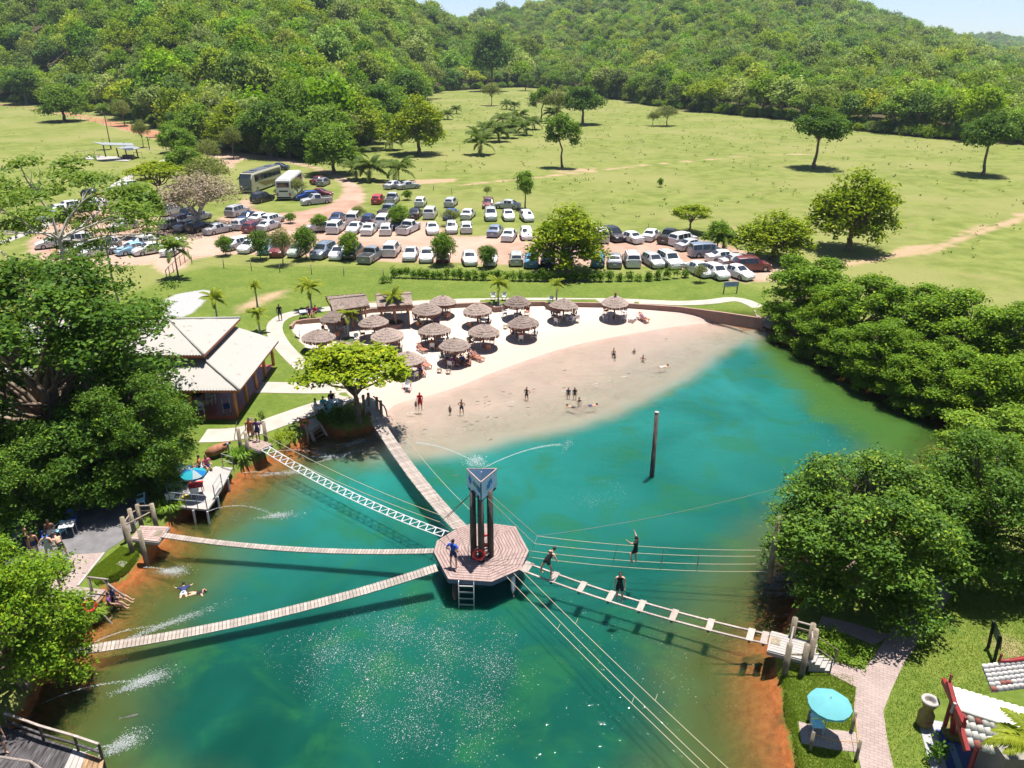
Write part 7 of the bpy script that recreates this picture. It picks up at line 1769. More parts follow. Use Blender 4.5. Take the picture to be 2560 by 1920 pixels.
# ------------------------------------------------------------------ cloth umbrellas
def umbrella(p, r0, h, label, cols, tilt=(0, 0), val=True):
    e = empty('beach_umbrella', p, 0, label, 'umbrella'); mb = MB(); n = 8
    MB().tube([(0, 0, 0), (0, 0, h + .1)], .022, 6).build('pole', M_metal, e)
    for k in range(n):
        a0, a1 = 2 * PI * k / n, 2 * PI * (k + 1) / n; V = []; m = 4
        for j in range(m + 1):
            f = j / m; rr = r0 * f; z = h - .42 * f ** 1.6 * r0 / 1.2
            am = (a0 + a1) / 2
            for a, dz in ((a0, 0), (am, -.02 * f), (a1, 0)): V.append((rr * math.cos(a) * (1 - .03 * f * (a == am)), rr * math.sin(a) * (1 - .03 * f * (a == am)), z + dz))
        F = [(j * 3 + i, j * 3 + 3 + i, j * 3 + 4 + i, j * 3 + 1 + i) for j in range(m) for i in range(2)]
        MB().add(V, F).build('panel', cols[k % len(cols)], e, True)
        pe = Vector((r0 * math.cos(a0), r0 * math.sin(a0), h - .42 * r0 / 1.2)); pf = Vector((r0 * math.cos(a1), r0 * math.sin(a1), h - .42 * r0 / 1.2))
        MB().add([pe, pf, pf - Vector((0, 0, .14)), pe - Vector((0, 0, .14))], [(0, 1, 2, 3)]).build('valance', cols[(k + 1) % len(cols)] if len(cols) > 1 else cols[0], e)
        MB().tube([(0, 0, h - .35), (r0 * .5 * math.cos(a0), r0 * .5 * math.sin(a0), h - .16)], .008, 4).build('rib', M_metal, e)
    e.rotation_euler = (tilt[0], tilt[1], .3); return e
def fabric(nm, col):
    t = NT(nm); n1 = t.noise(3, 3, t.obj()); c = t.mix(n1, tuple(k * .85 for k in col), tuple(min(1, k * 1.1) for k in col)); d = t.n('ShaderNodeBsdfDiffuse'); t.set(d.inputs[0], c); tr = t.n('ShaderNodeBsdfTranslucent'); t.set(tr.inputs[0], c)
    mx = t.n('ShaderNodeMixShader'); mx.inputs[0].default_value = .3; t.t.links.new(d.outputs[0], mx.inputs[1]); t.t.links.new(tr.outputs[0], mx.inputs[2]); return t.done(mx)
M_tq = fabric('turquoise fabric', (.03, .30, .36)); M_tq2 = fabric('blue fabric', (.02, .16, .38)); M_tq3 = fabric('pale turquoise fabric', (.15, .42, .46)); M_wf = fabric('white fabric', (.30, .36, .38))
umbrella(q('Q8b', 645, 1120, .72), .84, 2.0, 'pale turquoise umbrella over the single chair at the right bank', [M_tq3])
umbrella(q('Q7b', 770, 960, TZ), .74, 1.9, 'turquoise, blue and white umbrella on the waterside deck', [M_tq, M_tq, M_wf, M_tq2])
chair(q('Q8b', 590, 1085, .72), R(175), 'pale blue chair under the turquoise umbrella at the right bank', M_bluep)
ps = [q('Q8b', x, y) for x, y in ((535, 1000), (870, 1080), (545, 1230), (905, 1300))]
for i, p in enumerate(ps):
    e = empty('fence_post', p, 0, 'short wooden post at the %s corner of the umbrella pad' % ['far left', 'far right', 'near left', 'near right'][i], 'post', 'posts round the umbrella pad'); MB().tube([(0, 0, -.2), (0, 0, .95)], .07, 8).build('shaft', M_post, e, True)
for a, b_, lab in ((2, 3, 'orange cord strung between the near pad posts'), (1, 3, 'thin cord strung between the right pad posts')):
    tag(MB().tube([ps[a] + Vector((0, 0, .85)), (ps[a] + ps[b_]) / 2 + Vector((0, 0, .74)), ps[b_] + Vector((0, 0, .85))], .012, 4).build('cord', plain('orange cord', (.45, .22, .05), .8, .1)), lab, 'cord')
# ------------------------------------------------------------------ fences and hedge
post_me = MB().tube([(0, 0, -.3), (0, 0, 1.15)], [.055, .05], 6).mesh('post', True)
def fence(pts, step, label, h=1.15, wires=(.45, .8, 1.08), rail=None):
    P = [Vector(p) for p in pts]; e = empty('wire_fence', P[0], 0, label, 'fence'); o = P[0]; Q_ = []; rr = random.Random(len(label))
    for i in range(len(P) - 1):
        n = max(1, int((P[i + 1] - P[i]).length / step))
        for k in range(n): Q_.append(P[i].lerp(P[i + 1], k / n))
    Q_.append(P[-1])
    for p in Q_: p.z = hz(p.x, p.y)
    for p in Q_: s = link('post', post_me, M_post, e); s.location = p - o; s.rotation_euler = (rr.uniform(-.06, .06), rr.uniform(-.06, .06), 0); s.scale.z = h / 1.15 * rr.uniform(.9, 1.1)
    for w_ in wires: MB().tube([p - o + Vector((0, 0, w_)) for p in Q_], .008 if not rail else rail, 4).build('wire' if not rail else 'rail', M_cable if not rail else M_post, e)
    return Q_
SP = lambda L_: [q('S', *p) for p in L_]
fence(SP([(480, 660), (560, 671), (700, 682), (860, 690), (960, 693)]), 3.0, 'wire fence on posts before the front car row, left half')
hq = fence(SP([(985, 694), (1150, 699), (1340, 703), (1500, 704), (1620, 702), (1735, 692)]), 3.0, 'wire fence on posts overgrown with creeper, right half')
fence(SP([(1040, 468), (1130, 486), (1210, 505), (1290, 530), (1370, 556)]), 5, 'wire fence between the pasture and the rear car rows')
fence(SP([(1500, 572), (1620, 580), (1720, 590)]), 4, 'wire fence behind the curved car row')
fence(SP([(0, 268), (60, 275), (120, 285), (240, 308), (340, 330), (400, 345)]), 7, 'wire fence along the red dirt road')
fence(SP([(90, 590), (180, 545), (260, 500), (320, 462), (350, 443)]), 4, 'wire fence beside the concrete path in the left meadow')
fence(SP([(418, 700), (425, 690), (452, 664), (474, 648)]), 1.2, 'brown wooden gate rail at the car park entrance', 1.2, (1.1,), .04)
# creeper along the fence
rg = np.random.default_rng(12); L_ = []
for i in range(len(hq) - 1):
    a, b_ = hq[i], hq[i + 1]
    for k in range(5):
        p = a.lerp(b_, k / 5); L_.append((p.x, p.y, p.z + .62 + rg.normal() * .12, .38, .30, .42 * rg.uniform(.7, 1.3)))
hc = crown_mesh('creeper', L_, 1500, 8, .20, 12, .14, shell=.7, low=-.9)
he = empty('creeper_hedge', (0, 0, 0), 0, 'green creeper hedge covering the fence above the beach', 'hedge'); link('foliage', hc, LM['mid'], he)
# ------------------------------------------------------------------ plants
def clump(name, p, n, r0, h, leaf, lm, label, seed, cat='plant', group=None, strap=True):
    rg = np.random.default_rng(seed); e = empty(name, p, 0, label, cat, group)
    if strap:
        V = []; F = []
        for k in range(n):
            a = rg.uniform(0, 6.28); d = r0 * math.sqrt(rg.random()) * .6; b0 = Vector((d * math.cos(a), d * math.sin(a), 0)); a2 = a + rg.normal() * .6; l = h * rg.uniform(.6, 1.2); o = Vector((math.cos(a2), math.sin(a2), 0)); s = Vector((-o.y, o.x, 0)) * leaf * .5
            m_ = b0 + o * l * .35 + Vector((0, 0, l * .75)); t_ = b0 + o * l * .9 + Vector((0, 0, l * .55)); b = len(V); V += [b0 - s * .6, b0 + s * .6, m_ + s, m_ - s, t_]; F += [(b, b + 1, b + 2, b + 3), (b + 3, b + 2, b + 4)]
        me = MB().add(V, F).mesh(name + '_leaves'); fattr(me, 'leaf', np.repeat(rg.random(n), 5)); link('leaves', me, lm, e)
    else: link('foliage', crown_mesh(name, [(0, 0, h * .45, r0, r0, h * .5), (r0 * .5, .1, h * .35, r0 * .6, r0 * .6, h * .4), (-r0 * .5, -.1, h * .4, r0 * .6, r0 * .6, h * .4)], n, 9, leaf, seed, leaf * .8, low=-.3), lm, e)
    return e
clump('fern_plant', q('Q6b', 1000, 1400), 120, .6, .85, .08, LM['mid'], 'bright green leafy plant below the upper left landing', 1)
clump('fern_plant', q('Q7b', 520, 1190), 110, .6, .8, .08, LM['mid'], 'green leafy plant between the deck and the left landing', 2)
clump('fern_plant', q('Q7b', 440, 1110), 90, .5, .7, .08, LM['mid'], 'leafy plant at the waterside deck corner', 3)
clump('grass_tuft', q('Q5d', 1190, 1600), 200, .8, .7, .04, LM['mid'], 'bright grassy tuft beside the left bathing steps', 4, 'grass')
clump('grass_tuft', q('Q5d', 1110, 1640), 160, .8, .7, .04, LM['mid'], 'bright grassy tuft at the foot of the left shrub', 5, 'grass')
clump('shrub', q('Q6b', 1500, 1060), 60, .9, .45, .12, LM['hot'], 'low green ground cover on the bank right of the upper left landing', 6, strap=False)
clump('shrub', q('Q6b', 1235, 850), 22, .22, 1.0, .12, LM['dark'], 'small potted conifer beside the concrete path', 7, strap=False)
clump('shrub', q('QB', 420, 400), 130, 1.3, .8, .14, LM['dark'], 'dark ground cover under the flame tree at the water edge', 8, strap=False)
clump('shrub', q('QB', 250, 470), 90, 1.0, .7, .14, LM['dark'], 'dark low shrub beside the bathing steps near the flame tree', 9, strap=False)
clump('shrub', q('Q8b', 700, 420), 90, .9, .7, .12, LM['mid'], 'low shrub beside the right landing steps', 10, strap=False)
clump('shrub', q('Q8b', 860, 500), 80, 1.0, .5, .12, LM['mid'], 'ground cover between the two branches of the brick path', 11, strap=False)
clump('shrub', q('QP', 640, 1560, .72), 34, .30, .9, .14, LM['dark'], 'slender dark shrub on the white floor at the bottom right', 12, strap=False)
clump('shrub', q('Q5b', 1000, 30), 40, .7, .8, .18, LM['dark'], 'dark shrub on the lawn behind the second hut', 13, strap=False)
for i, (x, y) in enumerate(((520, 640), (620, 655), (1820, 1500), (1140, 640), (760, 640), (1260, 650))):
    pass
# weeds dotted over the pasture
rg = np.random.default_rng(33); PV = []; 
xs = rg.uniform(-150, 330, 9000); ys = rg.uniform(95, 420, 9000); rr_ = np.hypot(xs, ys); az = np.arctan2(xs, ys)
E_ = edge_r(az); sdl = np.max(np.stack([sdf(P_, xs, ys) for P_ in Z_LOT + Z_ISLE]), 0); sl_ = np.max(np.stack([sdf(P_, xs, ys) for P_ in Z_LAWN]), 0)
ok = (rr_ < E_ - 3) & (sdl < -6) & (sl_ < -8) & (np.abs(az) < .75) & ((az > -.17) | (rg.random(9000) < .25))
ii = np.where(ok)[0][:1100]; PV = []; NV = []
for k in ii:
    big = rg.random() < .12; m = 10 if big else 5; s = .42 if big else .2; z = hz(xs[k], ys[k])
    for _ in range(m): PV.append((xs[k] + rg.normal() * s, ys[k] + rg.normal() * s, z + abs(rg.normal()) * s * .8 + .08)); NV.append(rg.normal(size=3) + (0, 0, .4))
PV, NV = np.array(PV), unit(np.array(NV)); wm = leaves_mesh('weeds', PV, NV, .30, rg, rg.random(len(PV)) * .6)
tag(link('pasture_weeds', wm, LM['dark']), 'dark weeds dotted over the pasture', 'weeds', kind='stuff')
# grass blades on the near lawns and banks
PADP = np.array([tuple(p)[:2] for p in qs('Q8b', [(455, 1010), (720, 1075), (902, 1095), (915, 1250), (700, 1225), (478, 1180)], .7)])
def grass(name, polys, n, h, lab, lm, seed, extra=None):
    rg = np.random.default_rng(seed); X_, Y_ = [], []
    for P_ in polys:
        lo, hi = P_.min(0), P_.max(0); m = int(n / len(polys)); x = rg.uniform(lo[0], hi[0], m * 3); y = rg.uniform(lo[1], hi[1], m * 3); k = (sdf(P_, x, y) > 0) & (sdf(POND, x, y) < -.15) & (sdf(PADP, x, y) < -.05); X_.append(x[k][:m]); Y_.append(y[k][:m])
    x, y = np.concatenate(X_), np.concatenate(Y_); m = len(x); z = height(x, y); a = rg.uniform(0, 6.28, m); l = h * rg.uniform(.5, 1.3, m); wd = .022
    dx, dy = np.cos(a), np.sin(a); A_ = np.stack([x - dy * wd, y + dx * wd, z - .02], 1); B_ = np.stack([x + dy * wd, y - dx * wd, z - .02], 1); C_ = np.stack([x + dx * l * .6, y + dy * l * .6, z + l], 1)
    me = mesh_np(name, np.stack([A_, B_, C_], 1).reshape(-1, 3), np.arange(3 * m).reshape(m, 3)); fattr(me, 'leaf', np.repeat(rg.random(m), 3)); tag(link(name, me, lm), lab, 'grass', kind='stuff')
M_gr1 = leafmat('lawn blades', (.105, .180, .012), (.190, .265, .020), (.26, .31, .04), obvar=0)
g1 = poly0([(1672, 1440), (1840, 1460), (1850, 1500), (1830, 1620), (1860, 1680), (1700, 1700), (1680, 1520)], .7)
g2 = poly0([(2040, 1290), (2230, 1230), (2280, 1480), (2120, 1500), (2030, 1510), (1990, 1540), (2000, 1690), (1930, 1690), (1905, 1560), (1960, 1400)], .7)
g3 = poly0([(185, 1240), (262, 1180), (322, 1200), (300, 1240), (262, 1290), (190, 1250)], .7)
grass('lawn_grass', [g1, g2, g3], 60000, .062, 'mown grass of the near lawns', M_gr1, 3)
bk = POND[np.argsort(POND[:, 1])]; 
# ------------------------------------------------------------------ carved log
e = empty('carved_log', q('Q6b', 700, 1225), 0, 'big carved driftwood log lying on the left lawn', 'log'); o = Vector(e.location)
lp = [q('Q6b', x, y, z) - o for x, y, z in ((560, 1230, 1.0), (640, 1190, 1.2), (740, 1150, 1.25), (810, 1110, 1.35))]
MB().tube(lp, [.22, .36, .33, .20], 10).build('trunk', M_post_red, e, True)
MB().bar(q('Q6b', 760, 1115, 1.6) - o, q('Q6b', 850, 1080, 1.75) - o, .16, .16).build('stub', M_post_red, e)
for x, y in ((620, 1235), (800, 1190)): p = q('Q6b', x, y) - o; MB().tube([(p.x, p.y, -.1), (p.x, p.y, .5)], .07, 6).build('support', M_post, e)
e = empty('notice_board', q('Q6b', 840, 1270), R(20), 'narrow blue-grey notice board by the waterside deck', 'sign'); MB().box((0, 0, .55), (.10, .34, 1.1)).build('board', plain('blue grey board', (.12, .18, .28), .6, .1), e)
e = empty('pole_lamp', q('Q6b', 890, 1060), 0, 'small grey stand beside the upper left landing', 'stand'); MB().bar((0, 0, 0), (.3, .2, 1.3), .05).build('stand', M_metal, e)
# ------------------------------------------------------------------ signs
e = empty('sign_board', q('Q6', 322, 240), R(8), 'white sign board on two posts above the right end of the beach', 'sign')
for s in (-1, 1): MB().box((s * .75, 0, .55), (.09, .09, 1.3)).build('post', M_darkpost, e)
MB().box((0, -.06, 1.05), (1.7, .05, .55)).build('board', plain('pale blue board', (.28, .36, .46), .6, .1), e)
for k in range(3): MB().box((-.1 + .05 * k, -.09, 1.2 - k * .15), (1.1 - .2 * k, .008, .05)).build('lettering', M_ink, e)
e = empty('sign_board', q('S', 1820, 690), 0, 'wooden gate post at the right end of the creeper fence', 'post'); MB().tube([(0, 0, -.2), (0, 0, 2.3)], .09, 7).build('shaft', M_post_red, e)
a, b_ = q('QP', 1248, 275), q('QP', 1316, 440); c = (a + b_) / 2; e = empty('sign_board', c, 0, 'slanted green sign panel on two dark posts on the right lawn', 'sign')
d = (b_ - a); d.z = 0; d.normalize(); n_ = Vector((-d.y, d.x, 0))
for p in (a, b_): v = p - c; MB().bar((v.x, v.y, -.2), (v.x + n_.x * -.1, v.y + n_.y * -.1, 1.5), .10).build('post', M_black, e)
M_sgn = plain('grey green board', (.10, .15, .15), .5, .12)
V = []
for f in (-.62, .62):
    for z, k in ((.75, .05), (1.50, -.05)): V.append((d.x * f + n_.x * k, d.y * f + n_.y * k, z))
MB().add(V, [(0, 2, 3, 1)]).build('board', M_sgn, e)
for r0 in range(4):
    f0 = -.45; f1 = .45 - .12 * (r0 % 3); z = 1.38 - r0 * .14; k = -.12 + (1.5 - z) / .7 * .26 + .012 * (-1); V = []
    for f, zz_ in ((f0, z), (f1, z), (f1, z - .05), (f0, z - .05)): kk = -.05 + (1.5 - zz_) / .75 * .10; V.append((d.x * f + n_.x * (kk + .012), d.y * f + n_.y * (kk + .012), zz_ + .005))
    MB().add(V, [(0, 1, 2, 3)]).build('lettering', plain('pale lettering', (.26, .28, .26), .6, .1), e)
# ------------------------------------------------------------------ hourglass drum, tiled kiosk, blue floor
M_drum = plain('ochre stone', (.25, .19, .06), .9, .3, 5)
e = empty('stone_drum', q('QP', 505, 1150, .72), 0, 'hourglass-shaped ochre drum with a pale open rim on the right lawn', 'drum')
MB().lathe([(.30, 0), (.31, .55), (.24, .68), (.18, .85), (.24, .98), (.33, 1.22)], 18).build('body', M_drum, e, True); MB().lathe([(.33, 1.21), (.35, 1.26), (.33, 1.31), (.22, 1.30), (.20, 1.24), (.19, 1.10), (.02, 1.08)], 18).build('rim', M_conc, e, True)
for k in range(6): a = -PI / 2 + (k - 2.5) * .22; MB().box((.315 * math.cos(a), .315 * math.sin(a), .34), (.02, .04, .14), a).build('carving', M_post_red, e)
slab('kiosk_floor', qs('QP', [(448, 1152), (560, 1100), (850, 1150), (1100, 1200), (1500, 2300), (760, 2300)], .72), plain('white painted floor', (.27, .27, .285), .6, .05, 2), .7, .03)
slab('blue_floor', qs('QP', [(640, 1213), (760, 1228), (1050, 1270), (1300, 2250), (950, 2250)], .74), plain('blue painted floor', (.012, .04, .17), .5, .1, 3), .7, .05)
MB().bar(q('QP', 815, 1380, .78), q('QP', 935, 1720, .78), .22, .08).build('floor_kerb', plain('light blue kerb', (.10, .17, .25), .6, .1))['kind'] = 'structure'
def tile_me():
    V = []; F = []; n = 5
    for j, y in enumerate((0, .46)):
        for i in range(n + 1): a = PI * i / n; V.append((-.115 * math.cos(a) * (1.06 - .12 * j), y, .05 * math.sin(a) * (1.05 - .1 * j)))
    for i in range(n): F.append((i, i + 1, n + 2 + i, n + 1 + i))
    F.append(tuple(range(n, -1, -1))); return MB().add(V, F).mesh('tile', True)
TILE = tile_me()
def tile_mat():
    t = NT('kiosk roof tile'); oi = t.n('ShaderNodeObjectInfo').outputs['Random']; n1 = t.noise(6, 4, t.obj(), .7); c = t.mix(t.rng(n1, .45, .75), (.58, .56, .52), (.44, .38, .34)); c = t.mix(t.rng(oi, .90, .94), c, (.30, .10, .08)); return t.pbr(c, .85)
M_tile = tile_mat()
kio = empty('kiosk', q('QP', 1200, 1300, .72), 0, 'kiosk with pale barrel-tiled roofs and crossed red gable boards', 'building'); o = Vector(kio.location)
def tiled(e0, e1, r0, r1, rows, cols, under=True):
    """single tiles from the eave e0-e1 up to the ridge r0-r1"""
    e0, e1, r0, r1 = [Vector(v) for v in (e0, e1, r0, r1)]
    for i in range(cols):
        f = (i + .5) / cols; a, b_ = e0.lerp(e1, f), r0.lerp(r1, f); up = (b_ - a); L2 = up.length; up.normalize(); rt = (e1 - e0).normalized(); nn = rt.cross(up).normalized()
        if nn.z < 0: nn = -nn
        rt = up.cross(nn); M = Matrix((rt, up, nn)).transposed()
        for k in range(rows):
            s = link('tile', TILE, M_tile, kio); s.location = a + up * (L2 * k / rows) + nn * (.035 + .012 * k / rows) - o; s.rotation_euler = M.to_euler(); s.scale = ((e1 - e0).length / cols / .235, L2 / rows / .40, 1)
    MB().add([e0 - o - Vector((0, 0, .03)), e1 - o - Vector((0, 0, .03)), r1 - o - Vector((0, 0, .03)), r0 - o - Vector((0, 0, .03))], [(0, 1, 2, 3)]).build('roof_deck', M_tile, kio)
ne, ri, se = q('QP', 775, 715, 2.75), q('QP', 905, 1000, 2.98), q('QP', 1005, 1400, 2.35)
dr = (q('QP', 1640, 975, 2.75) - ne); dr.z = 0; dr.normalize(); Lr = 4.6
tiled(ne, ne + dr * Lr, ri, ri + dr * Lr, 4, 19); tiled(se + dr * Lr, se, ri + dr * Lr, ri, 4, 19)
MB().tube([ri - o + Vector((0, 0, .06)), ri + dr * Lr - o + Vector((0, 0, .06))], .10, 8).build('ridge_tiles', M_tile, kio, True)
a0, a1 = q('QP', 1290, 785, 2.85), q('QP', 1172, 482, 3.2); dr2 = (q('QP', 1640, 425, 3.2) - a1); dr2.z = 0; dr2.normalize()
tiled(a0, a0 + dr2 * 3.6, a1, a1 + dr2 * 3.6, 6, 15)
M_rw = plain('red timber', (.20, .012, .014), .5, .2, 4)
MB().tube([a1 + dr2 * f - o + Vector((0, 0, .12 + .05 * math.sin(f * 3))) for f in (.7, 1.3, 2.2, 3.4)], [.05, .09, .10, .10], 6).build('ridge_cap', M_rw, kio, True)
MB().bar(a1 + dr2 * .72 - o + Vector((0, 0, .1)), a1 + dr2 * .76 - o + Vector((0, 0, .5)), .07).build('finial', M_rw, kio)
ext = .35
for p_, k in ((ne, 1), (se, 1)):
    dv = (ri - p_).normalized(); MB().bar(p_ - dv * .25 - o - dr * .08 + Vector((0, 0, .06)), ri + dv * .95 - o - dr * (.08 if p_ is ne else .14) + Vector((0, 0, .06)), .16, .22).build('gable_board', M_rw, kio)
    t_ = ri + dv * .95; MB().bar(t_ - o - dr * .1 + Vector((0, 0, .05)), t_ - o - dr * .1 + Vector((0, 0, .45)), .07).build('finial', M_rw, kio)
MB().tube([ri - o - dr * .18 + Vector((0, 0, .3)), ri - o - dr * .18 - Vector((0, 0, .15))], [.06, .10], 6).build('skull_ornament', M_conc, kio)
pb = q('QP', 845, 1275, .75); MB().bar(pb - o, ri - o - dr * .1 - Vector((0, 0, .2)), .2, .2).build('post', M_rw, kio)
for f in (.3, 4.2):
    for e_ in (ne, se): p = e_ + dr * f; MB().tube([(p.x - o.x, p.y - o.y, 0), (p.x - o.x, p.y - o.y, p.z - o.z)], .09, 7).build('post', M_rw, kio)
MB().box((ri + dr * 2.6 - o).to_tuple()[:2] + (1.0,), (3.2, 1.6, 2.0)).build('wall', plain('kiosk wall', (.20, .18, .16), .8, .1), kio)
e = empty('planter_rock', pb, 0, 'mossy star-shaped rock at the foot of the red kiosk post', 'rock'); rs = random.Random(8); V = [(0, 0, .35)]; 
for k in range(12): a = k * PI / 6; rr = (.48 if k % 2 else .33); V.append((rr * math.cos(a), rr * math.sin(a), .14)); 
for k in range(12): a = k * PI / 6; V.append((.42 * math.cos(a), .42 * math.sin(a), -.05))
MB().add(V, [(0, 1 + k, 1 + (k + 1) % 12) for k in range(12)] + [(1 + k, 13 + k, 13 + (k + 1) % 12, 1 + (k + 1) % 12) for k in range(12)]).build('stone', plain('mossy rock', (.13, .12, .03), .95, .3, 5), e)
# ------------------------------------------------------------------ picnic shelter in the left meadow
sl4 = qs('QS', [(270, 722), (470, 665), (1320, 690), (1180, 772)]); slab('shelter_floor', sl4, M_conc, None, .10)
pk = empty('picnic_shelter', q('QS', 800, 710), 0, 'open picnic shelter with two thin tilted roofs in the left meadow', 'shelter'); o = Vector(pk.location)
def thin_roof(pts, zs, nm='roof_sheet'):
    V = [WS(160 + x / 7.373, 300 + y / 7.373, z) - o for (x, y), z in zip(pts, zs)]; MB().add(V + [v - Vector((0, 0, .1)) for v in V], [(0, 1, 2, 3), (7, 6, 5, 4)] + [(i, 4 + i, 4 + (i + 1) % 4, (i + 1) % 4) for i in range(4)]).build(nm, M_metal if nm else M_metal, pk)
thin_roof([(525, 405), (720, 455), (1290, 470), (1260, 428)], (5.4, 5.0, 4.4, 4.6)); thin_roof([(965, 505), (1180, 562), (1420, 517), (1240, 468)], (3.6, 3.5, 3.5, 3.6))
for x, y, z in ((775, 690, 4.9), (1155, 655, 4.4), (1370, 700, 3.5), (1010, 690, 3.4)): p = q('QS', x, y) - o; MB().bar((p.x, p.y, 0), (p.x - .15, p.y, z - o.z), .22).build('post', M_darkpost, pk)
for x, y, lab in ((1200, 730, 'wooden counter'), (590, 690, 'slatted bench')):
    p = q('QS', x, y) - o
    if x > 1000: MB().box((p.x, p.y, .55), (2.4, 1.0, 1.0)).build('counter', M_darkpost, pk)
    else:
        for k in range(6): MB().box((p.x - .9 + k * .36, p.y, .75), (.3, 1.4, .06)).build('table_board', M_post, pk)
        for s in (-1, 1): MB().bar((p.x + s * .8, p.y - .6, 0), (p.x + s * .8, p.y + .4, .75), .1).build('table_leg', M_post, pk)
fence([q('QS', 215, 700), q('QS', 395, 670), q('QS', 570, 640)], 3, 'wooden rail fence left of the picnic shelter', 1.4, (1.3,), .05); fence([q('QS', 1300, 700), q('QS', 1450, 705)], 3, 'wooden rail fence right of the picnic shelter', 1.4, (1.3,), .05)
pg = empty('timber_swing_frame', q('QS', 1580, 545), 0, 'dark timber swing frame beside the picnic shelter', 'frame'); o = Vector(pg.location)
pa, pb2 = q('QS', 1580, 545) - o, q('QS', 1890, 565) - o
for p in (pa, pb2): MB().bar((p.x, p.y, 0), (p.x - .1, p.y, 3.0), .16).build('post', M_darkpost, pg); MB().box((p.x, p.y, .03), (1.1, 1.1, .08)).build('footing', M_conc, pg)
MB().bar((pa.x - .5, pa.y, 3.05), (pb2.x + .3, pb2.y, 3.05), .16).build('beam', M_darkpost, pg); MB().bar((pa.x, pa.y, 2.2), (pa.x + .8, pa.y, 3.0), .1).build('brace', M_darkpost, pg)
# ------------------------------------------------------------------ fish
fm = MB(); prof = [(-.26, .012, .05), (-.18, .03, .03), (-.05, .055, .05), (.08, .06, .055), (.18, .045, .04), (.25, .01, .012)]; V = []; F = []; n = 8
for y, w_, h in prof:
    for k in range(n): a = 2 * PI * k / n; V.append((w_ * math.cos(a), y, h * math.sin(a) - .02))
for i in range(len(prof) - 1):
    for k in range(n): F.append((i * n + k, i * n + (k + 1) % n, (i + 1) * n + (k + 1) % n, (i + 1) * n + k))
fm.add(V, F); fm.add([(0, -.24, 0), (.09, -.40, .01), (0, -.35, .01), (-.09, -.40, .01)], [(0, 1, 2), (0, 2, 3)]); fish_me = fm.mesh('fish', True)
M_fish = plain('dark fish', (.05, .055, .04), .5, .3, 8); M_fishw = plain('pale fish', (.40, .40, .38), .5, .1, 8)
FISH = [('Q5', 545, 1115, 60), ('Q5', 845, 1085, 70), ('Q5', 810, 1065, 80), ('Q5', 885, 1062, 65), ('Q5', 950, 1035, 40), ('Q5', 1005, 1037, 80), ('Q5', 885, 935, 75), ('Q5', 960, 933, 50), ('Q5', 932, 946, 20), ('Q5', 940, 905, 70), ('Q5', 1050, 872, 95), ('Q5', 1095, 885, 60), ('Q5', 1245, 855, 70), ('Q5', 1210, 972, 95), ('Q5', 1440, 847, 85), ('Q5', 1445, 733, 60), ('Q5', 750, 1410, 75), ('Q5', 1215, 1022, 20), ('Q5', 1855, 755, 60), ('Q5', 2100, 532, 70), ('Q5', 970, 1180, 60),
        ('Q7b', 1265, 890, 75), ('Q7b', 1240, 1020, 55), ('Q7b', 975, 1140, 120), ('Q7b', 1175, 1125, 10), ('Q7b', 1125, 1000, 15), ('Q7b', 1125, 1185, 110), ('Q7', 840, 1310, 70), ('Q7', 800, 955, 50)]
for i, (zn, x, y, a) in enumerate(FISH):
    p = q(zn, x, y, .012); f = link('fish', fish_me, M_fish); f.location = p; f.rotation_euler = (0, 0, -R(a)); s = .62 if zn == 'Q5' else .7; s = 1.2 if (x, y) == (840, 1310) else s; f.scale = (s * 1.1, s, .5)
    where = 'over the pale shallows' if zn == 'Q5' and y < 1150 else 'in the green water before the bottom left deck' if zn == 'Q7' and y > 1200 else 'in the deep water behind the tower' if y > 1300 else 'near the left bank'
    tag(f, 'dark fish at the surface %s' % where, 'fish', 'fish %s' % where)
for i, (x, y, a) in enumerate(((460, 1010, 80), (1105, 940, 85), (1450, 870, 75), (1645, 823, 75), (1830, 775, 70))):
    f = link('fish', fish_me, M_fishw); f.location = q('Q5', x, y, .02); f.rotation_euler = (0, 0, -R(a)); f.scale = (.95, .85, .6); tag(f, 'pale fish at the surface of the shallows', 'fish', 'pale fish in the shallows')
# ------------------------------------------------------------------ water jets and their spray
t = NT('white water'); n1 = t.noise(5, 3, t.pos()); d_ = t.n('ShaderNodeBsdfDiffuse'); t.set(d_.inputs[0], t.mix(n1, (.30, .33, .34), (.40, .42, .43))); tr_ = t.n('ShaderNodeBsdfTransparent'); mx = t.n('ShaderNodeMixShader'); mx.inputs[0].default_value = .4
t.t.links.new(d_.outputs[0], mx.inputs[1]); t.t.links.new(tr_.outputs[0], mx.inputs[2]); M_foam = t.done(mx)
def drops(P_, size, rg, flat=.45):
    """tiny water drops, each a squashed octahedron"""
    m = len(P_); s = size * rg.lognormal(0, .45, m)[:, None]; a = rg.uniform(0, 6.28, m); cx, sx = np.cos(a)[:, None], np.sin(a)[:, None]
    ex = np.concatenate([cx, sx, 0 * cx], 1) * s; ey = np.concatenate([-sx, cx, 0 * cx], 1) * s * rg.uniform(.4, 1, (m, 1)); ez = np.concatenate([0 * cx, 0 * cx, 1 + 0 * cx], 1) * s * flat
    V = np.stack([P_ + ex, P_ + ey, P_ - ex, P_ - ey, P_ + ez], 1).reshape(-1, 3); b = np.arange(m)[:, None] * 5
    F = np.concatenate([b + np.array([0, 1, 4]), b + np.array([1, 2, 4]), b + np.array([2, 3, 4]), b + np.array([3, 0, 4])], 0); return mesh_np('drops', V, F)
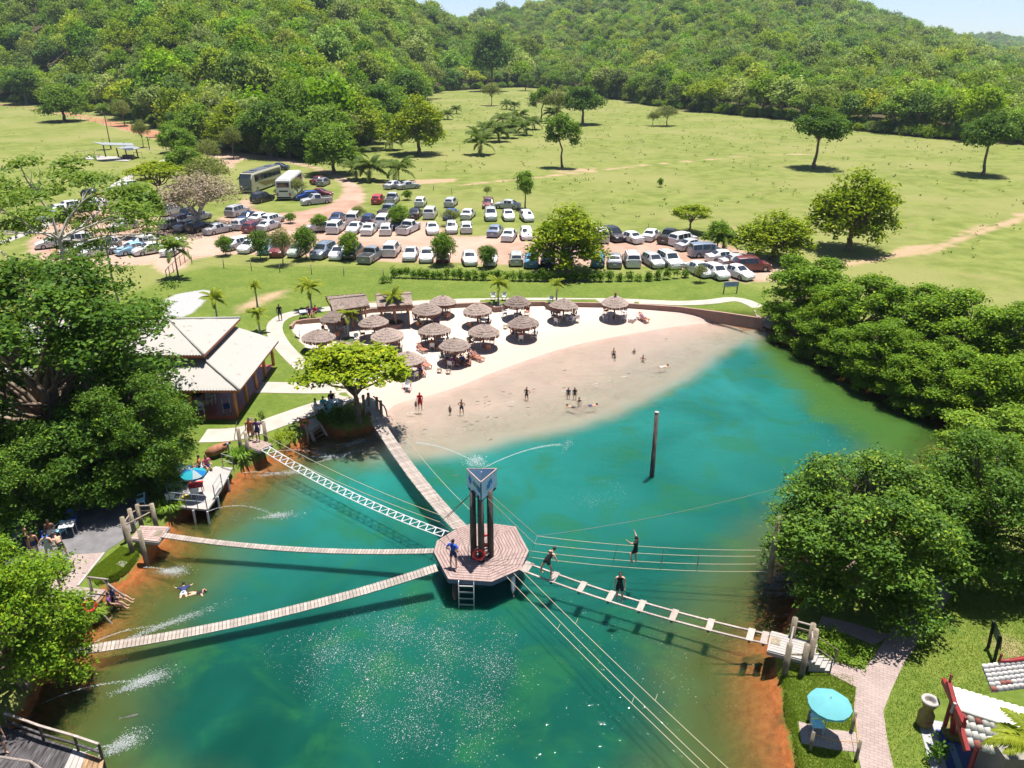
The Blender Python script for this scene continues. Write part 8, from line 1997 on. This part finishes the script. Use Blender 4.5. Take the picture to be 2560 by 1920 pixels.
def jet(a, b_, rise, label, foam, n=700, r0=.016, frac=1.0, size=.015, seed=1):
    """arc of water from a to the surface at b, and the spray where it lands; foam: (half length, half width)"""
    n = int(n * 3.2); rg = np.random.default_rng(seed); e = empty('water_jet', a, 0, label, 'water jet', 'water jets'); pts = []
    for i in range(17): f = i / 16; p = a.lerp(b_, f); p.z += rise * 4 * f * (1 - f); pts.append(p - a)
    k = int(16 * frac)
    if a.z > .25:
        m_ = int(150 * (b_ - a).length); f_ = rg.random(m_) * frac; A_ = np.array([tuple(a.lerp(b_, f) - a + Vector((0, 0, rise * 4 * f * (1 - f)))) for f in f_]) + rg.normal(size=(m_, 3)) * (.006 + .05 * f_ ** 2)[:, None]
        s_ = link('stream', drops(A_, r0 * .8, rg, 1.0), M_foam, e); s_['kind'] = 'stuff'
    d = (b_ - a); d.z = 0; d.normalize(); sd = Vector((-d.y, d.x, 0)); u = rg.normal(size=n) * .5; v = rg.normal(size=n) * .45
    P_ = np.array([tuple(b_ - a)]) + u[:, None] * np.array([d.to_tuple()]) * foam[0] + v[:, None] * np.array([sd.to_tuple()]) * foam[1] * (1 + .5 * np.clip(u, -1, 1))[:, None]
    P_[:, 2] = -a.z + .012 + np.abs(rg.normal(size=n)) * .06 * np.exp(-np.abs(u))
    sp_ = link('spray', drops(P_, size, rg), M_foam, e); sp_['kind'] = 'stuff'
    return e
jet(q('Q7b', 868, 1100, .9), q('Q7b', 1560, 1148, 0), .55, 'thin jet arching from the waterside deck', (1.0, .35), 420, seed=1)
jet(q('Q7b', 1215, 718, .35), q('Q7b', 1600, 730, 0), .10, 'low jet from the bank below the upper left landing', (1.6, .28), 420, seed=2)
jet(q('Q6b', 1420, 1190, .5), q('Q7b', 2080, 560, 0), .25, 'low jet from the bank right of the upper left landing', (1.4, .35), 420, seed=3)
jet(q('Q5d', 1850, 925, .35), q('Q7', 1110, 385, 0), .10, 'jet from the lawn edge beside the left landing', (.8, .40), 480, seed=4)
jet(q('Q7', 560, 862, .45), q('Q7', 1050, 735, 0), .30, 'long flat jet running beside the lower slatted bridge', (2.4, .25), 560, seed=5)
jet(q('Q7', 270, 1232, .9), q('Q7', 930, 1090, 0), .35, 'jet from under the left shrub ending in a white splash', (1.1, .40), 700, seed=6)
jet(q('Q7', 545, 1545, .6), q('Q7', 790, 1495, 0), .10, 'splash of the jet beside the bottom left deck', (.8, .45), 520, seed=7)
jet(q('QB', 100, 905, .35), q('QB', 380, 892, 0), .05, 'white streak of a jet left of the beach bridge', (1.5, .22), 420, seed=8)
jet(q('QB', 330, 735, .35), q('QB', 590, 712, 0), .05, 'churned splash beside the bathing steps near the flame tree', (1.0, .35), 320, seed=9)
jt = tc + Vector((sc_.x, sc_.y + .35, z1s + .25)); jt2 = tc + Vector((sc_.x + .1, sc_.y + .35, z1s + .12))
jet(jt, q('QB', 1290, 710, 0), .45, 'jet from the tower top towards the beach bridge', (1.2, .4), 70, frac=.8, seed=10, r0=.012); jet(jt2, q('S', 1420, 1112, 0), .4, 'jet from the tower top towards the pale shallows', (1.3, .35), 70, frac=.9, seed=11, r0=.012)
rg = np.random.default_rng(14); m = 700; P_ = np.array([tuple(jt)]) + rg.normal(size=(m, 3)) * np.array([[.25, .2, .14]]) + np.array([[-.28, .1, .18]]); o_ = link('spray', drops(P_, .016, rg, 1.0), M_foam); tag(o_, 'puff of spray above the tower sign', 'spray', kind='stuff')
# pattering drops of the fountain on the pond
def patter(poly, n, size, seed, foc=None):
    rg = np.random.default_rng(seed); P_ = poly0(poly, 0); lo, hi = P_.min(0), P_.max(0); x = rg.uniform(lo[0], hi[0], n * 4); y = rg.uniform(lo[1], hi[1], n * 4); s = sdf(P_, x, y)
    nz = np.sin(x * 1.7 + y * .9) * np.sin(y * 1.3 - x * .6); k = (s > 0) & (rg.random(n * 4) < np.clip(s / 2.2, .06, 1) * np.clip(.55 + .55 * nz, .06, 1)); x, y = x[k][:n], y[k][:n]
    return np.stack([x, y, np.full(len(x), .006)], 1), rg
A1_, r1_ = patter([(530, 1400), (700, 1330), (900, 1270), (1000, 1300), (1090, 1330), (1180, 1420), (1150, 1560), (1080, 1660), (820, 1650), (700, 1560)], 15000, .03, 3)
A2_, _ = patter([(1180, 1080), (1280, 1060), (1310, 1020), (1370, 1068), (1330, 1110), (1220, 1110)], 1500, .03, 4); A3_, _ = patter([(1680, 880), (1780, 820), (1920, 930), (1900, 1010), (1760, 1000)], 500, .03, 5); A4_, _ = patter([(1150, 1240), (1660, 1360), (1600, 1600), (1200, 1620)], 700, .02, 6)
tag(link('fountain_drops', drops(np.concatenate([A1_, A2_, A3_, A4_]), .0125, r1_, .5), M_foam), 'pattering fountain drops glittering on the pond', 'water drops', kind='stuff')
# ------------------------------------------------------------------ haze
t = NT('haze'); pv = t.n('ShaderNodeVolumePrincipled'); pv.inputs['Color'].default_value = (.66, .80, 1.0, 1); pv.inputs['Density'].default_value = .00010; pv.inputs['Anisotropy'].default_value = .2
t.t.links.new(pv.outputs[0], t.out.inputs['Volume'])
hb = MB().box((0, 1900, 109), (8200, 5400, 226)).build('haze', t.m); tag(hb, 'thin pale haze over the valley', 'haze', kind='stuff')
